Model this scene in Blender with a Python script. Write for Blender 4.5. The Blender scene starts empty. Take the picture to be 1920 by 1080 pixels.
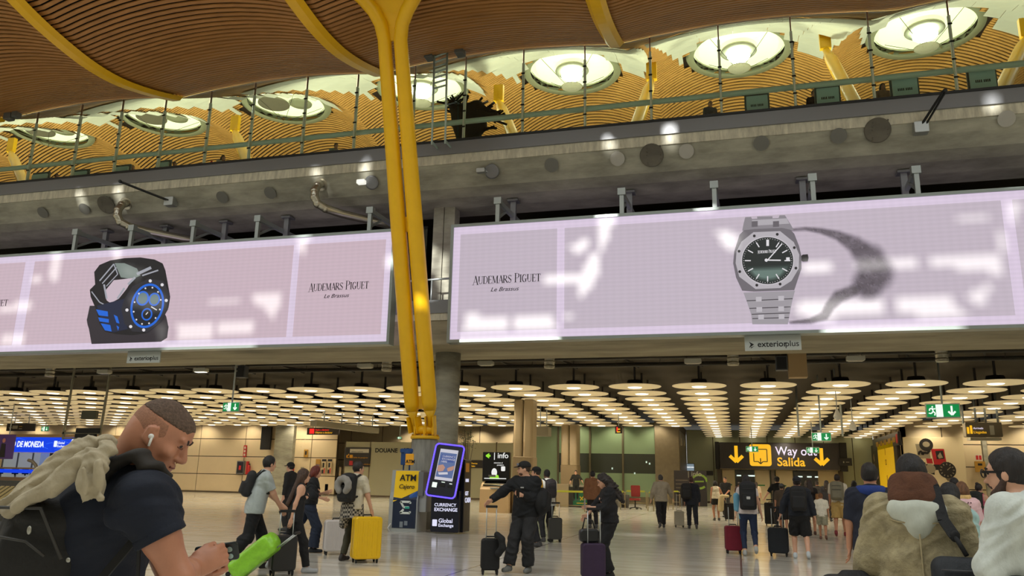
import bpy, bmesh, math, random
import numpy as np
from math import sin, cos, pi, radians, sqrt
from mathutils import Vector, Matrix

random.seed(7)
scn = bpy.context.scene
COL = scn.collection

# ------------------------------------------------------------------ camera
F_PX, EYE = 1500.0, 1.5
YAW, PITCH, ROLL = radians(15.6), radians(13.5), radians(1.2)
_f = Vector((-sin(YAW) * cos(PITCH), cos(YAW) * cos(PITCH), sin(PITCH)))
_r = Vector((cos(YAW), sin(YAW), 0.0))
_u = _r.cross(_f)
RIGHT = _r * cos(ROLL) + _u * sin(ROLL)
UP = -_r * sin(ROLL) + _u * cos(ROLL)
EYEP = Vector((0, 0, EYE))
cam = bpy.data.cameras.new('camera')
cam.sensor_width = 36.0
cam.lens = 36.0 * F_PX / 1920.0
cam.clip_start, cam.clip_end = 0.05, 300
camo = bpy.data.objects.new('camera', cam)
COL.objects.link(camo)
mw = Matrix((RIGHT, UP, -_f)).transposed().to_4x4()
mw.translation = EYEP
camo.matrix_world = mw
scn.camera = camo

def ray(x, y):
    return RIGHT * ((x - 960) / F_PX) + UP * ((540 - y) / F_PX) + _f
def atY(x, y, Y):
    d = ray(x, y); return EYEP + d * (Y / d.y)
def atZ(x, y, Z=0.0):
    d = ray(x, y); return EYEP + d * ((Z - EYE) / d.z)
def atX(x, y, X):
    d = ray(x, y); return EYEP + d * (X / d.x)

# ------------------------------------------------------------------ world, sun, exposure
scn.view_settings.view_transform = 'Standard'
scn.view_settings.look = 'None'
scn.view_settings.gamma = 1.0
scn.view_settings.use_curve_mapping = False
scn.view_settings.exposure = 0.0
w = bpy.data.worlds.new('daylight'); scn.world = w; w.use_nodes = True
bg = w.node_tree.nodes['Background']
bg.inputs[0].default_value = (0.93, 0.97, 0.95, 1); bg.inputs[1].default_value = 1.7
cy = scn.cycles
cy.use_denoising = True
cy.max_bounces = 6; cy.diffuse_bounces = 3; cy.glossy_bounces = 3; cy.transmission_bounces = 4
cy.transparent_max_bounces = 10
cy.caustics_reflective = False; cy.caustics_refractive = False
cy.sample_clamp_indirect = 4.0
cy.use_adaptive_sampling = True; cy.adaptive_threshold = 0.03

# ------------------------------------------------------------------ materials
def lin(c):
    return tuple(((v / 255.0) / 12.92 if v <= 10 else (((v / 255.0) + 0.055) / 1.055) ** 2.4) for v in c[:3]) + (1.0,)
MATS = {}
def M(name, rgb=(128, 128, 128), rough=0.6, metal=0.0, emit=0.0, emit_rgb=None, noise=0.0, nscale=4.0, stretch=(1, 1, 1), bump=0.0, alpha=1.0, spec=0.5):
    if name in MATS: return MATS[name]
    m = bpy.data.materials.new(name); m.use_nodes = True
    nt = m.node_tree; b = nt.nodes['Principled BSDF']
    c = lin(rgb)
    b.inputs['Base Color'].default_value = c
    b.inputs['Roughness'].default_value = rough
    b.inputs['Metallic'].default_value = metal
    b.inputs['Specular IOR Level'].default_value = spec
    b.inputs['Alpha'].default_value = alpha
    if emit:
        b.inputs['Emission Color'].default_value = lin(emit_rgb or rgb)
        b.inputs['Emission Strength'].default_value = emit
    if noise or bump:
        tc = nt.nodes.new('ShaderNodeTexCoord'); mp = nt.nodes.new('ShaderNodeMapping')
        mp.inputs['Scale'].default_value = stretch
        nz = nt.nodes.new('ShaderNodeTexNoise'); nz.inputs['Scale'].default_value = nscale
        nz.inputs['Detail'].default_value = 5; nz.inputs['Roughness'].default_value = 0.62
        nt.links.new(tc.outputs['Object'], mp.inputs['Vector']); nt.links.new(mp.outputs[0], nz.inputs['Vector'])
        if noise:
            r = nt.nodes.new('ShaderNodeValToRGB')
            r.color_ramp.elements[0].position = 0.3; r.color_ramp.elements[1].position = 0.72
            r.color_ramp.elements[0].color = tuple(v * (1 - noise) for v in c[:3]) + (1,)
            r.color_ramp.elements[1].color = tuple(min(1, v * (1 + noise)) for v in c[:3]) + (1,)
            nt.links.new(nz.outputs[0], r.inputs[0]); nt.links.new(r.outputs[0], b.inputs['Base Color'])
        if bump:
            bp = nt.nodes.new('ShaderNodeBump'); bp.inputs['Strength'].default_value = bump
            bp.inputs['Distance'].default_value = 0.02
            nt.links.new(nz.outputs[0], bp.inputs['Height']); nt.links.new(bp.outputs[0], b.inputs['Normal'])
    MATS[name] = m
    return m
def glass(name, rgb, alpha, rough=0.05):
    """thin pane: tinted see-through mixed with a sharp reflection"""
    if name in MATS: return MATS[name]
    m = bpy.data.materials.new(name); m.use_nodes = True
    nt = m.node_tree; nt.nodes.clear()
    o = nt.nodes.new('ShaderNodeOutputMaterial')
    t = nt.nodes.new('ShaderNodeBsdfTransparent'); t.inputs[0].default_value = lin(rgb)
    g = nt.nodes.new('ShaderNodeBsdfGlossy'); g.inputs['Roughness'].default_value = rough
    lw = nt.nodes.new('ShaderNodeLayerWeight'); lw.inputs[0].default_value = .5
    pw = nt.nodes.new('ShaderNodeMath'); pw.operation = 'POWER'; pw.inputs[1].default_value = 4; nt.links.new(lw.outputs['Facing'], pw.inputs[0])
    fr = nt.nodes.new('ShaderNodeMath'); fr.operation = 'MULTIPLY_ADD'; fr.inputs[1].default_value = .7; fr.inputs[2].default_value = .035; nt.links.new(pw.outputs[0], fr.inputs[0])
    mx = nt.nodes.new('ShaderNodeMixShader'); nt.links.new(fr.outputs[0], mx.inputs[0])
    nt.links.new(t.outputs[0], mx.inputs[1]); nt.links.new(g.outputs[0], mx.inputs[2])
    if alpha > 0:
        d = nt.nodes.new('ShaderNodeBsdfDiffuse'); d.inputs[0].default_value = lin(rgb)
        m2 = nt.nodes.new('ShaderNodeMixShader'); m2.inputs[0].default_value = alpha
        nt.links.new(mx.outputs[0], m2.inputs[1]); nt.links.new(d.outputs[0], m2.inputs[2]); mx = m2
    nt.links.new(mx.outputs[0], o.inputs[0])
    MATS[name] = m
    return m

# ------------------------------------------------------------------ mesh builder
class MB:
    def __init__(s): s.v = []; s.f = []; s.smooth = []
    def add(s, vs, fs, smooth=False):
        n = len(s.v); s.v.extend([tuple(v) for v in vs])
        s.f.extend([tuple(i + n for i in f) for f in fs]); s.smooth.extend([smooth] * len(fs)); return s
    def quad(s, a, b, c, d): return s.add([a, b, c, d], [(0, 1, 2, 3)])
    def box(s, x0, x1, y0, y1, z0, z1):
        vs = [(x, y, z) for z in (z0, z1) for y in (y0, y1) for x in (x0, x1)]
        return s.add(vs, [(0, 2, 3, 1), (4, 5, 7, 6), (0, 1, 5, 4), (2, 6, 7, 3), (0, 4, 6, 2), (1, 3, 7, 5)])
    def bar(s, a, b, w, h, up=(0, 0, 1)):
        """rectangular bar from a to b"""
        a = Vector(a); b = Vector(b); d = (b - a).normalized(); u = Vector(up)
        if abs(d.dot(u)) > 0.98: u = Vector((0, 1, 0))
        x = d.cross(u).normalized(); z = x.cross(d)
        vs = [p + x * (sx * w / 2) + z * (sz * h / 2) for p in (a, b) for sx, sz in ((-1, -1), (1, -1), (1, 1), (-1, 1))]
        return s.add(vs, [(3, 2, 1, 0), (4, 5, 6, 7), (0, 1, 5, 4), (1, 2, 6, 5), (2, 3, 7, 6), (3, 0, 4, 7)])
    def rbox(s, x0, x1, y0, y1, z0, z1, r=0.02, n=3, axis='y'):
        """box whose outline perpendicular to the axis has rounded corners, ends slightly chamfered"""
        if axis == 'y': A0, A1, B0, B1, C0, C1 = x0, x1, z0, z1, y0, y1; P = lambda a, b, c: (a, c, b)
        elif axis == 'x': A0, A1, B0, B1, C0, C1 = y0, y1, z0, z1, x0, x1; P = lambda a, b, c: (c, a, b)
        else: A0, A1, B0, B1, C0, C1 = x0, x1, y0, y1, z0, z1; P = lambda a, b, c: (a, b, c)
        r = min(r, (A1 - A0) / 2 * .98, (B1 - B0) / 2 * .98)
        ch = min(r * 0.4, (C1 - C0) * .3)
        def ring(ins, c):
            out = []
            for cx, cz, a0 in ((A1 - r, B1 - r, 0), (A0 + r, B1 - r, pi / 2), (A0 + r, B0 + r, pi), (A1 - r, B0 + r, 1.5 * pi)):
                for k in range(n + 1):
                    t = a0 + k * pi / 2 / n; out.append(P(cx + (r - ins) * cos(t), cz + (r - ins) * sin(t), c))
            return out
        rings = [ring(ch, C0), ring(0, C0 + ch), ring(0, C1 - ch), ring(ch, C1)]
        N = len(rings[0]); vs = sum(rings, []); fs = []
        for q in range(3):
            for k in range(N): fs.append((q * N + k, q * N + (k + 1) % N, (q + 1) * N + (k + 1) % N, (q + 1) * N + k))
        s.add(vs, fs, False); m = len(s.v) - len(vs)
        s.f.append(tuple(m + k for k in range(N))[::-1]); s.f.append(tuple(m + 3 * N + k for k in range(N))); s.smooth += [False, False]
        return s
    def tube(s, pts, r, n=10, cap=True):
        """round tube along points; r a number or one radius per point"""
        pts = [Vector(p) for p in pts]; L = len(pts)
        rs = r if isinstance(r, (list, tuple)) else [r] * L
        d0 = (pts[1] - pts[0]).normalized(); u = Vector((0, 0, 1)) if abs(d0.z) < .9 else Vector((1, 0, 0))
        x = d0.cross(u).normalized(); vs = []
        for i in range(L):
            d = (pts[min(i + 1, L - 1)] - pts[max(i - 1, 0)]).normalized()
            x = (x - d * x.dot(d)).normalized(); y = d.cross(x)
            for k in range(n):
                t = 2 * pi * k / n; vs.append(pts[i] + x * (rs[i] * cos(t)) + y * (rs[i] * sin(t)))
        fs = [(i * n + k, i * n + (k + 1) % n, (i + 1) * n + (k + 1) % n, (i + 1) * n + k) for i in range(L - 1) for k in range(n)]
        s.add(vs, fs, True)
        if cap:
            m = len(s.v) - len(vs)
            s.f.append(tuple(m + k for k in range(n))[::-1]); s.f.append(tuple(m + (L - 1) * n + k for k in range(n))); s.smooth += [False, False]
        return s
    def lathe(s, prof, n=24, c=(0, 0, 0), sx=1, sy=1):
        """profile [(r,z)] round the z axis"""
        vs = [(c[0] + sx * r * cos(2 * pi * k / n), c[1] + sy * r * sin(2 * pi * k / n), c[2] + z) for r, z in prof for k in range(n)]
        fs = [(i * n + k, i * n + (k + 1) % n, (i + 1) * n + (k + 1) % n, (i + 1) * n + k) for i in range(len(prof) - 1) for k in range(n)]
        s.add(vs, fs, True); m = len(s.v) - len(vs)
        s.f.append(tuple(m + k for k in range(n))[::-1]); s.f.append(tuple(m + (len(prof) - 1) * n + k for k in range(n))); s.smooth += [False, False]
        return s
    def prism(s, poly, c0, c1, P=lambda a, b, c: (a, c, b)):
        """polygon [(a,b)] extruded from c0 to c1; default: outline in XZ, depth in Y"""
        N = len(poly); vs = [P(a, b, c0) for a, b in poly] + [P(a, b, c1) for a, b in poly]
        return s.add(vs, [tuple(range(N))[::-1], tuple(range(N, 2 * N))] + [(k, (k + 1) % N, N + (k + 1) % N, N + k) for k in range(N)])
    def stroke(s, pts, w, c0, c1, P=lambda a, b, c: (a, c, b)):
        for (a, b), (c, d) in zip(pts[:-1], pts[1:]):
            L = sqrt((c - a) ** 2 + (d - b) ** 2) or 1; nx, ny = -(d - b) / L * w / 2, (c - a) / L * w / 2
            s.prism([(a + nx, b + ny), (a - nx, b - ny), (c - nx, d - ny), (c + nx, d + ny)], c0, c1, P)
        return s
    def ball(s, c, rx, ry=None, rz=None, n=12, m=8):
        ry = ry or rx; rz = rz or rx
        vs = []; fs = []
        for i in range(1, m):
            for k in range(n):
                a = pi * i / m; t = 2 * pi * k / n; vs.append((c[0] + rx * sin(a) * cos(t), c[1] + ry * sin(a) * sin(t), c[2] + rz * cos(a)))
        vs += [(c[0], c[1], c[2] + rz), (c[0], c[1], c[2] - rz)]; T = len(vs) - 2
        for i in range(m - 2):
            for k in range(n): fs.append((i * n + k, (i + 1) * n + k, (i + 1) * n + (k + 1) % n, i * n + (k + 1) % n))
        for k in range(n): fs.append((T, k, (k + 1) % n)); fs.append((T + 1, (m - 2) * n + (k + 1) % n, (m - 2) * n + k))
        return s.add(vs, fs, True)
    def flat(s): s.smooth = [False] * len(s.f); return s
    def obj(s, name, mat, parent=None, world=False, loc=None, rotz=0):
        me = bpy.data.meshes.new(name)
        vs = s.v
        if world and parent is not None:
            l = parent.location; vs = [(v[0] - l[0], v[1] - l[1], v[2] - l[2]) for v in vs]
        me.from_pydata(vs, [], s.f)
        me.polygons.foreach_set('use_smooth', s.smooth)
        if mat: me.materials.append(mat)
        o = bpy.data.objects.new(name, me); COL.objects.link(o)
        if parent is not None: o.parent = parent
        if loc is not None: o.location = loc
        if rotz: o.rotation_euler = (0, 0, rotz)
        return o

def tag(o, label=None, cat=None, group=None, kind=None):
    if label: o['label'] = label
    if cat: o['category'] = cat
    if group: o['group'] = group
    if kind: o['kind'] = kind
    return o
def thing(name, label, cat, loc=(0, 0, 0), rotz=0, group=None):
    o = bpy.data.objects.new(name, None); COL.objects.link(o)
    o.empty_display_size = 0.1
    o.location = loc; o.rotation_euler = (0, 0, rotz)
    return tag(o, label, cat, group)
def struct(mb, name, mat):
    return tag(mb.obj(name, mat), kind='structure')
def copy_tree(o, parent=None):
    c = o.copy(); COL.objects.link(c)
    if parent is not None: c.parent = parent
    for ch in list(o.children): copy_tree(ch, c)
    return c
TXT = {}
def text(name, s, size, mat, parent, loc, rotz=0, tilt=pi / 2, align='LEFT', sx=1.0, shear=0.0, bold=0.0, depth=0.004):
    """words as a thin mesh; upright by default and facing -Y"""
    key = (s, align, shear, bold)
    if key not in TXT:
        cu = bpy.data.curves.new('t', 'FONT'); cu.body = s; cu.size = 1.0; cu.align_x = align; cu.shear = shear
        cu.offset = bold; cu.extrude = 0.02; cu.resolution_u = 3
        o = bpy.data.objects.new('t', cu); COL.objects.link(o)
        bpy.context.view_layer.update()
        me = bpy.data.meshes.new_from_object(o.evaluated_get(bpy.context.evaluated_depsgraph_get()))
        bpy.data.objects.remove(o); bpy.data.curves.remove(cu)
        TXT[key] = me
    me = TXT[key].copy(); me.name = name; me.materials.clear(); me.materials.append(mat)
    o = bpy.data.objects.new(name, me); COL.objects.link(o)
    if parent is not None: o.parent = parent
    o.location = loc; o.rotation_euler = (tilt, 0, rotz); o.scale = (size * sx, size, depth / 0.02)
    return o

# shared materials
concrete = M('raw_concrete', (158, 156, 140), 0.75, noise=0.35, nscale=1.1, stretch=(.6, 1, 2.2), bump=0.5)
concrete_pale = M('pale_concrete_band', (205, 201, 182), 0.7, noise=0.25, nscale=3.0, stretch=(3, 1, .6), bump=0.3)
concrete_dark = M('dark_concrete', (100, 96, 86), 0.8, noise=0.3, nscale=1.5, stretch=(.5, 1, 1))
steel_grey = M('grey_painted_steel', (128, 130, 134), 0.4, metal=0.3)
steel_pale = M('galvanised_steel', (170, 178, 178), 0.4, metal=0.5)
alu = M('brushed_aluminium', (185, 190, 190), 0.35, metal=0.7)
black_m = M('matt_black', (14, 14, 15), 0.6)
black_gloss = M('gloss_black', (10, 10, 12), 0.2)
white_m = M('white_enamel', (225, 225, 220), 0.45)
yellow_st = M('yellow_paint', (244, 190, 14), 0.38, noise=0.04, nscale=2)
beige = M('beige_wall_panel', (226, 206, 168), 0.45, noise=0.05, nscale=.5)
dark_joint = M('dark_joint', (70, 58, 42), 0.8)
rail_dark = M('dark_rail', (50, 52, 52), 0.4, metal=.5)
# ------------------------------------------------------------------ floor
def floor_mat():
    m = bpy.data.materials.new('polished_marble'); m.use_nodes = True; nt = m.node_tree; b = nt.nodes['Principled BSDF']
    tc = nt.nodes.new('ShaderNodeTexCoord'); mp = nt.nodes.new('ShaderNodeMapping'); mp.inputs['Scale'].default_value = (0.5, 2.6, 1)
    mp.inputs['Rotation'].default_value = (0, 0, 0.25)
    nz = nt.nodes.new('ShaderNodeTexNoise'); nz.inputs['Scale'].default_value = 1.3; nz.inputs['Detail'].default_value = 8; nz.inputs['Distortion'].default_value = 1.2
    r = nt.nodes.new('ShaderNodeValToRGB')
    r.color_ramp.elements[0].position = .35; r.color_ramp.elements[0].color = lin((206, 201, 188))
    r.color_ramp.elements[1].position = .65; r.color_ramp.elements[1].color = lin((232, 229, 218))
    nt.links.new(tc.outputs['Object'], mp.inputs[0]); nt.links.new(mp.outputs[0], nz.inputs['Vector']); nt.links.new(nz.outputs[0], r.inputs[0])
    bk = nt.nodes.new('ShaderNodeTexBrick'); bk.offset = 0; bk.inputs['Scale'].default_value = 1.0
    bk.inputs['Brick Width'].default_value = 4.53; bk.inputs['Row Height'].default_value = 4.53; bk.inputs['Mortar Size'].default_value = 0.02
    bk.inputs['Color1'].default_value = (1, 1, 1, 1); bk.inputs['Color2'].default_value = (1, 1, 1, 1); bk.inputs['Mortar'].default_value = (.35, .33, .3, 1)
    nt.links.new(tc.outputs['Object'], bk.inputs['Vector'])
    mx = nt.nodes.new('ShaderNodeMix'); mx.data_type = 'RGBA'; mx.blend_type = 'MULTIPLY'; mx.inputs[0].default_value = 1
    nt.links.new(r.outputs[0], mx.inputs[6]); nt.links.new(bk.outputs[0], mx.inputs[7]); nt.links.new(mx.outputs[2], b.inputs['Base Color'])
    b.inputs['Roughness'].default_value = 0.13; b.inputs['Specular IOR Level'].default_value = 0.75
    return m
struct(MB().box(-75, 45, -14, 84, -0.3, 0), 'floor', floor_mat())

# ------------------------------------------------------------------ walls of the arrivals hall
def panel_wall(name, x0, x1, Y, z1, step=4.4, rows=(0.08, 1.5, 2.95, 4.4), mat=beige, th=0.3, gap=0.03, start=None):
    """wall built of separate flat panels with open joints: panels proud of a dark backing"""
    mb = MB(); xs = [x0]; x = start if start is not None else x0 + step
    while x < x1 - 0.3: xs.append(x); x += step
    xs.append(x1); zs = list(rows) + [z1]
    for a, b in zip(xs[:-1], xs[1:]):
        for c, d in zip(zs[:-1], zs[1:]):
            mb.box(a + gap, b - gap, Y, Y + 0.06, c + gap, d - gap)
    o = struct(mb, name, mat)
    tag(MB().box(x0, x1, Y + 0.05, Y + th, 0, z1).obj(name + '_backing', dark_joint), kind='structure')
    return o
HZ = 6.0   # top of the hall walls
panel_wall('wall_back', -74, -36.6, 60, HZ, start=-70.5)
panel_wall('wall_back_middle', -35.1, -31.2, 60, HZ, step=5.0, start=-33.5)
struct(MB().box(-36.7, -35.0, 59.6, 60.4, 0, HZ), 'wall_back_pier', concrete)
panel_wall('wall_back_far', -36, -8, 66, HZ, step=3.0)
baseb = M('dark_baseboard', (84, 70, 50), .4)
struct(MB().box(-74, -31.2, 59.9, 60.02, 0, .12), 'baseboard_back', baseb)
# customs partition: frosted panes in front of the far wall
frost = M('frosted_glass_wall', (176, 172, 142), .25, noise=.06, nscale=.3)
cust = thing('customs_partition', 'long frosted customs partition lettered for customs in two languages', 'partition', (-20, 60, 0))
pm = MB(); jm = MB()
xs = [atY(x, 880, 60).x for x in (645, 692, 770, 850, 930, 1002)]
for a, b in zip(xs[:-1], xs[1:]):
    pm.box(a + .04, b - .04, 60, 60.05, .12, 4.25); jm.box(b - .04, b + .04, 59.98, 60.08, 0, 4.3)
jm.box(xs[0] - .04, xs[0] + .04, 59.98, 60.08, 0, 4.3); jm.box(xs[0], xs[-1], 59.99, 60.07, 0, .12)
pm.obj('frosted_pane', frost, cust, True); jm.obj('frame', M('bronze_frame', (96, 82, 60), .4, metal=.3), cust, True)
for s, px in (('DOUANE', 703), ('ADUANA', 755)):
    p = atY(px, 848, 59.97); text('lettering', s, 0.46, black_m, cust, p - cust.location, sx=1.0, bold=.03)
# green glazed control room
green_gl = M('green_tinted_glazing', (128, 150, 118), .2, noise=.05, nscale=.3)
gl_dark = M('dark_window_glass', (58, 62, 54), .12)
gr = thing('control_room_front', 'green glazed control room front with dark window band', 'glazed wall', (-9, 60, 0))
gx = [atY(x, 880, 60).x for x in (1000, 1047, 1107, 1169, 1232)]
pm = MB(); dm = MB(); fm = MB()
for i, (a, b) in enumerate(zip(gx[:-1], gx[1:])):
    pm.box(a + .05, b - .05, 60, 60.06, .5, 2.15); pm.box(a + .05, b - .05, 60, 60.06, 3.55, 5.5)
    (pm if i == 0 else dm).box(a + .05, b - .05, 60.01, 60.06, 2.15, 3.55); fm.box(b - .09, b + .05, 59.93, 60.1, 0, 5.6)
fm.box(gx[0] - .07, gx[0] + .05, 59.93, 60.1, 0, 5.6); fm.box(gx[0], gx[-1], 59.97, 60.1, 0, .5); fm.box(gx[0], gx[-1], 59.97, 60.1, 5.5, 5.8)
for x in gx[1:-1]: fm.box(x - .05, x + .03, 59.9, 59.96, 1.4, 4)
pm.obj('green_pane', green_gl, gr, True); dm.obj('window_band', gl_dark, gr, True); fm.obj('mullion', M('brown_mullion', (92, 84, 62), .45), gr, True)
lm = MB()
for px, py in ((1190, 887), (1212, 866), (1148, 878), (1218, 869)):
    p = atY(px, py, 59.99); lm.box(p.x - .05, p.x + .05, 59.98, 60, p.z - .08, p.z + .05)
lm.obj('reflected_screen_glow', M('painted_screen_reflection', (190, 215, 205), emit=.7), gr, True)  # emissive patches painted on the glass as reflected screens
struct(MB().box(gx[-1] - .1, gx[-1] + 1.6, 59.7, 60.6, 0, 5.9), 'wall_corner_pier', M('brown_pier', (112, 100, 76), .6, noise=.1))
CX0, CX1, DY = gx[-1] + 1.5, atY(1692, 880, 60).x, 71.0
struct(MB().box(CX0 - .3, CX0, 60.4, DY, 0, HZ), 'wall_corridor_left', M('dark_wall', (62, 56, 46), .5))
panel_wall('wall_corridor_back', CX0, CX1, DY + .1, HZ, step=2.2, mat=M('pale_green_glass_wall', (172, 178, 146), .3), rows=(0.08,))
struct(MB().box(CX1, CX1 + .4, 60.0, DY, 0, HZ), 'wall_corridor_right', beige)
pil = MB()
for i in range(5): pil.box(CX1 - .12, CX1, 60.6 + i * 2.1, 61.1 + i * 2.1, 0, HZ)
struct(pil, 'trim_1', M('ribbed_trim', (170, 155, 122), .5))
panel_wall('wall_back_right', CX1, 19.9 - 4.2, 60, HZ, step=2.6)
WPX = atY(1797, 880, 60).x; WPX2 = atY(1850, 880, 60).x
struct(MB().box(15.6, WPX2 + .1, 59.7, 60.4, 0, HZ), 'wall_right_pier', concrete)
panel_wall('wall_back_right_end', WPX2 + .1, 45, 60, HZ, start=WPX2 + 3.4)
struct(MB().box(45, 45.4, -14, 84, 0, 26), 'wall_right', beige)
struct(MB().box(-75.4, -75, -14, 84, 0, 26), 'wall_left', beige)
# ceiling of the low hall
dk_ceil = M('dark_ceiling_void', (66, 58, 43), .9)
struct(MB().box(-75, 45, 31.5, 84, 6.35, 6.6), 'ceiling_arrivals', dk_ceil)

# ------------------------------------------------------------------ beam and slabs
def profile(name, pts, mat, x0=-75, x1=45, seg=2.4, jog=0.0):
    """constant section in YZ run along X"""
    mb = MB(); n = len(pts); k = max(2, int((x1 - x0) / seg)); vs = []
    for i in range(k + 1):
        x = x0 + (x1 - x0) * i / k
        for (y, z) in pts: vs.append((x, y, z))
    fs = [(i * n + j, (i + 1) * n + j, (i + 1) * n + (j + 1) % n, i * n + (j + 1) % n) for i in range(k) for j in range(n)]
    fs += [tuple(range(n)), tuple(range(k * n, k * n + n))[::-1]]
    mb.add(vs, fs); return struct(mb, name, mat)
conc_beam = M('lit_concrete_beam', (150, 142, 118), .75, noise=.38, nscale=1.2, stretch=(.25, 1, 2.0), bump=.5)
profile('trim_2', [(25.95, 6.05), (26.3, 5.95), (29.2, 5.98), (29.2, 6.9), (25.9, 6.9)], conc_beam)
profile('trim_3', [(25.85, 6.9), (26.2, 6.9), (26.2, 7.45), (25.85, 7.45)], concrete_pale)
profile('trim_4', [(25.8, 7.15), (25.85, 7.15), (25.85, 7.62), (25.8, 7.62)], steel_grey)
struct(MB().box(-75, 45, 26.2, 60, 7.0, 7.4), 'floor_middle_level', concrete_dark)
struct(MB().box(-75, 45, 46, 46.4, 7.4, 12.2), 'wall_middle_level', M('brown_inner_wall', (82, 72, 52), .6, noise=.2, nscale=.4))
# upper slab edge: steel flashing, pale band, sloping soffit
profile('trim_5', [(25.42, 12.95), (25.5, 12.95), (25.5, 13.46), (25.42, 13.46)], steel_grey)
profile('trim_6', [(25.38, 13.42), (25.62, 13.42), (25.62, 13.5), (25.38, 13.5)], rail_dark)
profile('trim_7', [(25.5, 12.6), (26.2, 12.6), (26.2, 13.4), (25.5, 13.4)], concrete_pale)
SOF = [(25.55, 12.6), (25.75, 12.25), (26.1, 11.87), (26.6, 11.68), (27.5, 11.6)]
profile('trim_8', SOF + [(28.6, 11.62), (28.6, 13.3), (26.2, 13.3)], concrete)
struct(MB().box(-75, 45, 28.6, 62, 12.0, 13.3), 'floor_upper_level', dk_ceil)
# ------------------------------------------------------------------ big undulating bamboo roof
BAY = 9.06; RX0 = -3.5          # rib positions RX0 + k*BAY
_ry = np.array([4, 8, 12, 15, 18, 19.5, 21.0, 22.2, 23.4, 24.6, 25.5, 28.5, 32, 35.5, 38.5, 41, 45, 50, 57, 62.])
_rz = np.array([22.5, 21.5, 19.0, 17.2, 16.05, 15.75, 15.62, 15.7, 15.95, 16.3, 16.6, 18.1, 20.0, 21.6, 22.6, 22.9, 22.0, 19.3, 15.8, 15.4])
_dd = np.gradient(_rz, _ry)
def zbase(y):
    y = np.asarray(y, float); i = np.clip(np.searchsorted(_ry, y) - 1, 0, len(_ry) - 2)
    h = _ry[i + 1] - _ry[i]; t = np.clip((y - _ry[i]) / h, 0, 1)
    return (2 * t**3 - 3 * t**2 + 1) * _rz[i] + (t**3 - 2 * t**2 + t) * h * _dd[i] + (-2 * t**3 + 3 * t**2) * _rz[i + 1] + (t**3 - t**2) * h * _dd[i + 1]
_ay = np.array([8, 15, 18, 21, 25.5, 30, 36, 41, 46, 52, 60.]); _aa = np.array([1.8, 1.3, .95, .65, .3, .7, 1.25, 1.6, 1.9, 1.9, 1.2])
def zroof(x, y):
    t = ((np.asarray(x, float) - RX0) / BAY) % 1.0
    return zbase(y) + np.interp(y, _ay, _aa) * (1 - (2 * t - 1) ** 2)
OCY, OCR = 40.4, 2.62
def in_oculus(x, y):
    xc = RX0 + BAY * (math.floor((x - RX0) / BAY) + .5)
    return (x - xc) ** 2 + (y - OCY) ** 2 < (OCR + .02) ** 2
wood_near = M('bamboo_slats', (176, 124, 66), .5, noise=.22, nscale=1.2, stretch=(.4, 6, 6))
void_m = M('black_roof_void', (9, 8, 7), .95)
ys = [11.0]                      # slat centre lines at equal arc length
while ys[-1] < 56:
    pitch = .2 if ys[-1] < 25.5 else .25
    s_ = (float(zbase(ys[-1] + .05)) - float(zbase(ys[-1]))) / .05
    ys.append(ys[-1] + pitch / sqrt(1 + s_ * s_))
def slats(name, x0, x1, ysel, W=.066, T=.05, seg=.6, mt=None):
    mb = MB(); nseg = int(round((x1 - x0) / seg)); X = np.linspace(x0, x1, nseg + 1)
    for y in ysel:
        sl = (float(zbase(y + .05)) - float(zbase(y - .05))) / .1; L = sqrt(1 + sl * sl); ty, tz = 1 / L * W, sl / L * W; ny, nz = -sl / L * T, 1 / L * T
        Z = zroof(X, y) - 0.02
        run = []
        def flush():
            if len(run) < 2: return
            vs = []
            for i in run:
                x, z = X[i], Z[i]
                vs += [(x, y - ty + ny, z - tz + nz), (x, y - ty, z - tz), (x, y + ty, z + tz), (x, y + ty + ny, z + tz + nz)]
            mb.add(vs, [(4 * k + j, 4 * k + 4 + j, 4 * k + 5 + j, 4 * k + 1 + j) for k in range(len(run) - 1) for j in range(3)])
        for i in range(nseg + 1):
            if abs(y - OCY) < OCR + .1 and in_oculus(X[i], y): flush(); run = []
            else: run.append(i)
        flush()
    return struct(mb, name, mt or wood_near)
def roof_skin(name, x0, x1, y0, y1, off, mat, seg=.6, sy=.7):
    mb = MB(); X = np.arange(x0, x1 + .01, seg); Y = np.arange(y0, y1 + .01, sy); n = len(X)
    for dz in (off, off + .25):
        vs = [(x, y, float(zroof(x, y)) + dz) for y in Y for x in X]
        fs = []
        for j in range(len(Y) - 1):
            for i in range(n - 1):
                if abs(Y[j] + sy / 2 - OCY) < OCR and in_oculus(X[i] + seg / 2, Y[j] + sy / 2): continue
                fs.append((j * n + i, j * n + i + 1, (j + 1) * n + i + 1, (j + 1) * n + i))
        mb.add(vs, fs, True)
    return struct(mb, name, mat)
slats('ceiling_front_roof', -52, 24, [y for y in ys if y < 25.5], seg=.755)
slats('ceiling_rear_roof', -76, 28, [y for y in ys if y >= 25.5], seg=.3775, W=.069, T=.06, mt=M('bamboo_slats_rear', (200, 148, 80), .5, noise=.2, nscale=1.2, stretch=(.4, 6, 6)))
roof_skin('ceiling_front_void', -52.2, 24.2, 11.0, 25.6, .1, void_m)
wood_back = M('bamboo_backing', (38, 22, 9), .9)
roof_skin('ceiling_rear_void', -76.2, 28.2, 25.6, 56.0, .16, wood_back, seg=.3, sy=.25)
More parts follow.
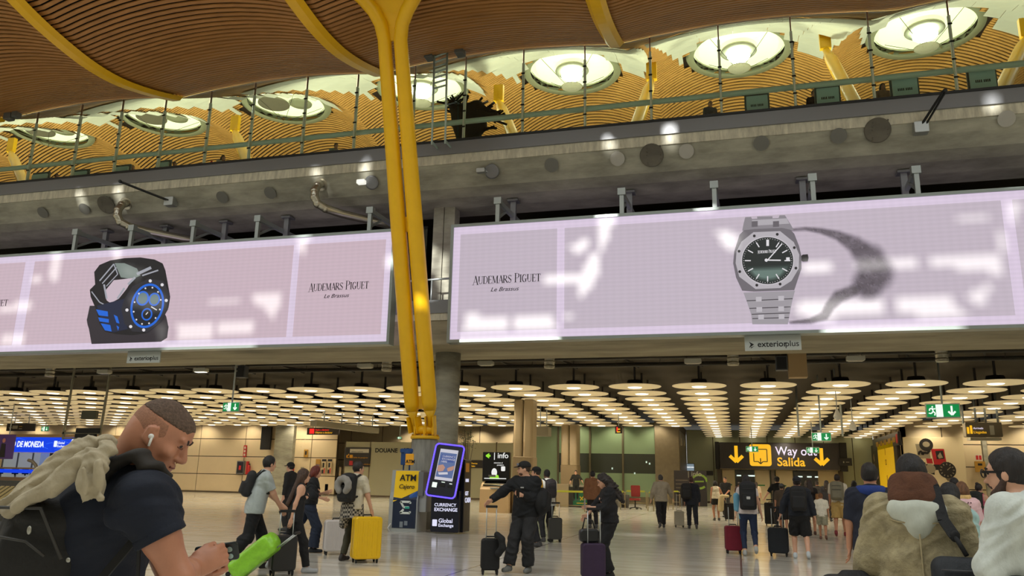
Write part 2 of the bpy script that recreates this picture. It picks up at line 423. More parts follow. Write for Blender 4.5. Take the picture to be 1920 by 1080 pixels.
# yellow ribs that follow the valleys of the front roof
for k, tx in ((-4, 'at the far left'), (-3, 'left of the paired struts, farther'), (-2, 'nearest left of the paired struts'), (-1, 'just behind the paired struts'), (0, 'right of the paired struts'), (1, 'at the upper right')):
    xr = RX0 + k * BAY
    if k in (-4, 1): continue
    Y = np.linspace(11.0, 25.45, 40); vs = []
    for y in Y:
        z = float(zbase(y)); vs += [(xr - .3, y, z - .02), (xr - .16, y, z - .18), (xr + .16, y, z - .18), (xr + .3, y, z - .02), (xr, y, z + .15)]
    fs = [(5 * i + j, 5 * i + 5 + j, 5 * i + 5 + (j + 1) % 5, 5 * i + (j + 1) % 5) for i in range(39) for j in range(5)]
    mb = MB().add(vs, fs, False)
    lab = {-3: 'far left yellow curved roof rib', -2: 'yellow curved roof rib sweeping down at the upper left', -1: 'yellow curved roof rib that ends just left of the paired yellow struts', 0: 'yellow curved roof rib above the right screen'}.get(k, 'yellow curved roof rib')
    tag(mb.obj('roof_rib', yellow_st), lab, 'roof rib', 'yellow ribs of the front roof')

# oculi of the rear roof
glow = M('oculus_diffuser', (250, 246, 205), .6, emit=1.35, emit_rgb=(248, 240, 200))
bulb = M('oculus_lamp', (255, 255, 240), .6, emit=26)
oc_ring = M('oculus_ring', (146, 148, 120), .4)
grille_m = M('pale_grille', (176, 172, 150), .5)
wire_m = M('dark_wire', (50, 45, 38), .6)
def make_oculus(loc, lab, lamp):
    t = thing('roof_skylight', lab, 'skylight', loc, 0, 'round skylights in the rear roof')
    rg = MB(); rg.lathe([(OCR - .28, -.06), (OCR + .1, -.1), (OCR + .16, .02), (OCR + .12, .2), (OCR + .12, 1.0), (OCR - .1, 1.0), (OCR - .25, .5), (OCR - .3, .2)], 48)
    rg.f = rg.f[:-2]; rg.smooth = rg.smooth[:-2]; rg.obj('ring', oc_ring, t)
    MB().lathe([(.01, .42), (OCR - .2, .3), (OCR - .2, .36), (.01, .5)], 40).obj('diffuser', glow, t)
    wm = MB()
    for k in range(4):
        a = pi / 4 + k * pi / 2; wm.tube([(OCR * .85 * cos(a), OCR * .85 * sin(a), .3), (.3 * cos(a), .3 * sin(a), -1.0)], .015, 5)
    wm.obj('suspension_wire', wire_m, t)
    if lamp:
        MB().lathe([(.35, .25), (.9, .12), (.95, .0), (.9, -.05), (.3, .05)], 24).obj('lamp_reflector', M('grey_lamp_reflector', (150, 150, 130), .4), t)
        MB().ball((0, 0, -.25), .6, .6, .28).obj('lamp', bulb, t)
        MB().lathe([(.01, -1.0), (.55, -1.0), (.6, -.96), (.55, -.92), (.01, -.92)], 24).obj('lower_disc', grille_m, t)
    else:
        g = MB()
        for k in range(-4, 5):
            h = sqrt(max(0, .9 ** 2 - (k * .2) ** 2)); g.box(-.9 + k * .2 - .03, -.9 + k * .2 + .03, -h, h, .1, .16); g.box(-.9 - h, -.9 + h, k * .2 - .03, k * .2 + .03, .1, .16)
        g.lathe([(.9, .08), (.96, .08), (.96, .18), (.9, .18)], 24, c=(-.9, 0, 0)); g.obj('grille', M('dark_grille', (110, 104, 88), .5), t)
        MB().lathe([(.3, .1), (.7, .05), (.72, .11), (.3, .25)], 24, c=(.8, .3, 0)).obj('lower_disc', oc_ring, t)
    return t
ocs = ['bright round skylight with a blazing lamp at the upper right corner', 'bright round skylight above the upright watch', 'bright round skylight straight above the left part of the right screen', 'glaring round skylight right beside the yellow struts', 'pale round skylight with a mesh disc, nearest left of the yellow struts', 'pale round skylight second left of the yellow struts', 'pale round skylight at the far left']
for i, lab in enumerate(ocs):
    xc = RX0 + BAY * (1.5 - i)
    make_oculus((xc, OCY, float(zroof(xc, OCY)) - .42), lab, i < 4)
# white panels added under the slats to imitate skylights reflected in the glass
refl_white = M('white_reflection_panel', (206, 205, 190), .7, noise=.06, nscale=.5, alpha=.8)
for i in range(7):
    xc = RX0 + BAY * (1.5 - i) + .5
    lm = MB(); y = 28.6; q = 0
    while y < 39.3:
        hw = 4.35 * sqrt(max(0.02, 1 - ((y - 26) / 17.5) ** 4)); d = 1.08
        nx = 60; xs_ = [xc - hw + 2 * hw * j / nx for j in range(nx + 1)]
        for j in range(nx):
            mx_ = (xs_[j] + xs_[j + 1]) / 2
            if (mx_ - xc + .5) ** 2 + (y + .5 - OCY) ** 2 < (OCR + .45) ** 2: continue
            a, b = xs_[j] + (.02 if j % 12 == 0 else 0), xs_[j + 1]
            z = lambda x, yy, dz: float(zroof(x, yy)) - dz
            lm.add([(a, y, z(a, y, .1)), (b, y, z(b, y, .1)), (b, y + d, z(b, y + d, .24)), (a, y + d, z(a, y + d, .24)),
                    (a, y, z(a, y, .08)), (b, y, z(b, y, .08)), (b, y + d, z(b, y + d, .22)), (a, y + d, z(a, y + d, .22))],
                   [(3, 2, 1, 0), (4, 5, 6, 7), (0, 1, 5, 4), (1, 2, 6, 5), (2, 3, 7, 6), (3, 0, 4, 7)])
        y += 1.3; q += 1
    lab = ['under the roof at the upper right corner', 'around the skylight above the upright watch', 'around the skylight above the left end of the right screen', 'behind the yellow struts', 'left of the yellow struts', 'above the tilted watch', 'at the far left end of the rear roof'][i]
    tag(lm.obj('glass_reflection_panels', refl_white), 'white panels imitating glass reflections ' + lab, 'reflection panels', 'white reflection panels under the rear roof')
# unseen upward spots added over the upper floor to brighten the rear roof
for i in range(9):
    xc = RX0 + BAY * (1.5 - i); z = float(zroof(xc, OCY))
    l = bpy.data.lights.new('roof_fill_spot', 'SPOT'); l.energy = 4200; l.color = (1, .9, .66); l.spot_size = radians(150); l.spot_blend = .8; l.shadow_soft_size = .5
    o = bpy.data.objects.new('roof_fill_spot', l); COL.objects.link(o); o.location = (xc, 36.5, 14.2); o.rotation_euler = (pi, 0, 0)

# inclined yellow props of the rear roof
def prop(pa, pb, w, lab):
    t = thing('roof_prop', lab, 'prop', pa, 0, 'yellow inclined props behind the glass')
    a = Vector((0, 0, 0)); b = Vector(pb) - Vector(pa)
    MB().tube([a, a + b * .12, a + b * .85, b], [w * .8, w, w, w * .45], 12).obj('tube', yellow_st, t)
    k = MB(); k.tube([b * .98, b * 1.02], w * .6, 10); k.bar(b * 1.0, b + Vector((0, 0, .9)), .5, .25); k.obj('bracket', yellow_st, t)
def bend(y): return float(zbase(y))
for (p1, p2, lab) in [((1600, 190), (1548, 92), 'yellow inclined prop between the two bright skylights at the upper right'),
                      ((1190, 245), (1222, 150), 'yellow inclined prop above the middle of the right screen'),
                      ((968, 270), (935, 190), 'yellow inclined prop beside the dark sculpture'),
                      ((1880, 165), (1925, 70), 'yellow inclined prop at the upper right edge'),
                      ((470, 320), (440, 245), 'yellow inclined prop left of the paired yellow struts'),
                      ((45, 345), (20, 285), 'yellow inclined prop at the far left')]:
    a = atY(p1[0], p1[1], 31); b = atY(p2[0], p2[1], 36.5); d = (a - b).normalized(); a = b + d * ((b.z - 13.3) / -d.z)
    prop(a, b, .27, lab)

# ------------------------------------------------------------------ glass screen at the edge of the upper floor
mull = M('pale_mullion', (222, 218, 200), .45)
MX = [atY(x, y, 25.5).x for x, y in [(45, 349), (129, 341), (208, 332), (291, 325), (378, 315), (462, 303), (562, 296), (660, 284), (770, 272), (867, 263), (978, 252), (1096, 240), (1221, 222), (1353, 208), (1492, 190), (1640, 172), (1795, 155)]]
MX = [MX[0] - 2.2 * k for k in (3, 2, 1)] + MX + [MX[-1] + 2.35 * k for k in (1, 2)]
zt = lambda x: float(zroof(x, 25.5)) - .03
gscr = thing('glass_screen', 'long clear glass screen with slim pale mullions along the upper floor edge', 'glass screen', (0, 25.6, 13.4))
for i, x in enumerate(MX):
    h = zt(x) - 13.4
    m = MB().box(x - .04, x + .04, -.05, .05, 0, h - .55).obj('mullion', mull, gscr)
    MB().box(x - .02, x + .02, -.03, .03, h - .55, h).obj('mullion_tip', M('rust_red_tip', (120, 70, 48), .5), m)
    for k in range(1, 5): MB().box(x - .065, x + .065, -.08, -.05, k * .62 - .025, k * .62 + .025).obj('point_fixing', black_m, m)
gl = glass('upper_glass', (236, 246, 240), 0.0)
for i, (a, b) in enumerate(zip(MX[:-1], MX[1:])):
    m = MB().add([(a + .02, 25.5, 13.45), (b - .02, 25.5, 13.45), (b - .02, 25.5, zt(b)), (a + .02, 25.5, zt(a)), (a + .02, 25.515, 13.45), (b - .02, 25.515, 13.45), (b - .02, 25.515, zt(b)), (a + .02, 25.515, zt(a))],
                 [(0, 1, 2, 3), (7, 6, 5, 4), (0, 4, 5, 1), (1, 5, 6, 2), (2, 6, 7, 3), (3, 7, 4, 0)])
    m.obj('pane', gl, gscr, True)
z = atY(1353, 172, 25.85).z
tag(MB().tube([(-60, 25.85, 14.32), (-20, 25.85, 14.34), (18, 25.85, 14.42)], .1, 12).obj('handrail', M('grey_green_rail', (220, 224, 214), .4)), 'long grey tubular handrail behind the upper glass', 'handrail')
# information panels and people behind the rail are added later
# round recess covers and openings in the soffit
def on_soffit(x, y):
    best = None
    for (y0, z0), (y1, z1) in zip(SOF[:-1], SOF[1:]):
        for k in range(40):
            Y = y0 + (y1 - y0) * k / 40; Z = z0 + (z1 - z0) * k / 40; e = abs(atY(x, y, Y).z - Z)
            if best is None or e < best[0]: best = (e, Y, Z, math.atan2(z1 - z0, y1 - y0))
    p = atY(x, y, best[1]); return p, best[3]
CV = {1158: 'left of the middle patched opening', 1287: 'right of the middle patched opening', 1427: 'above the upright watch', 1572: 'left of the right patched opening', 1886: 'at the right edge', 1035: 'right of the grey spotlight', 508: 'right one of two above the left screen', 418: 'left one of two above the left screen', 160: 'just left of the left patched opening', 82: 'at the far left edge'}
cover_w = M('pale_cover', (176, 174, 166), .5); cover_g = M('grey_cover', (112, 112, 106), .6)
for x, y, lit in [(1158, 296, 1), (1287, 282, 1), (1427, 267, 0), (1572, 253, 0), (1886, 221, 1), (1035, 308, 0), (508, 360, 0), (418, 368, 0), (160, 390, 0), (82, 397, 0)]:
    p, a = on_soffit(x, y)
    o = MB().lathe([(.02, 0), (.2, 0), (.24, .01), (.25, .03), (.02, .04)], 28).flat().obj('recess_cover', cover_w if lit else cover_g, loc=p)
    o.rotation_euler = (a + pi, 0, 0); o.location = p + Vector((0, -.03, -.04))
    tag(o, ('pale' if lit else 'dull grey') + ' round cover in the soffit, ' + CV[x], 'cover plate', 'round covers in the soffit')
def rough_ring(x, y, lab):
    p, a = on_soffit(x, y); m = MB()
    m.lathe([(.36, 0), (.4, 0), (.4, .015), (.36, .015)], 28)
    for k in range(9): m.ball((.3 * cos(k * 2.1), .3 * sin(k * 1.7 + k), .0), .03)
    o = m.obj('patched_opening', concrete_dark, loc=p + Vector((0, -.02, -.03))); o.rotation_euler = (a + pi, 0, 0)
    tag(o, lab, 'patch', 'patched round openings in the soffit')
rough_ring(1222, 290, 'patched round opening with bolt holes above the left end of the right screen'); rough_ring(1645, 243, 'patched round opening with bolt holes at the right'); rough_ring(200, 383, 'patched round opening with bolt holes at the left')
# small lights on brackets in the soffit
for x, y, lab, on in [(914, 320, 'grey spotlight on a round bracket under the soffit, right of the struts', 0), (690, 341, 'lit white spotlight on a round bracket, left of the struts', 1)]:
    p, a = on_soffit(x, y); t = thing('soffit_spotlight', lab, 'spotlight', p)
    r_ = MB().lathe([(.2, 0), (.27, 0), (.27, .05), (.2, .05)], 24).obj('mounting_ring', steel_grey, t); r_.rotation_euler = (a + pi, 0, 0); r_.location = (.18, -.03, -.05)
    MB().rbox(-.34, -.02, -.28, -.08, -.14, .02, .03).obj('lamp_head', M('spot_lit', (240, 240, 230), emit=.9) if on else alu, t)
    MB().bar((-.1, -.12, -.05), (.2, .05, -.05), .05, .05).obj('arm', alu, t)
# tie rods with anchor boxes
for (x0, y0, x1, y1, lab) in [(225, 340, 325, 380, 'steel tie rod with an anchor box at the left under the upper floor'), (1772, 170, 1725, 243, 'steel tie rod with an anchor box at the upper right')]:
    p, a = on_soffit(x1, y1); e = atY(x0, y0, 24.3 if x0 < 900 else 24.7)
    t = thing('tie_rod', lab, 'tie rod', p); d = e - p
    rm = MB(); rm.bar((-.04, -.2, 0), d + Vector((-.04, 0, 0)), .05, .06); rm.bar((.08, -.2, -.02), d + Vector((.03, 0, 0)), .04, .05); rm.ball(d, .07); rm.obj('rod', rail_dark, t)
    MB().rbox(-.22, .2, -.3, .02, -.2, .16, .03).obj('anchor_box', alu, t)
    MB().lathe([(.02, -.01), (.36, -.01), (.36, .02), (.02, .02)], 24).obj('anchor_ring', steel_grey, t, loc=(0, .05, .05)).rotation_euler = (a + pi, 0, 0)
# silver bent ducts
duct = M('silver_duct', (188, 184, 168), .28, metal=.9)
for x, y, lab, kx in [(237, 383, 'silver bent duct at the far left below the soffit', 1.3), (602, 347, 'silver bent duct just left of the paired yellow struts', 1.3)]:
    p, a = on_soffit(x, y); t = thing('bent_duct', lab, 'duct', p)
    pts = [Vector((0, 0, .05)), Vector((-.02, -.22, -.1)), Vector((-.05, -.34, -.35)), Vector((-.02, -.36, -.62)), Vector((.08, -.28, -.85)), Vector((.3, -.05, -.98)), Vector((.7, .45, -1.05)), Vector((1.7, 1.5, -1.12)), Vector((2.4, 2.2, -1.15))]
    MB().tube(pts, .16, 14).obj('pipe', duct, t)
    b = MB()
    for q in pts[1:6]: b.ball(q, .172, .172, .172, 10, 6)
    b.tube([(0, .02, .06), (0, -.04, .02)], .26, 16); b.obj('seam', duct, t)
# ------------------------------------------------------------------ paired yellow struts on their pedestal
PY = 24.0
ped = atY(797, 822, PY)
strut = thing('tree_column', 'pair of tall yellow tubular struts leaning up to the roof between the two screens', 'column', (ped.x, PY, ped.z))
bL, bR = atY(773, 770, PY - .2), atY(806, 768, PY - .2)
tL, tR = atY(721, 75, 20.6), atY(751, 75, 20.6)
def flare(base, top, ends):
    d = (top - base); pts = [base, base + d * .02, base + d * .25, base + d * .5, base + d * .75, top] + ends
    rs = [.2, .235, .25, .25, .235, .215] + [.215, .22, .23, .24, .25][:len(ends)]
    return pts, rs
fl = [atY(714, 45, 20.4), atY(702, 22, 20.2), atY(684, 0, 20.1), atY(650, -32, 19.9), atY(610, -60, 19.7)]
frr = [atY(754, 45, 20.4), atY(763, 20, 20.2), atY(778, -8, 20.1), atY(803, -38, 19.9), atY(835, -62, 19.7)]
p_, r_ = flare(bL, tL, fl); MB().tube(p_, r_, 20).obj('strut', yellow_st, strut, True)
p_, r_ = flare(bR, tR, frr); MB().tube(p_, r_, 20).obj('strut', yellow_st, strut, True)
def plate(pxs, Ys, name, th=.06):
    a = [atY(x, y, Y) for (x, y), Y in zip(pxs, Ys)]; b = [v + Vector((0, th, 0)) for v in a]; n = len(a)
    MB().add(a + b, [tuple(range(n))[::-1], tuple(range(n, 2 * n))] + [(k, (k + 1) % n, n + (k + 1) % n, n + k) for k in range(n)]).obj(name, yellow_st, strut, True)
plate([(722, 76), (750, 76), (752, 55), (757, 30), (770, 5), (800, -40), (655, -40), (684, -5), (703, 18), (716, 44)], [20.6, 20.6, 20.5, 20.3, 20.15, 19.9, 19.9, 20.15, 20.25, 20.45], 'gusset_plate')
yt = lambda y: 20.6 + (PY - .2 - 20.6) * (y - 75) / 695
plate([(749, 407), (777, 406), (779, 432), (752, 434)], [yt(407)] * 2 + [yt(434)] * 2, 'cross_plate', .12)
plate([(779, 743), (800, 742), (801, 766), (780, 767)], [yt(743)] * 2 + [yt(767)] * 2, 'cross_plate', .12)
km = MB()
for b_, px in ((bL, 780), (bR, 808)):
    e = atY(px, 808, PY); km.tube([b_, b_ + (e - b_) * .35, e], [.2, .1, .09], 12)
    for dx in (-.13, .13): km.bar(b_ + (e - b_) * .3 + Vector((dx, 0, 0)), e + Vector((dx, 0, -.05)), .04, .3)
km.obj('fork_end', yellow_st, strut, True)
hm = MB(); c_ = atY(797, 806, PY)
hm.tube([c_ + Vector((-.32, 0, 0)), c_ + Vector((.32, 0, 0))], .14, 16)
for dx in (-.34, .02, .34): hm.bar(c_ + Vector((dx * .9, 0, .1)), Vector((ped.x + dx * .9, PY, ped.z)), .05, .3)
hm.obj('hinge', yellow_st, strut, True)
fm = MB(); fm.lathe([(.01, -.03), (.44, -.03), (.46, .0), (.46, .05), (.44, .07), (.01, .07)], 40)
fm.obj('flange', yellow_st, strut)
bm_ = MB()
for k in range(12): bm_.lathe([(.03, .07), (.03, .12), (.01, .12)], 6, c=(.4 * cos(k * pi / 6), .4 * sin(k * pi / 6), 0))
bm_.obj('bolt', M('gold_bolt', (200, 140, 20), .3, metal=.5), strut)
MB_p = MB().lathe([(.52, 0), (.44, 1.4), (.41, ped.z - .03), (.01, ped.z - .03)], 40)
tag(MB_p.obj('pedestal', M('grey_pedestal_concrete', (142, 142, 134), .6, noise=.25, nscale=3, stretch=(3, 3, .5)), loc=(ped.x, PY, 0)), 'round grey concrete pedestal carrying the paired yellow struts', 'pedestal')
# round columns
cx0, cx1 = atY(815, 700, 27.3).x, atY(860, 700, 27.3).x; cxm = (cx0 + cx1) / 2
tag(MB().lathe([(.46, 0), (.46, 6.0)], 36).obj('concrete_column', concrete, loc=(cxm, 27.4, 0)), 'big grey concrete column right behind the yellow struts', 'column')
cu = thing('upper_column', 'grey concrete column between the two big screens', 'column', (atY(836, 450, 27.6).x, 27.6, 7.4))
MB().box(-.42, -.02, -.3, .3, 0, 4.3).obj('shaft', concrete, cu); MB().box(.0, .42, -.26, .3, 0, 4.3).obj('shaft', concrete, cu)
for (xa, xb, yb, lab) in [(960, 997, 962, 'brown clad column behind the man in the black cap'), (1052, 1083, 945, 'brown clad column above the guards counter')]:
    p0 = atZ(xa, yb); x1 = atY(xb, yb, p0.y).x
    t = thing('clad_column', lab, 'column', ((p0.x + x1) / 2, p0.y + .4, 0)); w_ = (x1 - p0.x) / 2
    cm_ = M('brown_cladding', (150, 132, 100), .5, noise=.08, nscale=1, stretch=(4, 4, .4))
    MB().rbox(-w_, -.02, -w_, w_, 0, 5.3, .12, axis='z').obj('cladding', cm_, t); MB().rbox(.0, w_, -w_, w_, 0, 5.3, .12, axis='z').obj('cladding', cm_, t)
    MB().rbox(-w_ - .03, w_ + .03, -w_ - .03, w_ + .03, 0, 2.6, .12, axis='z').obj('lower_casing', M('brown_casing', (132, 114, 84), .5), t)

# ------------------------------------------------------------------ the two LED screens
SY = 25.24
def EM(name, rgb, s=1.0):
    if name in MATS: return MATS[name]
    m = M(name, (18, 18, 18), .45); b = m.node_tree.nodes['Principled BSDF']
    b.inputs['Emission Color'].default_value = lin(rgb); b.inputs['Emission Strength'].default_value = s
    return m
def led_mat(name, rgb, s=.93):
    """LED wall: faint horizontal rows of diodes and module seams"""
    m = bpy.data.materials.new(name); m.use_nodes = True; nt = m.node_tree; b = nt.nodes['Principled BSDF']
    b.inputs['Base Color'].default_value = lin((112, 112, 110)); b.inputs['Roughness'].default_value = .5
    tc = nt.nodes.new('ShaderNodeTexCoord'); sp = nt.nodes.new('ShaderNodeSeparateXYZ'); nt.links.new(tc.outputs['Object'], sp.inputs[0])
    def wave(out, k, lo):
        a = nt.nodes.new('ShaderNodeMath'); a.operation = 'MULTIPLY'; a.inputs[1].default_value = k; nt.links.new(sp.outputs[out], a.inputs[0])
        f = nt.nodes.new('ShaderNodeMath'); f.operation = 'SINE'; nt.links.new(a.outputs[0], f.inputs[0])
        r = nt.nodes.new('ShaderNodeMapRange'); r.inputs[1].default_value = -1; r.inputs[3].default_value = lo; nt.links.new(f.outputs[0], r.inputs[0])
        return r
    z = wave('Z', 2 * pi / .135, .93); x = wave('X', 2 * pi / .25, .97)
    mu = nt.nodes.new('ShaderNodeMath'); mu.operation = 'MULTIPLY'; nt.links.new(z.outputs[0], mu.inputs[0]); nt.links.new(x.outputs[0], mu.inputs[1])
    m2 = nt.nodes.new('ShaderNodeMath'); m2.operation = 'MULTIPLY'; m2.inputs[1].default_value = s; nt.links.new(mu.outputs[0], m2.inputs[0])
    b.inputs['Emission Color'].default_value = lin(rgb); nt.links.new(m2.outputs[0], b.inputs['Emission Strength'])
    return m
led_edge = led_mat('led_pale_border', (224, 206, 232), .86); led_in = led_mat('led_pink_field', (209, 183, 199), .82); led_in2 = led_mat('led_lilac_field', (203, 188, 206), .8)
frame_m = M('screen_frame', (150, 160, 158), .35, metal=.4)
def Zs(x0, x1): return 6.0, 10.15
def screen(x0, x1, fields, lab, mat, brk):
    z0, z1 = 5.98, 10.17
    t = thing('led_screen', lab, 'screen', (x0, SY, z0))
    f = MB(); q = .1
    f.box(x0, x1, SY - .03, SY + .4, z0, z0 + q); f.box(x0, x1, SY - .03, SY + .4, z1 - q, z1); f.box(x0, x0 + q, SY - .03, SY + .4, z0 + q, z1 - q); f.box(x1 - q, x1, SY - .03, SY + .4, z0 + q, z1 - q)
    f.obj('frame', frame_m, t, True)
    MB().box(x0 + q, x1 - q, SY + .03, SY + .3, z0 + q, z1 - q).obj('display', led_edge, t, True)
    for a, b in fields: MB().box(a, b, SY + .02, SY + .03, z0 + .37, z1 - .37).obj('picture_field', mat, t, True)
    for x in brk:
        m = MB(); m.box(x - .07, x + .07, SY + .1, SY + .24, z1, 11.05); m.bar((x, SY + .2, 10.98), (x + .1, 28.0, 11.0), .12, .16); m.bar((x, SY + .25, 10.4), (x, SY + 1.2, 10.95), .07, .08)
        m.box(x - .13, x + .13, SY + .06, SY + .28, 10.86, 11.1)
        m.obj('bracket', steel_pale, t, True)
    return t
xE = atY(737, 530, SY).x - .02; xS = atY(842, 530, SY).x
LS = screen(-33.5, xE, [(-33.3, atY(32, 580, SY).x), (atY(50, 580, SY).x, atY(541, 570, SY).x), (atY(553, 570, SY).x, atY(718, 540, SY).x)],
            'big left LED screen with a pink advert for a black and blue watch', led_in, [atY(x, 440, 25.4).x for x in (143, 247, 362, 482, 692)])
xR = 9.9
RS = screen(xS, xR, [(atY(860, 530, SY).x, atY(1044, 500, SY).x), (atY(1058, 500, SY).x, atY(1890, 480, SY).x), (atY(1912, 480, SY).x, xR - .2)],
            'big right LED screen with a lilac advert for a steel watch', led_in2, [atY(x, 380, 25.4).x for x in (934, 1166, 1340, 1526, 1723)])
class Pic:
    """flat shapes drawn on a screen, stacked in thin layers"""
    def __init__(s, t): s.t = t; s.q = 0
    def lay(s): s.q += 1; return SY + .018 - s.q * .0022
    def poly(s, pts, mat, name, ox=0, oy=0, k=1 / 3.0, mb=None):
        Y = s.lay() if mb is None else mb[1]; vs = [atY(ox + x * k, oy + y * k, Y) for x, y in pts]; n = len(vs)
        m = MB() if mb is None else mb[0]
        m.add(vs + [v + Vector((0, .0015, 0)) for v in vs], [tuple(range(n)), tuple(range(n, 2 * n))[::-1]] + [(j, n + j, n + (j + 1) % n, (j + 1) % n) for j in range(n)])
        return m.obj(name, mat, s.t, True) if mb is None else m
    def ell(s, cx, cy, rx, ry, rot=0, a0=0, a1=2 * pi, n=40):
        return [(cx + rx * cos(a) * cos(rot) - ry * sin(a) * sin(rot), cy + rx * cos(a) * sin(rot) + ry * sin(a) * cos(rot)) for a in [a0 + (a1 - a0) * j / n for j in range(n)]]
    def line(s, a, b, w, mb):
        dx, dy = b[0] - a[0], b[1] - a[1]; L = sqrt(dx * dx + dy * dy) or 1; nx, ny = -dy / L * w / 2, dx / L * w / 2
        return [(a[0] + nx, a[1] + ny), (a[0] - nx, a[1] - ny), (b[0] - nx, b[1] - ny), (b[0] + nx, b[1] + ny)]
# upright steel watch
R_ = Pic(RS); O = dict(ox=1280, oy=360)
g = lambda v, n: EM('picture_grey_%d' % v, (v, v - 6, v + 1), .8)
# soft dark trail beside the watch: part of the advert's picture, shown through a see-through layer
def soft_layer(name, dots, box, rgb, pic, nx=80, ny=64):
    x0, y0, x1, y1 = box; Y = pic.lay(); vs = []; al = []
    for j in range(ny + 1):
        for i in range(nx + 1):
            px, py = x0 + (x1 - x0) * i / nx, y0 + (y1 - y0) * j / ny; vs.append(atY(px, py, Y)); m = 0
            for (ax, ay, ar), (bx, by, br) in zip(dots[:-1], dots[1:]):
                dx, dy = bx - ax, by - ay; t = max(0, min(1, ((px - ax) * dx + (py - ay) * dy) / (dx * dx + dy * dy))); r = ar + (br - ar) * t
                d = sqrt((px - ax - dx * t) ** 2 + (py - ay - dy * t) ** 2); u = max(0, min(1, (r - d) / (r * .7 + 2) + .35)); m = max(m, u * u * (3 - 2 * u))
            al.append(m)
    o = MB().add(vs, [(j * (nx + 1) + i, j * (nx + 1) + i + 1, (j + 1) * (nx + 1) + i + 1, (j + 1) * (nx + 1) + i) for j in range(ny) for i in range(nx)])
    mt = bpy.data.materials.new(name); mt.use_nodes = True; nt = mt.node_tree; b = nt.nodes['Principled BSDF']; b.inputs['Base Color'].default_value = lin((60, 58, 60))
    b.inputs['Emission Color'].default_value = lin(rgb); b.inputs['Emission Strength'].default_value = .8
    at = nt.nodes.new('ShaderNodeAttribute'); at.attribute_name = 'cover'; nz = nt.nodes.new('ShaderNodeTexNoise'); nz.inputs['Scale'].default_value = 14; nz.inputs['Detail'].default_value = 6
    mr = nt.nodes.new('ShaderNodeMapRange'); mr.inputs[3].default_value = .55; mr.inputs[4].default_value = 1.1; nt.links.new(nz.outputs[0], mr.inputs[0])
    mu = nt.nodes.new('ShaderNodeMath'); mu.operation = 'MULTIPLY'; mu.use_clamp = True; nt.links.new(at.outputs['Fac'], mu.inputs[0]); nt.links.new(mr.outputs[0], mu.inputs[1]); nt.links.new(mu.outputs[0], b.inputs['Alpha'])
    ob = o.obj(name, mt, pic.t, True); ca = ob.data.attributes.new('cover', 'FLOAT', 'POINT'); ca.data.foreach_set('value', al); return ob
soft_layer('watch_shadow_picture', [(1484, 431, 3), (1510, 429, 4), (1540, 433, 6), (1572, 442, 10), (1604, 460, 18), (1632, 486, 30), (1640, 512, 38), (1628, 532, 32)], (1478, 405, 1700, 580), (70, 62, 70), R_)
soft_layer('watch_shadow_picture', [(1600, 545, 12), (1572, 556, 13), (1556, 574, 10), (1546, 592, 9), (1520, 602, 6), (1482, 605, 3)], (1478, 530, 1620, 614), (84, 78, 82), R_, 60, 36)
R_.poly([(352, 142), (385, 140), (390, 152), (420, 150), (418, 138), (505, 136), (505, 148), (540, 146), (545, 131), (575, 130), (612, 190), (625, 215), (335, 218), (342, 180)], g(150, 0), 'watch_strap_picture', **O)
R_.poly([(390, 158), (585, 148), (600, 178), (388, 190)], g(190, 0), 'watch_strap_picture', **O)
for x in (388, 508): R_.poly([(x, 165), (x + 34, 163), (x + 34, 195), (x, 197)], g(110, 0), 'watch_strap_picture', **O)
R_.poly([(342, 566), (632, 555), (617, 610), (603, 680), (592, 744), (392, 744), (386, 690), (362, 620)], g(172, 0), 'watch_strap_picture', **O)
mb = MB(); Y = R_.lay()
for a, b in (((360, 612), (618, 600)), ((375, 655), (606, 646)), ((388, 688), (603, 680)), ((392, 712), (598, 706))): R_.poly(R_.line(a, b, 5, 0), 0, '', mb=(mb, Y), **O)
mb.obj('watch_link_line_picture', g(80, 0), RS, True)
for x, y in ((412, 590), (538, 585), (415, 648), (538, 644), (425, 690), (540, 688)): R_.poly([(x, y), (x + 32, y - 1), (x + 32, y + 26), (x, y + 27)], g(205, 0), 'watch_strap_picture', **O)
R_.poly([(405, 208), (560, 202), (606, 212), (628, 235), (655, 305), (668, 360), (668, 430), (628, 552), (400, 560), (335, 555), (300, 480), (284, 400), (290, 335), (320, 240), (345, 215)], g(120, 0), 'watch_case_picture', **O)
R_.poly([(398, 226), (548, 220), (625, 282), (656, 352), (652, 432), (612, 500), (548, 540), (410, 546), (318, 476), (298, 400), (303, 335), (330, 280)], g(196, 0), 'watch_bezel_picture', **O)
R_.poly(R_.ell(478, 386, 150, 138), g(214, 0), 'watch_bezel_picture', **O)
R_.poly(R_.ell(478, 386, 144, 132), EM('picture_dial_dark', (34, 40, 40), .9), 'watch_dial_picture', **O)
for j in range(4): R_.poly(R_.ell(478, 396 + j * 12, 128 - j * 14, 112 - j * 20, 0, 0.1, pi - .1, 24), EM('picture_dial_%d' % j, (46 + 22 * j, 56 + 26 * j, 54 + 24 * j), .8), 'watch_dial_picture', **O)  # lower dial lightened in steps, sunlight painted into the picture
mb = MB(); Y = R_.lay()
for j in range(12):
    a = j * pi / 6; L = .74 if j else .7
    R_.poly(R_.line((478 + 128 * sin(a), 386 - 118 * cos(a)), (478 + 128 * L * sin(a), 386 - 118 * L * cos(a)), 15 if j == 0 else 6, 0), 0, '', mb=(mb, Y), **O)
R_.poly(R_.line((470, 392), (560, 290), 6, 0), 0, '', mb=(mb, Y), **O); R_.poly(R_.line((465, 383), (552, 384), 7, 0), 0, '', mb=(mb, Y), **O)
R_.poly(R_.ell(470, 383, 9, 9, n=12), 0, '', mb=(mb, Y), **O); R_.poly([(582, 368), (602, 367), (602, 386), (582, 387)], 0, '', mb=(mb, Y), **O)
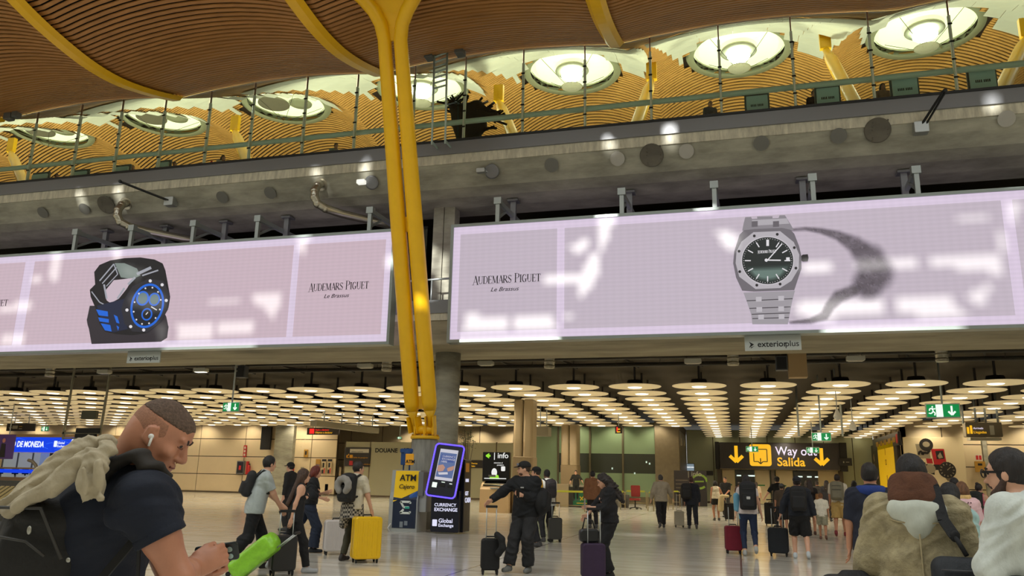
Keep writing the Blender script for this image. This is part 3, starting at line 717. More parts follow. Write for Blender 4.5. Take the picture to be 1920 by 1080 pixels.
for j in range(60):
    a = j * pi / 30; R_.poly(R_.ell(478 + 135 * sin(a), 386 - 124 * cos(a), 2, 2, n=5), 0, '', mb=(mb, Y), **O)
mb.obj('watch_hands_picture', EM('picture_white', (225, 222, 226), .95), RS, True)
dkp = EM('picture_near_black', (40, 36, 40), .8)
for x, y in ((403, 247), (532, 238), (628, 313), (637, 428), (548, 518), (417, 524), (321, 448), (317, 333)): R_.poly(R_.ell(x, y, 8, 8, n=14), dkp, 'watch_screw_picture', **O); R_.q -= 1
R_.q += 1; R_.poly([(668, 358), (676, 352), (704, 350), (708, 370), (704, 390), (676, 392), (668, 386)], dkp, 'watch_crown_picture', **O)
# tilted black and blue watch
L_ = Pic(LS); O = dict(ox=0, oy=360)
blk = EM('picture_black', (24, 22, 28), .8); blk2 = EM('picture_black_2', (44, 43, 52), .8); blue = EM('picture_blue', (22, 104, 220), .9); sil = EM('picture_silver', (168, 170, 180), .85); navy = EM('picture_navy', (30, 38, 66), .8)
L_.poly([(505, 640), (488, 720), (492, 745), (500, 770), (515, 855), (905, 842), (940, 820), (948, 760), (935, 700), (900, 640)], EM('picture_smoke', (52, 46, 54), .8), 'watch_shadow_picture', **O)
L_.poly([(530, 450), (560, 410), (620, 385), (700, 372), (790, 368), (870, 380), (915, 402), (930, 440), (945, 520), (957, 590), (948, 650), (915, 710), (870, 760), (820, 795), (745, 806), (650, 800), (590, 785), (560, 740), (540, 660), (510, 590), (505, 550), (535, 520)], blk, 'watch_strap_picture', **O)
L_.poly([(645, 400), (700, 400), (770, 430), (790, 470), (745, 490), (680, 480)], EM('picture_pale_green', (128, 140, 134), .85), 'watch_strap_picture', **O)
L_.poly([(588, 560), (640, 496), (748, 484), (712, 545), (668, 600), (622, 625), (600, 610)], EM('picture_pink_light', (205, 186, 198), .9), 'watch_strap_picture', **O)
mb = MB(); Y = L_.lay()
for a, b, w_ in (((560, 500), (640, 405), 7), ((575, 515), (655, 425), 6), ((598, 530), (662, 462), 5), ((640, 405), (662, 462), 6), ((585, 520), (600, 600), 10), ((515, 560), (560, 620), 6), ((560, 620), (600, 640), 6), ((770, 462), (850, 425), 16), ((800, 470), (890, 440), 8), ((700, 540), (660, 600), 10), ((720, 520), (760, 480), 12)): L_.poly(L_.line(a, b, w_, 0), 0, '', mb=(mb, Y), **O)
mb.obj('watch_clasp_picture', sil, LS, True)
L_.poly([(545, 640), (700, 600), (690, 700), (720, 770), (640, 790), (590, 780)], navy, 'watch_strap_picture', **O)
mb = MB(); Y = L_.lay()
for P in ([(540, 660), (606, 672), (608, 700), (556, 694)], [(552, 705), (612, 715), (612, 735), (560, 728)], [(566, 738), (620, 748), (628, 785), (590, 778)], [(640, 690), (660, 700), (672, 740), (655, 735)], [(655, 750), (670, 760), (664, 780)]): L_.poly(P, 0, '', mb=(mb, Y), **O)
mb.obj('watch_blue_inlay_picture', blue, LS, True)
L_.poly([(700, 600), (745, 530), (835, 488), (920, 500), (955, 570), (945, 660), (905, 730), (830, 790), (745, 785), (700, 740), (682, 660)], blk2, 'watch_bezel_picture', **O)
L_.poly(L_.ell(828, 640, 92, 128, .28), blue, 'watch_dial_picture', **O)
L_.poly(L_.ell(828, 640, 80, 115, .28), EM('picture_dial_navy', (20, 26, 40), .8), 'watch_dial_picture', **O)
for cx, cy, r in ((802, 598, 40), (868, 604, 36), (826, 688, 34)):
    L_.poly(L_.ell(cx, cy, r * .9, r * 1.05, .28), blue, 'watch_dial_picture', **O); L_.poly(L_.ell(cx, cy, r * .66, r * .8, .28), EM('picture_teal_grey', (104, 128, 130), .8) if cy < 650 else blk, 'watch_dial_picture', **O)
mb = MB(); Y = L_.lay()
for j in range(12):
    a = j * pi / 6; c, s_ = cos(.28), sin(.28); x, y = 74 * sin(a), -106 * cos(a); L_.poly(L_.ell(828 + x * c - y * s_, 640 + x * s_ + y * c, 5, 5, n=8), 0, '', mb=(mb, Y), **O)
for x, y in ((912, 522), (845, 500), (735, 757), (808, 776), (714, 664), (935, 610)): L_.poly(L_.ell(x, y, 9, 9, n=12), 0, '', mb=(mb, Y), **O)
L_.poly(L_.line((850, 645), (882, 664), 6, 0), 0, '', mb=(mb, Y), **O); L_.poly(L_.line((820, 690), (832, 676), 5, 0), 0, '', mb=(mb, Y), **O)
mb.obj('watch_hands_picture', EM('picture_white', (225, 222, 226), .95), LS, True)

# high contrast serif capitals made of thick and thin strokes
def arc(cx, cy, rx, ry, a0, a1, n=9): return [(cx + rx * cos(radians(a0 + (a1 - a0) * k / n)), cy + ry * sin(radians(a0 + (a1 - a0) * k / n))) for k in range(n + 1)]
K, T_ = .15, .05
def _s(*p, w=K): return (list(p), w)
def ser(x, y, h=.13): return ([(x - h, y), (x + h, y)], .04)
GL = {
 'A': (.66, [_s((.12, .02), (.36, 1), w=T_), _s((.34, 1), (.58, .02), w=K), _s((.18, .32), (.48, .32), w=T_), ser(.1, .02, .1), ser(.58, .02)]),
 'U': (.68, [_s((.13, .98), (.13, .3), w=K), (arc(.33, .28, .2, .27, 180, 360), .07), _s((.53, .28), (.53, .98), w=T_), ser(.13, .98), ser(.53, .98, .1)]),
 'D': (.68, [_s((.13, 0), (.13, 1)), ([(.13, .98)] + arc(.3, .5, .27, .48, 88, 30), .06), (arc(.3, .5, .27, .48, 40, -40), K * .9), (arc(.3, .5, .27, .48, -30, -88) + [(.13, .02)], .06), ser(.08, .02, .08), ser(.08, .98, .08)]),
 'E': (.56, [_s((.13, 0), (.13, 1)), _s((.05, .98), (.46, .98), w=T_), _s((.13, .52), (.38, .52), w=T_), _s((.05, .02), (.48, .02), w=T_), _s((.46, .98), (.46, .82), w=T_), _s((.48, .02), (.48, .2), w=T_), _s((.38, .6), (.38, .44), w=T_)]),
 'M': (.84, [_s((.13, 0), (.13, 1), w=T_), _s((.15, 1), (.4, .05), w=K * .9), _s((.4, .05), (.66, 1), w=T_), _s((.68, 0), (.68, 1)), ser(.13, .02, .1), ser(.68, .02), ser(.1, .98, .08), ser(.7, .98, .08)]),
 'R': (.66, [_s((.13, 0), (.13, 1)), ([(.13, .98)] + arc(.28, .75, .2, .23, 88, 30), .05), (arc(.28, .75, .2, .23, 45, -45), K * .9), (arc(.28, .75, .2, .23, -30, -88) + [(.13, .52)], .05), _s((.27, .52), (.56, .02), w=K), ser(.13, .02), ser(.08, .98, .08), ser(.58, .02, .08)]),
 'P': (.58, [_s((.13, 0), (.13, 1)), ([(.13, .98)] + arc(.28, .73, .2, .25, 88, 30), .05), (arc(.28, .73, .2, .25, 45, -45), K * .9), (arc(.28, .73, .2, .25, -30, -88) + [(.13, .48)], .05), ser(.13, .02), ser(.08, .98, .08)]),
 'S': (.52, [(arc(.26, .75, .17, .23, 20, 190), .07), ([(.09, .72), (.18, .58), (.34, .45), (.43, .3)], K), (arc(.25, .27, .18, .25, 10, -160), .07), _s((.42, .98), (.42, .78), w=T_), _s((.07, .04), (.07, .26), w=T_)]),
 'I': (.3, [_s((.15, 0), (.15, 1)), ser(.15, .02), ser(.15, .98)]),
 'G': (.68, [(arc(.34, .5, .24, .49, 50, 110), .06), (arc(.34, .5, .24, .49, 110, 250), K * .9), (arc(.34, .5, .24, .49, 250, 310), .06), _s((.5, .06), (.5, .42)), ser(.5, .42), _s((.5, .95), (.5, .72), w=T_)]),
 'T': (.6, [_s((.3, 0), (.3, 1)), _s((.05, .98), (.55, .98), w=T_), _s((.06, .98), (.06, .78), w=T_), _s((.54, .98), (.54, .78), w=T_), ser(.3, .02)]),
}
def serif_word(word, x, z, h, width, y, mat, parent):
    """first letter of each word larger; fitted to a width"""
    items = []; cur = 0; big = True
    for ch in word:
        if ch == ' ': cur += .34; big = True; continue
        k = 1.22 if big else 1.0; items.append((ch, cur, k, big)); cur += GL[ch][0] * k * .92; big = False
    sx = width / cur; mb = MB()
    for ch, c, k, b in items:
        dz = -.12 * h if b and ch == 'A' else 0
        for pts, w_ in GL[ch][1]:
            for (a0, b0), (a1, b1) in zip(pts[:-1], pts[1:]):
                P0 = (x + (c + a0 * k) * sx, z + dz + b0 * k * h); P1 = (x + (c + a1 * k) * sx, z + dz + b1 * k * h)
                mb.stroke([P0, P1], w_ * h * .82, y - .004, y)
    return mb.obj('lettering', mat, parent, True)
ink = M('printed_black', (16, 14, 18), .6)
for (px0, px1, py, t) in ((577, 690, 546, LS), (885, 1013, 533, RS)):
    a = atY(px0, py, SY); b = atY(px1, py, SY); h = .265
    serif_word('AUDEMARS PIGUET', a.x, a.z, h, (b.x - a.x), SY + .015, ink, t)
    text('lettering', 'Le Brassus', .2, ink, t, Vector(((a.x + b.x) / 2 - .05, SY + .01, a.z - .28)) - t.location, align='CENTER', shear=.35, sx=1.15)
a = atY(1420, 476, SY); serif_word('AUDEMARS PIGUET', a.x, a.z, .09, .55, SY - .045, EM('picture_white', (225, 222, 226)), RS)
a = atY(-90, 578, SY); serif_word('AUDEMARS PIGUET', a.x, a.z, .265, atY(12, 578, SY).x - a.x, SY + .015, ink, LS)
# small name boards under the screens
for (x0, y0, x1, y1, lab) in [(237, 668, 300, 681, 'small grey name board under the left screen'), (1397, 638, 1502, 658, 'small grey name board under the right screen')]:
    a = atY(x0, y1, 25.45); b = atY(x1, y0, 25.45); t = thing('name_board', lab, 'sign', (a.x, 25.45, a.z)); h = b.z - a.z
    wd = b.x - a.x
    MB().box(0, wd, 0, .05, 0, 5.98 - a.z).obj('board', M('board_grey', (186, 192, 188), .5), t)
    k = wd / 1.86
    text('lettering', 'exterior', .29 * k, ink, t, (.42 * k, -.004, .13 * k), bold=.012); text('lettering', 'plus', .29 * k, ink, t, (1.33 * k, -.004, .13 * k))
    MB().prism([(.14 * k, .32 * k), (.31 * k, .22 * k), (.14 * k, .1 * k), (.2 * k, .22 * k)], -.005, 0).prism([(.2 * k, .12 * k), (.33 * k, .17 * k), (.2 * k, .08 * k)], -.005, 0).obj('emblem', ink, t)

# ------------------------------------------------------------------ hall ceiling discs
disc_m = M('warm_reflector_disc', (232, 212, 160), .6, emit=.34, emit_rgb=(232, 208, 160))  # weak glow put into the plates for lamp light reflected off them
lamp_m = M('disc_lamp', (255, 245, 205), .6, emit=3.0, emit_rgb=(255, 238, 205))
rim_m = M('disc_rim', (44, 38, 30), .7)
dt = thing('ceiling_disc_light', 'round cream reflector lamp in the grid of discs under the hall ceiling', 'ceiling light', (1.36, 33.9, 5.4), 0, 'round disc lamps of the arrivals hall')
MB().lathe([(.3, .0), (1.06, .015), (1.1, .035), (1.09, .05), (.3, .04)], 32).obj('reflector_disc', disc_m, dt)
MB().lathe([(.01, -.03), (.24, -.025), (.3, .0), (.3, .05), (.01, .05)], 20).obj('lamp', lamp_m, dt)
hm = MB().lathe([(.02, .06), (.95, .06), (.35, .12), (.3, .3), (.02, .3)], 20); hm.box(-.04, .04, -.04, .04, .3, .95); hm.obj('housing', rim_m, dt)
XS = [1.36 + 2.73 * k for k in range(0, 14)] + [-1.36, -4.0, -6.62, -9.2, -11.7, -14.15, -16.6, -19.2, -21.75, -24.4, -26.8, -29.2, -31.8, -34.1] + [-34.1 - 2.42 * k for k in range(1, 14)]
first = True; nd = 0; ROWS = {}
EYE2 = EYEP
for j in range(15):
    y = 33.9 + 2.62 * j
    for x in XS:
        if y > 59.3 and not (CX0 + 1.1 < x < CX1 - 1.1): continue
        d = Vector((x, y, 5.4)) - EYEP; zf = d.dot(_f)
        if abs(d.dot(RIGHT)) / zf > .68: continue
        if (x - cxm) ** 2 + (y - 27.4) ** 2 < 1: continue
        if first: o = dt; first = False
        else: o = copy_tree(dt)
        o.location = (x, y, 5.4); nd += 1; ROWS.setdefault(j, []).append((x, o))
ORD = 'first second third fourth fifth sixth seventh eighth ninth tenth eleventh twelfth thirteenth fourteenth fifteenth sixteenth seventeenth eighteenth nineteenth twentieth'.split()
ORD += ['twenty ' + w_ for w_ in ORD[:9]] + ['thirtieth'] + ['thirty ' + w_ for w_ in ORD[:9]]
for j, L_ in ROWS.items():
    for k, (x, o) in enumerate(sorted(L_, key=lambda q: q[0])):
        o['label'] = 'cream ceiling disc lamp, ' + ORD[k] + ' from the left in the ' + (ORD[j] if j else 'front') + ' row'
hl = [(x, y) for y in (36.5, 44.4, 52.2) for x in XS[::3] if -42 < x < 14] + [(3.9, 63), (3.9, 68)]
for x, y in hl:                     # the beams of some of the disc lamps
    l = bpy.data.lights.new('disc_beam', 'SPOT'); l.energy = 620; l.color = (1, .88, .68); l.spot_size = radians(165); l.spot_blend = .6; l.shadow_soft_size = .2
    o = bpy.data.objects.new('disc_beam', l); COL.objects.link(o); o.location = (x, y - .0, 5.3)
for x, y in [(-70 + 4.4 * k, 58.7) for k in range(9)] + [(-33.2, 58.7)] + [(-27 + 3 * k, 64.6) for k in range(6)] + [(-11.5 + 3.0 * k, 58.8) for k in range(3)] + [(12.5 + 3 * k, 58.7) for k in range(8)]:
    l = bpy.data.lights.new('wall_washer', 'SPOT'); l.energy = 170; l.color = (1, .86, .62); l.spot_size = radians(120); l.spot_blend = .7; l.shadow_soft_size = .1
    o = bpy.data.objects.new('wall_washer', l); COL.objects.link(o); o.location = (x, y, 5.75); o.rotation_euler = (radians(22), 0, 0)
# ------------------------------------------------------------------ services between beam and discs
gal = M('spiral_duct', (150, 146, 130), .35, metal=.8, noise=.3, nscale=9)
sv = M('service_steel', (66, 62, 54), .5, metal=.4)
for i, (y, z, r) in enumerate([(30.6, 6.15, .06), (31.6, 6.0, .05), (32.3, 6.15, .07)]):
    tag(MB().tube([(-60, y, z), (30, y, z)], r, 8).obj('service_pipe', sv), ['thin dark service pipe nearest the beam under the hall ceiling', 'middle dark service pipe over the front disc lamps', 'thick dark service pipe just in front of the disc lamps'][i], 'pipe')
struct(MB().box(-75, 45, 29.2, 31.5, 6.9, 7.0), 'ceiling_service_bay', M('tan_soffit', (206, 186, 142), .8, noise=.2, nscale=.6))
for i, px in enumerate((95, 725, 1175 - 145, 1375, 1770 - 2, 450)):
    x = atY(px, 690, 30.2).x
    m = MB(); m.tube([(x, 30.2, 5.75), (x, 30.2, 6.95)], .2, 16)
    for k in range(7): m.tube([(x, 30.2, 5.8 + k * .17), (x, 30.2, 5.86 + k * .17)], .215, 16)
    tag(m.obj('spiral_duct', gal), 'short silver spiral duct hanging under the beam, ' + ['at the far left edge', 'left of the yellow struts', 'right of the round column', 'left of the right name board', 'near the exit sign on the right', 'beside the black loudspeaker'][i], 'duct', 'silver ducts under the beam')
tm = MB()
for k in range(26):
    x = -44 + k * 2.6; tm.bar((x, 29.3, 6.75), (x + 1.2, 33.5, 6.2), .08, .12); tm.bar((x + 1.4, 29.3, 6.8), (x + 1.4, 33, 6.8), .06, .1)
for k in range(40):
    x = -46 + k * 1.73; tm.bar((x, 31.8, 5.6 + .5), (x, 31.8, 6.8), .02, .02)
tag(tm.obj('ceiling_framework', sv), 'dark steel bracing framework above the front row of disc lamps', 'framework')
ld = M('work_light_lit', (255, 250, 235), emit=1.5)
for i, (px, py) in enumerate([(196, 697), (377, 694), (685, 686), (911, 681), (1299, 677), (1604, 672)]):
    p = atY(px, py, 29.6); t = thing('work_light', 'small pale floodlight on two hangers under the beam, ' + ['below the tilted watch', 'right of the left name board', 'left of the yellow struts', 'right of the round column', 'left of the right name board', 'right of the right name board'][i], 'floodlight', p, 0, 'small floodlights under the beam')
    MB().rbox(-.3, .3, -.15, .15, -.08, .08, .03).obj('lamp_head', M('pale_housing', (178, 176, 160), .4), t)
    MB().rbox(-.24, .24, -.12, .12, -.1, -.08, .02).obj('lamp_glass', ld if i in (1,) else M('dull_lens', (190, 186, 170), .3), t)
    m = MB(); m.tube([(-.22, 0, .06), (-.25, -.05, .5), (-.3, -.1, 6.92 - p.z)], .018, 6); m.tube([(.2, 0, .06), (.25, -.05, 6.92 - p.z)], .012, 6); m.obj('hanger', sv, t)
for (px0, py0, px1, py1, Y, lab) in [(441, 685, 460, 708, 30, 'black loudspeaker box under the beam left of the yellow struts'), (1455, 667, 1476, 694, 30, 'black loudspeaker box below the right name board')]:
    a = atY(px0, py1, Y); b = atY(px1, py0, Y); t = thing('loudspeaker', lab, 'loudspeaker', a)
    MB().rbox(0, b.x - a.x, 0, .3, 0, b.z - a.z, .03).obj('cabinet', M('speaker_frame', (70, 72, 74), .5), t); MB().box(.04, b.x - a.x - .04, -.01, 0, .04, b.z - a.z - .04).obj('grille', black_m, t)
    MB().bar(((b.x - a.x) / 2, .15, b.z - a.z), ((b.x - a.x) / 2, .15, 6.9 - a.z), .05, .05).obj('hanger', sv, t)
tag(MB().box(0, .62, 0, .5, 0, .95).obj('ceiling_flap', M('tan_board', (168, 140, 96), .6), loc=atY(1480, 707, 30)), 'tan board hanging beside the loudspeaker below the right name board', 'board')
# hangers and posts in the gap above the screens
for i, px in enumerate((205, 315, 425, 540, 962, 1180, 1507, 1700)):
    x = atY(px, 380, 27).x
    m = MB(); m.box(x - .1, x + .1, 27, 27.15, 10.2, 11.62); m.box(x - .2, x + .2, 26.9, 27.3, 11.52, 11.6)
    tag(m.obj('hanger_post', steel_grey), 'grey post hanging under the upper slab, ' + ['between the two leftmost brackets', 'second from the left', 'third from the left', 'just left of the paired yellow struts', 'above the left end of the right screen', 'above the left half of the right screen', 'above the upright watch', 'at the upper right'][i], 'post', 'grey posts above the screens')
bgm = glass('balustrade_glass', (150, 150, 120), .12)
for i, (a, b) in enumerate([(-34, -22), (-21.9, -11.4), (-8.2, 0), (.1, 10)]):
    t = thing('glass_balustrade', ['leftmost dim glass balustrade above the left screen', 'dim glass balustrade above the right part of the left screen', 'dim glass balustrade above the left part of the right screen', 'dim glass balustrade above the upright watch'][i], 'balustrade', (a, 28.3, 7.4))
    n = max(2, int((b - a) / 2.6)); m = MB(); r = MB()
    for k in range(n):
        x0 = (b - a) * k / n; x1 = (b - a) * (k + 1) / n; m.box(x0 + .03, x1 - .03, 0, .02, 0, 3.75); r.box(x0 - .02, x0 + .02, -.02, .04, 0, 3.8)
    r.box(0, b - a, -.03, .05, 3.75, 3.82)
    m.obj('pane', bgm, t); r.obj('frame', rail_dark, t)
cl = M('ceiling_strip_lit', (235, 240, 235), emit=2.2)
t = thing('gap_railing', 'steel railing with lit strips in the gap between the two screens', 'railing', (-10.9, 26.4, 7.45))
m = MB(); m.tube([(-.6, 0, 1.05), (1.6, 0, 1.1)], .04, 8)
for x in (-.5, .5, 1.5): m.tube([(x, 0, 0), (x, 0, 1.07)], .03, 8)
m.obj('rail', steel_pale, t)
for x in (-.1, .85): MB().box(x, x + .36, -.05, 0, -.02, .22).obj('lit_strip', cl, t)

# ------------------------------------------------------------------ pictogram exit signs
green = EM('exit_green', (0, 140, 70), .9); exw = EM('exit_white', (235, 250, 235), 1.1)
def exit_sign(px, py, wpx, Y, lab, rod=1.0, boxrgb=(190, 195, 190)):
    c = atY(px, py, Y); s = (c - EYEP).dot(_f) / F_PX; W = wpx * s * 1.03; H = W * .47
    t = thing('exit_sign', lab, 'exit sign', c, -.1)
    MB().rbox(-W / 2, W / 2, 0, .1, -H / 2, H / 2, .03).obj('case', M('exit_case', boxrgb, .4), t)
    w2, h2 = W / 2 * .93, H / 2 * .84
    MB().box(-w2, w2, -.004, 0, -h2, h2).obj('green_face', green, t)
    k = W / .8; P = MB()
    # running figure in front of a doorway
    P.box(-.16 * k, -.0 * k, -.008, -.004, -h2, h2)
    P.obj('doorway', exw, t)
    f = MB(); yy = (-.01, -.004)
    f.prism([(-.235 * k + .02 * k * cos(a), .1 * k + .02 * k * sin(a)) for a in [q * pi / 5 for q in range(10)]], *yy)
    for st in ([(-.25, .07), (-.22, -.02)], [(-.22, -.02), (-.18, -.06), (-.2, -.12)], [(-.23, -.02), (-.27, -.07), (-.33, -.06)], [(-.245, .06), (-.2, .04), (-.17, .06)], [(-.25, .06), (-.3, .05), (-.31, .0)]): f.stroke([(a * k, b * k) for a, b in st], .03 * k, *yy)
    f.stroke([(.2 * k, .12 * k), (.2 * k, -.1 * k)], .045 * k, *yy); f.stroke([(.12 * k, -.02 * k), (.2 * k, -.11 * k), (.28 * k, -.02 * k)], .045 * k, *yy)
    f.obj('pictogram', exw, t)
    MB().tube([(0, .05, H / 2), (0, .05, (6.92 if Y < 31.5 else 6.36) - c.z)], .035, 8).obj('rod', steel_pale, t)
    return t
exit_sign(433, 763, 38, 29.3, 'green running-man exit sign hanging above the shaven-headed man', 2.3)
exit_sign(1768, 770, 57, 34.6, 'largest green exit sign, hanging at the right above the crowd', 2.2)
exit_sign(1540, 819, 34, 38, 'small green exit sign hanging above the right end of the way out sign', 1.6)
exit_sign(1410, 842, 22, 57.5, 'tiny green exit sign in front of the yellow pictogram of the way out sign', 1.3)
exit_sign(1524, 844, 23, 54, 'tiny green exit sign over the last letters of the way out sign', 1.4)
exit_sign(84, 804, 19, 54.8, 'small green exit sign above the blue currency booth', .7)
exit_sign(749, 821, 9, 57, 'tiny green exit sign above the customs lettering', .7)

# ------------------------------------------------------------------ way out sign and doors
ysign = EM('sign_yellow', (252, 186, 30), 1.0); wsign = EM('sign_white', (238, 226, 246), 1.05); sdark = M('sign_dark_brown', (34, 28, 26), .35)
a = atY(1350, 878, 69.5); b = atY(1573, 831, 69.5); W = b.x - a.x; H = (b.z - a.z)
t = thing('way_out_sign', 'big dark sign reading Way out Salida with yellow arrows above the exit doors', 'sign', (a.x, 69.5, a.z))
MB().rbox(0, W, 0, 1.62, 0, H, .05).obj('board', sdark, t); MB().box(-.35, -.02, .1, .5, -.05, H + .05).obj('side_panel', black_m, t); MB().box(W + .02, W + .55, .1, .5, -.1, H + .05).obj('side_panel', black_m, t)
fx = lambda px: (px - 1350) / 223 * W; fz = lambda py: (878 - py) / 47 * H
def arrow_down(x, z0, z1, w, mat, name='arrow'):
    m = MB(); m.stroke([(x, z1), (x, z0 + .1)], w, -.02, 0); m.stroke([(x - w * 1.9, z0 + w * 2.1), (x, z0 + w * .3), (x + w * 1.9, z0 + w * 2.1)], w, -.02, 0)
    return m.obj(name, mat, t)
arrow_down(fx(1382), fz(868), fz(837), .27, ysign); arrow_down(fx(1540), fz(871), fz(840), .27, ysign)
MB().rbox(fx(1407), fx(1448), -.02, 0, fz(873), fz(834), .22, 4).obj('pictogram', ysign, t)
m = MB()
for q in ([(1421, 843), (1440, 843), (1440, 865), (1432, 865)], [(1415, 850), (1415, 865), (1423, 865)]): m.stroke([(fx(x), fz(y)) for x, y in q], .07, -.03, -.02)
m.stroke([(fx(1427.5), fz(859)), (fx(1427.5), fz(868))], .08, -.03, -.02); m.stroke([(fx(1423), fz(865)), (fx(1427.5), fz(869)), (fx(1432), fz(865))], .08, -.03, -.02)
m.obj('pictogram_line', sdark, t)
text('lettering', 'Way out', .98, wsign, t, (fx(1456), -.02, fz(853)), sx=.9, bold=.008); text('lettering', 'Salida', .95, ysign, t, (fx(1458), -.02, fz(872)), sx=1.0, bold=.02)
dg = M('door_glass_dim', (110, 120, 112), .15); dl = M('beige_door_leaf', (196, 180, 140), .4)
t = thing('exit_doors', 'wide sliding exit doors under the way out sign', 'doors', (a.x, 70.6, 0))
m = MB(); m.box(0, W, -.35, 0, 2.75, 3.05); m.obj('door_header', M('steel_header', (176, 156, 118), .3, metal=.6), t)
zt_ = 2.72
for (u0, u1, kind) in [(.15, 1.15, 0), (1.2, 2.7, 1), (2.75, 3.9, 0), (4.4, 5.7, 0), (5.75, 7.6, 1), (7.65, 9.2, 0)]:
    if u1 > W: u1 = W
    if kind: MB().box(u0, u1, .1, .14, 0, zt_).obj('opening', M('dim_landside', (44, 46, 44), .3, noise=.5, nscale=1.2), t)
    else:
        MB().rbox(u0, u1, 0, .08, .02, zt_, .03).obj('door_leaf', dl, t); MB().box(u0 + .2, u0 + .75, -.01, 0, 1.45, 1.55).obj('green_stripe', M('green_door_tape', (20, 110, 50), .5), t)
for u in (1.3, 2.2, 2.5, 6.1, 6.8, 7.4): MB().box(u, u + .35, .08, .1, 2.2, 2.3).obj('landside_light', M('landside_glow', (210, 230, 225), emit=1.2), t)
MB().box(-.25, .1, -.2, .1, 0, 3.05).box(W - .1, W + .25, -.2, .1, 0, 3.05).box(4.0, 4.3, -.2, .1, 0, 2.75).obj('door_post', M('dark_post', (70, 58, 40), .4), t)

# ------------------------------------------------------------------ ATM and currency kiosk
p = atZ(727, 996); q = atZ(782, 998)
aw = .88; t = thing('cash_machine', 'grey cash machine with a yellow and navy front beside the round pedestal', 'cash machine', (p.x, p.y, 0))
at_grey = M('atm_grey', (168, 172, 170), .4)
h = 1.72
def side(x0, x1, y0, poly, mat, name): return MB().prism(poly, x0, x1, lambda a_, b_, c_: (c_, a_, b_)).obj(name, mat, t)
side(0, aw, 0, [(0, 0), (.75, 0), (.75, h), (.12, h), (.06, 1.1), (0, .9)], at_grey, 'body')
fm_ = MB().add([(.12, -.01, .1), (aw - .04, -.01, .1), (aw - .04, -.01, .9), (aw - .04, .05, 1.1), (.12, .05, 1.1), (.12, -.01, .9)], [(0, 1, 2, 5), (5, 2, 3, 4)])
fm_.obj('navy_front', M('atm_navy', (22, 38, 66), .35), t)
ff = lambda x, z: (x, -.012 + max(0, z - .9) * (.06 / .2) if z < 1.1 else .048 + (z - 1.1) * (.06 / (h - 1.1)), z)
m = MB(); P_ = [(.12, 1.02), (.12, h - .02), (aw - .03, h - .02), (aw - .03, 1.15), (.5, .98), (.12, .82)]
m.add([(x, ff(x, z)[1] - .006, z) for x, z in P_], [(5, 4, 3, 2, 1, 0)]); m.f[-1] = m.f[-1][::-1]; m.obj('yellow_front', M('atm_yellow', (250, 204, 20), .4, emit=.08), t)
MB().add([(.62, -.0, .95), (aw - .03, -.0, .84), (aw - .03, .03, 1.14), (.55, .03, 1.0)], [(0, 1, 2, 3)]).obj('blue_flash', M('atm_blue', (40, 92, 170), .4), t)
text('lettering', 'ATM', .25, ink, t, (.28, .03, 1.42), tilt=pi / 2 - .1, bold=.02); text('lettering', 'Cajero', .175, ink, t, (.26, .01, 1.2), tilt=pi / 2 - .1, shear=.2, bold=.008)
m = MB(); m.stroke([(.66, .78), (.66, .83), (.36, .83), (.46, .68), (.62, .68)], .06, -.02, -.012); m.stroke([(.46, .62), (.36, .52), (.66, .52), (.66, .57)], .06, -.02, -.012); m.obj('emblem', M('emblem_white', (230, 240, 235), .5), t)
MB().box(.5, .64, -.022, -.012, .64, .7).obj('emblem_bar', M('emblem_teal', (60, 180, 160), .5), t)
MB().box(.36, .46, -.02, -.012, .12, .28).box(.5, .6, -.02, -.012, .18, .3).obj('small_print', M('print_grey', (130, 140, 150), .5), t)
MB().rbox(aw, aw + .22, .1, .5, .55, 1.15, .03).obj('side_box', M('side_box_grey', (178, 182, 176), .4), t)
MB().rbox(aw - .02, aw + .14, .02, .7, 1.0, 1.68, .02).obj('rear_cabinet', M('atm_grey_dark', (120, 122, 120), .4), t)
m = MB(); m.rbox(.2, .42, .2, .5, h + .15, h + .52, .02); m.rbox(.18, .58, .16, .22, h + .5, h + .62, .03); m.ball((.42, .2, h + .5), .13, .05, .13)
m.tube([(.26, .3, h), (.26, .3, h + .18)], .025, 8); m.tube([(.48, .22, h), (.48, .22, h + .18)], .025, 8); m.obj('top_sign', M('atm_sign_blue', (26, 70, 130), .4), t)
MB().rbox(.38, .64, .12, .15, h + .15, h + .47, .02).obj('top_sign_face', M('atm_sign_orange', (236, 168, 40), .4, emit=.1), t)
text('lettering', 'ATM', .14, ink, t, (.4, .11, h + .2), bold=.02)
MB().tube([(.08, -.03, 0), (.02, -.06, .1), (.1, -.05, .22)], .02, 6).obj('cable', white_m, t)

p = atZ(806, 1000); Yk = p.y
t = thing('currency_kiosk', 'dark blue currency exchange kiosk with a tilted screen ringed in violet light', 'kiosk', (p.x, Yk, 0))
nav = M('kiosk_navy', (18, 22, 40), .3)
MB().rbox(0, .84, 0, .7, .04, 1.18, .04).obj('cabinet', nav, t)
MB().rbox(.5, .9, .22, .8, .04, 2.05, .03).obj('rear_cabinet', M('kiosk_black', (20, 20, 26), .3), t)
hd = thing_h = MB(); hw, hh = .43, .74
hd.rbox(-hw, hw, -.05, .12, -hh, hh, .1, 5)
cH = atY(836, 883, Yk - .15)
ho = hd.obj('screen_head', nav, t); ho.location = (cH.x - p.x, -.15, cH.z); ho.rotation_euler = (-.22, .1, 0)
def hsub(mb, name, mat): o = mb.obj(name, mat, ho); return o
m = MB(); q_ = [(hw * cx + (-.1 * cx) + .1 * cos(a_), hh * cz + (-.1 * cz) + .1 * sin(a_)) for cx, cz, s0 in ((1, 1, 0), (-1, 1, 90), (-1, -1, 180), (1, -1, 270)) for a_ in [radians(s0 + 22.5 * k) for k in range(5)]]
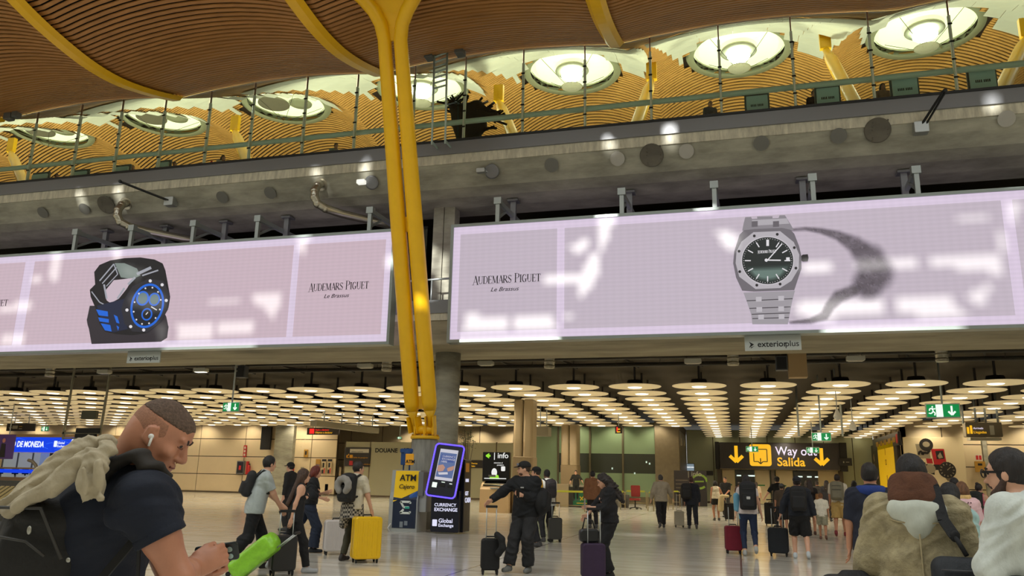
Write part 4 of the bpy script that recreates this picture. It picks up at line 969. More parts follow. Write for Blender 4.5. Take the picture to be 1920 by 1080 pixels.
q_.append(q_[0]); m.tube([(x, -.055, z) for x, z in q_], .022, 6); hsub(m, 'light_ring', EM('violet_led', (92, 72, 255), 2.2))
hsub(MB().box(-.27, .27, -.056, -.05, -.28, .6), 'screen_border', EM('kiosk_screen_white', (206, 204, 214), .9))
hsub(MB().box(-.25, .25, -.06, -.056, -.2, .5), 'screen_picture', EM('kiosk_screen_blue', (92, 112, 160), .85))
hsub(MB().rbox(-.2, .2, -.063, -.06, .24, .44, .02), 'caption_box', EM('kiosk_caption', (60, 84, 150), .85))
o = text('lettering', 'CURRENCY\nEXCHANGE\nHERE', .075, EM('kiosk_screen_white', (206, 204, 214)), ho, (-.17, -.064, .37)); 
hsub(MB().prism([(-.24, .12), (-.1, .16), (-.02, .08), (-.06, -.02), (-.2, -.06), (-.24, -.02)], -.063, -.06).prism([(.24, .16), (.1, .1), (.04, .06), (.08, -.02), (.2, .02), (.24, .06)], -.063, -.06), 'hands_picture', EM('picture_skin', (196, 148, 128), .8))
hsub(MB().prism([(-.2, -.08), (.08, -.04), (.1, -.1), (-.16, -.14)], -.063, -.06), 'banknotes_picture', EM('kiosk_screen_white', (206, 204, 214)))
hsub(MB().box(-.1, .08, -.058, -.05, -.46, -.38).box(.16, .3, -.058, -.05, -.46, -.4), 'slot', black_gloss); hsub(MB().box(-.3, -.16, -.058, -.05, -.5, -.36).box(-.04, .06, -.058, -.05, -.34, -.32).box(.2, .28, -.058, -.05, -.36, -.34), 'pictogram', exw)
kw = EM('kiosk_white', (226, 226, 250), 1.0)
text('lettering', 'CURRENCY', .125, kw, t, (.1, -.005, .74), bold=.01); text('lettering', 'EXCHANGE', .13, kw, t, (.1, -.005, .61), bold=.02)
text('lettering', 'Global', .16, kw, t, (.24, -.005, .3), bold=.01); text('lettering', 'Exchange', .12, kw, t, (.24, -.005, .19), bold=.01)
MB().rbox(.06, .2, -.008, 0, .2, .38, .02).obj('emblem', kw, t); MB().box(.54, .74, -.006, 0, .98, 1.1).obj('yellow_label', M('label_yellow', (214, 210, 60), .5), t)
MB().box(.1, .34, -.006, 0, 1.04, 1.08).obj('slot', black_gloss, t)
for s_, z_, k_ in (('GET', 1.05, .16), ('CASH', .85, .2)): text('lettering', s_, k_, kw, t, (.905, .3, z_), rotz=pi / 2)
text('lettering', 'HERE', .13, kw, t, (.905, .3, 1.42), rotz=pi / 2)
MB().box(.9, .905, .3, .6, 1.7, 1.95).obj('orange_label', M('label_orange', (220, 150, 40), .5), t)
# ------------------------------------------------------------------ hanging signs, boards, posters
def board(px0, py0, px1, py1, Y, name, lab, cat, mat=sdark, th=.1, rods=0, rodtop=6.36, group=None):
    a = atY(px0, py1, Y); b = atY(px1, py0, Y); t = thing(name, lab, cat, (a.x, Y, a.z), 0, group)
    W, H = b.x - a.x, b.z - a.z
    MB().rbox(0, W, 0, th, 0, H, min(.03, H * .1)).obj('panel', mat, t)
    for k in range(rods):
        x = W * (k + .5) / rods; MB().tube([(x, th / 2, H), (x, th / 2, rodtop - a.z)], .03, 6).obj('rod', steel_pale, t)
    F = lambda px, py: ((px - px0) / (px1 - px0) * W, (py1 - py) / (py1 - py0) * H)
    return t, W, H, F
red_e = EM('sign_red', (240, 30, 30), 1.1); yel_p = M('sign_yellow_paint', (226, 160, 30), .5); wht_p = M('sign_white_paint', (215, 210, 195), .5)
def blk_(t, F, x0, y0, x1, y1, mat, name='pictogram', d=.02):
    a = F(x0, y1); b = F(x1, y0); return MB().box(a[0], b[0], -d, 0, a[1], b[1]).obj(name, mat, t)
def words(t, F, s, x, y, size, mat, **k): a = F(x, y); return text('lettering', s, size, mat, t, (a[0], -.02, a[1]), **k)
t, W, H, F = board(575, 802, 636, 815, 52, 'hanging_sign', 'dark hanging sign with a red square and two lines of text', 'sign', rods=2)
blk_(t, F, 580, 804, 589, 813, red_e); words(t, F, 'Nada a declarar', 591, 807.5, .17, red_e); words(t, F, 'Objetos a declarar', 591, 812.5, .18, ysign)
# long grey lighting trough above it
tr = thing('lighting_trough', 'long grey slanting trough hung on posts in front of the customs partition', 'trough', (-20, 44, 4.3))
pA, pB = atY(588, 793, 44), atY(705, 808, 50); m = MB(); m.bar(pA, pB, .5, .35); m.obj('trough', M('trough_grey', (128, 122, 104), .5), tr, True)
for k in (.15, .42, .7, .93): q = pA + (pB - pA) * k; MB().tube([q, (q.x, q.y, 6.36)], .04, 6).obj('post', steel_pale, tr, True)
t, W, H, F = board(645, 839, 695, 874, 59.88, 'direction_board', 'dark direction board with a white strip at its top on the customs partition', 'sign')
blk_(t, F, 655, 842, 692, 849, wht_p); blk_(t, F, 655, 853, 661, 859, yel_p); words(t, F, 'Salida de pasajeros', 662, 859, .17, yel_p); words(t, F, 'Objetos a declarar', 668, 871, .17, yel_p); blk_(t, F, 655, 864, 662, 872, M('pict_red', (180, 40, 40), .5))
words(t, F, 'aduana customs', 658, 848, .16, ink); m = MB(); a = F(649, 858); m.stroke([(a[0] + .2, a[1] + .28), (a[0], a[1] + .02)], .06, -.02, 0); m.stroke([(a[0], a[1] + .2), (a[0], a[1]), (a[0] + .2, a[1])], .06, -.02, 0); m.obj('arrow', yel_p, t)
# black wall screen, signs and fire gear on the back wall
t, W, H, F = board(487, 800, 509, 843, 59.4, 'wall_screen', 'tall black screen on the concrete pier behind the man in grey', 'screen', black_m, .2)
MB().box(W * .47, W * .53, .05, .15, H, 5.9 - t.location.z).obj('rod', sv, t)
fr = M('fire_red', (190, 34, 34), .5); brass = M('notice_ochre', (176, 132, 50), .5)
def notice(px0, py0, px1, py1, lab, mat, Y=59.85, strips=()):
    t, W, H, F = board(px0, py0, px1, py1, Y, 'wall_notice', lab, 'notice', mat, .04)
    for i, (a, b, c, d, mm) in enumerate(strips): MB().box(W * a, W * c, -.01, 0, H * b, H * d).obj('printed_patch', mm, t)
    return t
notice(455, 835, 463, 857, 'narrow red vertical fire notice with white symbols', fr, strips=[(.25, .1, .75, .3, wht_p), (.25, .4, .75, .6, wht_p), (.25, .7, .75, .9, wht_p)])
notice(538, 843, 550, 857, 'square red fire notice with a striped foot', fr, strips=[(.2, .5, .8, .7, wht_p), (.05, .02, .2, .2, wht_p), (.35, .02, .5, .2, wht_p), (.65, .02, .8, .2, wht_p)])
notice(569, 843, 578, 857, 'small ochre notice with a black figure', brass, strips=[(.3, .3, .7, .8, ink)])
t = notice(524, 871, 552, 891, 'wide red fire panel with yellow lines of text', fr, strips=[(.1, .75, .5, .82, yel_p), (.1, .55, .45, .62, yel_p)])
notice(563, 876, 570, 884, 'small grey notice beside the red haired woman', M('notice_grey', (150, 140, 120), .5))
notice(591, 861, 601, 877, 'ochre poster left of two black and white posters', brass, strips=[(.1, .1, .9, .4, M('poster_mauve', (120, 100, 110), .5))])
for a_, lab in ((602, 'left black and white poster with a red corner'), (613, 'right black and white poster with a red corner')):
    notice(a_, 861, a_ + 10, 889, lab, M('poster_cream', (200, 180, 140), .5), strips=[(0, .85, 1, 1, ink), (.2, .45, .6, .75, ink), (.55, .05, .8, .4, fr), (.1, .05, .5, .3, ink)])
notice(635, 876, 640, 892, 'slim pale notice left of the direction board', M('notice_pale', (160, 140, 110), .5))
hc = thing('hose_cabinet', 'grey framed fire hose cabinet with a red label on the back wall', 'hose cabinet', atY(442, 889, 59.75)); hc.location.y = 59.75
MB().rbox(0, .7, 0, .2, 0, 1.08, .04).obj('cabinet', M('cabinet_grey', (110, 112, 110), .4), hc); MB().box(.07, .63, -.01, 0, .1, 1.0).obj('door', M('cabinet_dark', (34, 32, 34), .2), hc); MB().box(.24, .44, -.02, -.01, .35, .7).obj('label_plate', fr, hc)
fe = thing('fire_extinguisher', 'red fire extinguisher beside the hose cabinet', 'extinguisher', atY(466, 887, 59.72)); fe.location.y = 59.72
MB().lathe([(.02, 0), (.11, .0), (.13, .1), (.13, .52), (.08, .62), (.03, .66)], 16).obj('bottle', fr, fe); MB().tube([(0, 0, .66), (0, -.05, .78), (.12, -.08, .74), (.16, -.1, .4)], .03, 6).obj('hose', black_m, fe)
MB().rbox(-.32, -.14, .02, .2, -.1, .95, .02).obj('backplate', fr, fe)
# info totem beside the clad column
t, W, H, F = board(904, 848, 956, 902, 37.4, 'info_totem', 'tall black info screen with a green arrow on a beige help desk', 'info point', black_gloss, .25)
igrn = EM('info_green', (150, 225, 50), 1.0); iw = EM('info_white', (236, 236, 232), 1.0)
m = MB(); a = F(911, 855); m.stroke([(a[0], a[1]), (a[0] + .2, a[1])], .09, -.02, 0); m.stroke([(a[0] + .14, a[1] + .1), (a[0] - .02, a[1]), (a[0] + .14, a[1] - .1)], .05, -.02, 0); m.obj('arrow', igrn, t)
words(t, F, '| info', 925, 859, .36, iw, bold=.01); words(t, F, 'atencion al', 926, 869, .1, iw); words(t, F, 'pasajero', 932, 873, .1, iw)
m = MB(); a = F(927, 889); m.prism([(a[0] + .17 * cos(q) * .8, a[1] + .08 + .2 * sin(q)) for q in [k * pi / 8 for k in range(16)]], -.02, 0); m.obj('pictogram', iw, t)
m = MB(); m.prism([(a[0] - .24, a[1] - .22), (a[0] + .26, a[1] - .22), (a[0] + .2, a[1] - .04), (a[0], a[1] + .0), (a[0] - .18, a[1] - .04)], -.015, 0); m.obj('pictogram', igrn, t)
blk_(t, F, 916, 890, 930, 894, M('grey_pict', (90, 92, 90), .5), d=.03); blk_(t, F, 908, 896, 950, 897.5, iw); a = F(940, 879); MB().rbox(a[0], a[0] + .2, -.02, 0, a[1] - .1, a[1] + .12, .04).obj('pictogram', iw, t)
p = atZ(904, 962); desk = MB().prism([(-.35, 0), (.5, 0), (.5, 1.52), (-.12, 1.3), (-.3, 1.05)], 0, W + .05, lambda a_, b_, c_: (c_, a_, b_)).obj('help_desk', M('desk_beige', (214, 184, 140), .45), t); desk.location = (0, 0, -t.location.z)
d2 = MB().add([(.1, -.205, 1.2), (W - .15, -.205, 1.2), (W - .1, .12, 1.42), (.15, .12, 1.42)], [(0, 1, 2, 3)]).obj('desk_screen', black_gloss, t); d2.location = (0, -.02, -t.location.z + .02)
d3 = MB().box(.5, .9, -.32, -.26, 1.08, 1.14).obj('keypad', steel_pale, t); d3.location = (0, 0, -t.location.z)
# way sign behind the kiosks
t, W, H, F = board(866, 863, 905, 877, 59.88, 'direction_board', 'dark direction board with a yellow arrow and a green dot', 'sign')
m = MB(); a = F(868, 871); m.stroke([(a[0], a[1]), (a[0] + .3, a[1])], .06, -.02, 0); m.stroke([(a[0] + .18, a[1] + .14), (a[0] + .32, a[1]), (a[0] + .18, a[1] - .14)], .06, -.02, 0); m.obj('arrow', ysign, t)
a = F(879.5, 871.5); MB().prism([(a[0] + .15 * cos(q), a[1] + .15 * sin(q)) for q in [k * pi / 8 for k in range(16)]], -.02, 0).obj('green_dot', M('dot_green', (30, 130, 60), .5), t); words(t, F, 'Puertas', 884, 870, .16, ysign); words(t, F, 'Salas', 884, 875, .16, ysign)
# plant
pl = thing('potted_plant', 'small leafy plant rising behind the currency kiosk', 'plant', atZ(872, 950)); lf = MB(); st = MB(); random.seed(3)
for k in range(9):
    a = random.uniform(-1, 1); h_ = random.uniform(3.2, 4.3); st.tube([(0, 0, .5), (a * .2, .1, h_ * .6), (a * .5, .1, h_)], .02, 5)
    for j in range(16):
        c = Vector((a * .5 + random.uniform(-.25, .25), random.uniform(-.2, .3), h_ - random.uniform(-.15, .5))); d = Vector((random.uniform(-1, 1), random.uniform(-1, 1), random.uniform(-.4, .6))).normalized() * .13; n_ = d.cross(Vector((.2, .1, 1))).normalized() * .04
        lf.add([c, c + d * .5 + n_, c + d, c + d * .5 - n_, c + d * .5 + Vector((0, 0, .02))], [(0, 4, 1), (1, 4, 2), (2, 4, 3), (3, 4, 0)])
lf.obj('foliage', M('leaf_green', (60, 74, 40), .6), pl); st.obj('stem', M('stem_brown', (70, 60, 40), .7), pl); MB().lathe([(.2, 0), (.28, .5), (.25, .52), (.02, .48)], 20).obj('pot', M('pot_grey', (90, 88, 80), .6), pl)
# hanging red lit sign, dark info board, banner signs
t, W, H, F = board(1153, 799, 1168, 813, 47, 'hanging_sign', 'small dark hanging sign with red and yellow lit symbols', 'sign', rods=1); blk_(t, F, 1157, 801, 1160, 809, red_e); blk_(t, F, 1160, 804, 1165, 806, ysign); blk_(t, F, 1158, 809, 1165, 811, ysign); t.rotation_euler = (0, 0, -.5)
for (px0, py0, px1, py1, Y, lab) in [(992, 800, 1028, 817, 44, 'grey projector like box on posts left of the second clad column')]:
    t, W, H, F = board(px0, py0, px1, py1, Y, 'ceiling_unit', lab, 'ceiling unit', M('trough_grey', (128, 122, 104), .5), .8, 3)
t, W, H, F = board(1265, 883, 1324, 948, 57, 'info_board', 'dark standing info board with a green headset symbol', 'info board', sdark, .3)
words(t, F, '| info', 1290, 893, .46, M('dull_white', (150, 146, 130), .5)); a = F(1311, 903); m = MB()
for q in range(14): m.stroke([(a[0] + .5 * cos(q * pi / 8), a[1] + .45 * sin(q * pi / 8)), (a[0] + .5 * cos((q + 1) * pi / 8), a[1] + .45 * sin((q + 1) * pi / 8))], .14, -.02, 0)
m.stroke([(a[0] - .3, a[1]), (a[0] + .3, a[1] + .02)], .1, -.02, 0); m.obj('pictogram', M('headset_green', (110, 140, 40), .5), t)
for k in range(5): blk_(t, F, 1268, 900 + k * 7, 1290 + (k % 3) * 4, 902 + k * 7, M('print_brown', (84, 74, 60), .5), 'printed_line')
t, W, H, F = board(1274, 869, 1302, 884, 70.95, 'monitor', 'pale blue lit monitor on the wall left of the exit doors', 'monitor', sdark, .1); blk_(t, F, 1273, 870, 1301, 883, M('monitor_blue', (150, 170, 185), emit=.5)); blk_(t, F, 1273, 875, 1301, 877, iw, 'lit_line')
t, W, H, F = board(1574, 859, 1597, 873, 69, 'direction_board', 'narrow black board right of the way out sign', 'sign', black_m); blk_(t, F, 1581, 865, 1583, 868, M('dull_white', (150, 146, 130))); blk_(t, F, 1586, 866, 1592, 867, M('dull_white', (150, 146, 130)))
t, W, H, F = board(1313, 883, 1337, 891, 70.5, 'wall_notice', 'narrow dark notice left of the exit doors', 'notice')
# dark advertising wall at the corridor's left corner
t = thing('advert_wall', 'tall dark advertising wall at the left corner of the exit corridor', 'advert wall', (CX0 + .02, 60.6, .1)); MB().box(0, .1, 0, 8, 0, 5.2).obj('panel', M('advert_dark', (52, 44, 38), .3), t)
for k, (y_, z_) in enumerate([(1, 4.2), (4.5, 4.3)]): MB().box(.1, .12, y_, y_ + 1.4, z_, z_ + .5).obj('pale_patch', M('patch_pale', (150, 140, 118), .5), t)
MB().box(.1, .115, 1.5, 6.5, 1.2, 2.4).obj('blue_patch', M('patch_blue', (58, 62, 84), .3), t)
# yellow banners along the corridor's right wall
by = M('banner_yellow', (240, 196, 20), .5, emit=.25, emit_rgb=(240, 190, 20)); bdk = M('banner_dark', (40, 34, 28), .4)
def wall_banner(y0, y1, z0, z1, lab, yfrac=(.35, .9)):
    t = thing('banner', lab, 'banner', (CX1 - .2, y0, .02)); L = y1 - y0; H = z1
    MB().box(0, .2, 0, L, 0, H).obj('panel', bdk, t); MB().box(-.02, 0, L * (1 - yfrac[1]), L * (1 - yfrac[0]), .05, H - .05).obj('yellow_field', by, t)
    m = MB(); q = L * (1 - yfrac[0] / 2)
    for k in range(5): m.prism([(q - .25 + .1 * sin(k * 2), H * .1 + k * H * .16), (q + .15, H * .14 + k * H * .16), (q + .05 + .1 * cos(k), H * .22 + k * H * .16)], -.02, 0, lambda a_, b_, c_: (c_, a_, b_))
    m.obj('picture', M('picture_cream', (206, 176, 130), .5), t)
    m = MB(); q = L * (1 - (yfrac[0] + yfrac[1]) / 2); m.stroke([(q, H * .8), (q, H * .9)], .06, -.035, -.02, lambda a_, b_, c_: (c_, a_, b_)); m.stroke([(q - .2, H * .66), (q + .2, H * .66), (q + .2, H * .73), (q - .2, H * .73), (q - .2, H * .66)], .05, -.035, -.02, lambda a_, b_, c_: (c_, a_, b_)); m.stroke([(q, H * .1), (q, H * .5)], .14, -.035, -.02, lambda a_, b_, c_: (c_, a_, b_)); m.obj('print', M('print_brown2', (110, 82, 10), .5), t)
ya = lambda px: atX(px, 870, CX1 - .2).y
wall_banner(ya(1628), ya(1597), .4, 4.55, 'farther yellow and black banner on the right wall of the exit corridor')
wall_banner(ya(1684), ya(1632), .4, 4.75, 'nearer yellow and black banner under the dark direction sign')
t = thing('direction_board', 'brown direction sign with yellow symbols above the nearer banner', 'sign', (CX1 - .12, ya(1689), 4.3)); L = ya(1640) - ya(1689)
MB().box(-.1, .1, 0, L, 0, .9).obj('panel', sdark, t); m = MB()
for k in range(5): m.box(-.12, -.1, L * (.1 + .16 * k), L * (.1 + .16 * k) + L * .1, .25, .6)
m.obj('symbol', M('dull_yellow', (170, 128, 30), .5), t); MB().box(-.12, -.1, L * .02, L * .07, .15, .75).obj('symbol_red', fr, t)
# poster wall with watches
t, W, H, F = board(1702, 820, 1805, 925, 59.3, 'poster_wall', 'big cream poster with watches, a red box and pictures on the right wall', 'poster', M('poster_cream2', (226, 208, 168), .6), .2)
def ppoly(pts, mat, name, d): MB().prism([F(x, y) for x, y in pts], -d, 0).obj(name, mat, t)
pic = M('photo_grey', (150, 138, 114), .5); pdk = M('photo_dark', (34, 30, 28), .4); pred = M('photo_red', (168, 28, 34), .4)
ppoly([(1723, 833), (1745, 833), (1747, 859), (1726, 860)], pic, 'photo_card', .01); m = MB(); m.stroke([F(x, y) for x, y in ((1727, 853), (1729, 847), (1733, 847), (1733, 853), (1738, 848), (1741, 851), (1747, 845))], .13, -.03, -.01); m.obj('scribble', pdk, t)
MB().prism([(F(1741.5, 834.5)[0] + .42 * cos(q), F(1741.5, 834.5)[1] + .42 * sin(q)) for q in [k * pi / 10 for k in range(20)]], -.02, 0).obj('round_photo', pdk, t)
MB().prism([(F(1741.5, 834.5)[0] + .22 * cos(q), F(1741.5, 833.5)[1] + .18 * sin(q)) for q in [k * pi / 10 for k in range(20)]], -.025, 0).obj('round_photo_face', pic, t)
ppoly([(1749, 842), (1771, 842), (1773, 867), (1765, 871), (1752, 871)], pred, 'red_box', .02); ppoly([(1756, 846), (1769, 845), (1770, 860), (1757, 861)], pdk, 'photo', .03); ppoly([(1759, 855), (1764, 848), (1768, 858), (1761, 860)], pic, 'photo_figure', .035); ppoly([(1739, 860), (1749, 860), (1750, 869), (1740, 869)], pred, 'red_card', .015)
ppoly([(1725, 867), (1737, 867), (1738, 883), (1726, 882)], pdk, 'photo', .015); ppoly([(1751, 871), (1762, 871), (1762, 881), (1752, 881)], pdk, 'photo', .01); ppoly([(1736, 870), (1752, 872), (1751, 890), (1744, 888)], pdk, 'photo', .02)
for (cx, cy, r, mm) in ((1732, 874.5, .22, pic), (1745, 879, .3, pic)): MB().prism([(F(cx, cy)[0] + r * cos(q), F(cx, cy)[1] + r * sin(q)) for q in [k * pi / 10 for k in range(20)]], -.03, 0).obj('small_watch', mm, t)
ppoly([(1767, 866), (1777, 866), (1784, 882), (1781, 899), (1772, 901), (1768, 894), (1762, 884)], M('photo_steel', (118, 104, 80), .4), 'watch_strap', .03)
MB().prism([(F(1773, 881)[0] + .52 * cos(q), F(1773, 881)[1] + .52 * sin(q)) for q in [k * pi / 12 for k in range(24)]], -.04, 0).obj('watch_case', pdk, t)
m = MB(); c_ = F(1773, 881)
for k in range(12): m.stroke([(c_[0] + .33 * cos(k * pi / 6), c_[1] + .33 * sin(k * pi / 6)), (c_[0] + .44 * cos(k * pi / 6), c_[1] + .44 * sin(k * pi / 6))], .05, -.05, -.04)
m.stroke([c_, (c_[0] + .22, c_[1] + .2)], .04, -.05, -.04); m.obj('watch_hands', pic, t)
notice(1829, 853, 1841, 863, 'small red and white notice on the right pier', wht_p, Y=59.6, strips=[(.1, .1, .45, .9, fr), (.55, .1, .9, .9, fr)]); notice(1829, 865, 1847, 885, 'ochre framed notice under the red and white one', brass, Y=59.6, strips=[(.3, .6, .7, .8, ink)])
notice(1891, 896, 1912, 918, 'dark red framed notice right of the crowd', M('notice_maroon', (88, 30, 30), .4), strips=[(.15, .15, .85, .85, M('notice_dark', (60, 50, 40), .5))]); notice(1901, 876, 1910, 887, 'small red notice beside the man with glasses', fr)
# grey hanging unit with yellow symbol, top right
t = thing('hanging_sign', 'grey hanging sign with yellow symbol and lift pictogram right of the poster wall', 'sign', atY(1812, 821, 44)); gsm = M('sign_grey_brown', (96, 86, 66), .5)
W = atY(1880, 810, 44).x - t.location.x
MB().rbox(0, W, 0, .5, .05, .75, .05).obj('panel', gsm, t); MB().box(.1, W * .9, -.3, .3, -.12, 0).obj('light_bar', M('trough_grey', (128, 122, 104), .5), t)
MB().box(.06, .16, -.01, 0, .2, .52).box(.2, .3, -.01, 0, .2, .6).obj('symbol', ysign, t); text('lettering', 'Llegadas', .17, ysign, t, (.34, -.01, .22)); text('lettering', 'Arrivals', .14, wsign, t, (.34, -.01, .42)); MB().box(W * .66, W * .78, -.01, 0, .15, .6).obj('symbol', M('lift_pale', (160, 156, 140)), t)
for u in (.0, .35, .62, .95): MB().tube([(W * u, .25, .7), (W * u, .25, 6.36 - t.location.z)], .05, 8).obj('post', steel_pale, t)
# ceiling domes and rods
for i, (px, py, Y) in enumerate([(1599, 801, 40), (1570, 781, 36)]):
    p = atY(px, py, Y); t = thing('camera_dome', ['white camera dome hanging right of the small exit sign', 'small camera hanging above the way out sign'][i], 'camera', p)
    MB().lathe([(.02, -.16), (.12, -.12), (.16, 0), (.14, .06), (.06, .25), (.05, .3)], 16).obj('dome', white_m, t); MB().tube([(0, 0, .25), (0, 0, 6.36 - p.z)], .02, 6).obj('rod', steel_pale, t)
for i, (px, py, Y) in enumerate([(1498, 818, 42), (1580, 818, 42)]):
    p = atY(px, py, Y); tag(MB().tube([p, (p.x, p.y, 6.36)], .05, 8).obj('ceiling_rod', steel_pale), ['pale rod hanging left of the small exit sign', 'pale rod hanging right of the small exit sign'][i], 'rod')

# ------------------------------------------------------------------ guards counter, barrier, chair
p = atZ(1043, 950); struct(MB().box(p.x + .2, p.x + 3.4, p.y + 1.0, p.y + 3.2, 0, .42), 'floor_step', concrete_dark); ct = thing('guard_counter', 'beige and dark counter with a green front panel and yellow emblem', 'counter', (p.x, p.y, 0)); u = lambda px: atY(px, 930, p.y).x - p.x
cb = M('counter_beige', (150, 136, 108), .45)
MB().rbox(0, u(1066), 0, .9, 0, 1.34, .03).obj('side_cabinet', cb, ct); MB().box(u(1066), u(1118), .1, .9, 0, 1.18).obj('body', M('counter_dark', (44, 42, 36), .4), ct); MB().rbox(u(1070), u(1112), -.1, .95, 1.18, 1.3, .03).obj('worktop', M('counter_top', (150, 146, 130), .35), ct)
MB().box(u(1074), u(1107), .06, .1, .1, .82).obj('green_panel', M('counter_green', (16, 92, 62), .4), ct); m = MB(); g0 = u(1090); m.stroke([(g0 - .1, .62), (g0 + .1, .42)], .06, .04, .06); m.stroke([(g0 + .1, .62), (g0 - .08, .4)], .05, .04, .06); m.obj('emblem', M('emblem_gold', (210, 180, 40), .5), ct); MB().box(u(1081), u(1101), .04, .06, .22, .26).obj('lettering_line', M('emblem_gold', (210, 180, 40)), ct)
lime = M('barrier_lime', (168, 172, 50), .45); post_m = M('barrier_steel', (150, 138, 104), .35, metal=.6)
def barrier(px0, px1, py, lab, hoops=True):
    a = atZ(px0, py); b = atY(px1, py, a.y); t = thing('barrier', lab, 'barrier', (a.x, a.y, 0), 0, 'steel barriers with lime top rails'); W = b.x - a.x
    MB().tube([(0, 0, 0), (0, 0, .92), (.06, 0, .98), (W - .06, 0, .98), (W, 0, .92), (W, 0, 0)], .028, 8).obj('frame', post_m, t); MB().rbox(.08, W - .08, -.04, .04, .94, 1.04, .03).obj('top_rail', lime, t); MB().tube([(0, 0, .3), (W, 0, .3)], .018, 6).obj('lower_rail', post_m, t)
barrier(1040, 1096, 958, 'lime topped barrier in front of the guards counter'); barrier(1163, 1172, 955, 'short lime topped barrier behind the curly haired woman'); barrier(1173, 1212, 952, 'lime topped barrier behind the red chair'); barrier(1215, 1226, 958, 'narrow lime topped barrier left of the man in the grey sweater'); barrier(1253, 1262, 955, 'narrow lime topped barrier right of the man in the grey sweater'); barrier(1262, 1275, 950, 'lime topped barrier left of the info board')
ch = thing('swivel_chair', 'dark red swivel chair standing behind the barrier', 'chair', atZ(1191, 955)); rd = M('chair_red', (120, 24, 20), .6)
MB().rbox(-.3, .3, -.3, .26, .5, .62, .06, axis='z').obj('seat', rd, ch); b_ = MB().rbox(-.27, .27, .26, .34, .7, 1.35, .06).obj('backrest', rd, ch); MB().tube([(0, 0, .1), (0, 0, .5)], .035, 8).obj('column', black_m, ch)
m = MB()
for k in range(5): m.bar((0, 0, .12), (.34 * cos(k * 1.257), .34 * sin(k * 1.257), .07), .04, .04)
m.obj('foot_star', black_m, ch)
for k in range(5): MB().ball((.34 * cos(k * 1.257), .34 * sin(k * 1.257), .035), .035).obj('castor', black_m, ch)
bn = thing('waste_bin', 'dark grey tapered bin beside the red chair', 'bin', atZ(1172, 952)); MB().lathe([(.22, 0), (.28, .75), (.25, .77), (.02, .7)], 20).obj('body', M('bin_dark', (56, 52, 46), .5), bn)

# ------------------------------------------------------------------ currency booth and belt at the far left
Yb = 50.0; L0 = atY(-40, 840, Yb).x; R0 = atY(196, 840, Yb).x; W = R0 - L0
bt = thing('currency_booth', 'currency exchange booth with a long lit blue fascia', 'booth', (L0, Yb, 0))
zf0, zf1 = atY(90, 848, Yb).z, atY(90, 820, Yb).z
bluee = EM('fascia_blue', (8, 62, 224), 1.05)
MB().box(0, W, 0, 1.0, zf0, zf1).obj('fascia', bluee, bt); MB().box(0, W, -.05, 1.6, zf1, zf1 + .22).obj('cornice', M('cornice_pale', (180, 150, 110), .5), bt)
text('lettering', 'CAMBIO DE MONEDA', .6, EM('fascia_white', (232, 240, 255), 1.1), bt, (atY(82, 835, Yb).x - L0, -.02, zf0 + .38), align='RIGHT', bold=.03, shear=.15, sx=.72)
text('lettering', 'Global\nExchange', .24, EM('fascia_white', (232, 240, 255), 1.1), bt, (atY(108, 834, Yb).x - L0, -.02, zf0 + .62), bold=.01); MB().rbox(atY(101, 834, Yb).x - L0, atY(107, 834, Yb).x - L0, -.02, 0, zf0 + .4, zf0 + .85, .05).obj('emblem', EM('fascia_white', (232, 240, 255)), bt)
text('lettering', 'CAMBIO\nDE MONEDA', .42, EM('fascia_white', (232, 240, 255)), bt, (atY(133, 834, Yb).x - L0, -.02, zf0 + .7), bold=.02)
m = MB(); random.seed(5)
for k in range(14):
    x = random.uniform(0, W); z_ = random.uniform(zf0 + .1, zf1 - .1); m.stroke([(x, z_), (x + .5, z_ + .1), (x + 1.1, z_ - .06)], .025, -.008, 0)
m.obj('fascia_streak', EM('fascia_streak', (60, 120, 250), 1.0), bt)
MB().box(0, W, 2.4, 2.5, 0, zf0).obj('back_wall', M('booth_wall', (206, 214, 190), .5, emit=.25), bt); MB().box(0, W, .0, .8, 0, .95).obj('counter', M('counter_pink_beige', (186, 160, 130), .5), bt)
zc0, zc1 = atY(40, 887, Yb).z, atY(40, 880, Yb).z; MB().box(.0, atY(64, 885, Yb).x - L0, -.02, 0, zc0, zc1).obj('counter_band', bluee, bt); MB().box(-.0, W, -.06, .9, zc1 + .02, zc1 + .14).obj('worktop', M('counter_pink_beige', (186, 160, 130)), bt)
for a_, b_ in ((69, 84), (86, 118)):
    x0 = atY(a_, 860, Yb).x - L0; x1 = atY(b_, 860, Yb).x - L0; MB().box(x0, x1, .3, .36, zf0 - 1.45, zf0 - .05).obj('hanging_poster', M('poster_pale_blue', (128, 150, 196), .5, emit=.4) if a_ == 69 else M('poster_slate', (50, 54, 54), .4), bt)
text('lettering', 'CASH', .5, M('chalk', (190, 190, 180), .6), bt, (atY(88, 860, Yb).x - L0, .28, zf0 - .75), bold=.01)
m = MB()
for k in range(9): x = W * k / 8; m.box(x - .03, x + .03, 2.3, 2.4, 0, zf0)
m.obj('wall_joint', M('joint_grey', (120, 120, 104), .5), bt)
wood = M('booth_chair_dark', (30, 26, 24), .5)
for i, px in enumerate((15, 43, 62)):
    p = atY(px, 880, Yb + 1.2); t = thing('monitor', ['black monitor on the booth counter at the far left', 'black monitor in the middle of the booth', 'black monitor left of the pale poster'][i], 'monitor', (p.x, Yb + .5, 1.07)); MB().rbox(-.3, .3, 0, .06, .1, .5, .02).obj('screen', black_m, t); MB().box(-.04, .04, 0, .06, 0, .12).obj('stand', black_m, t)
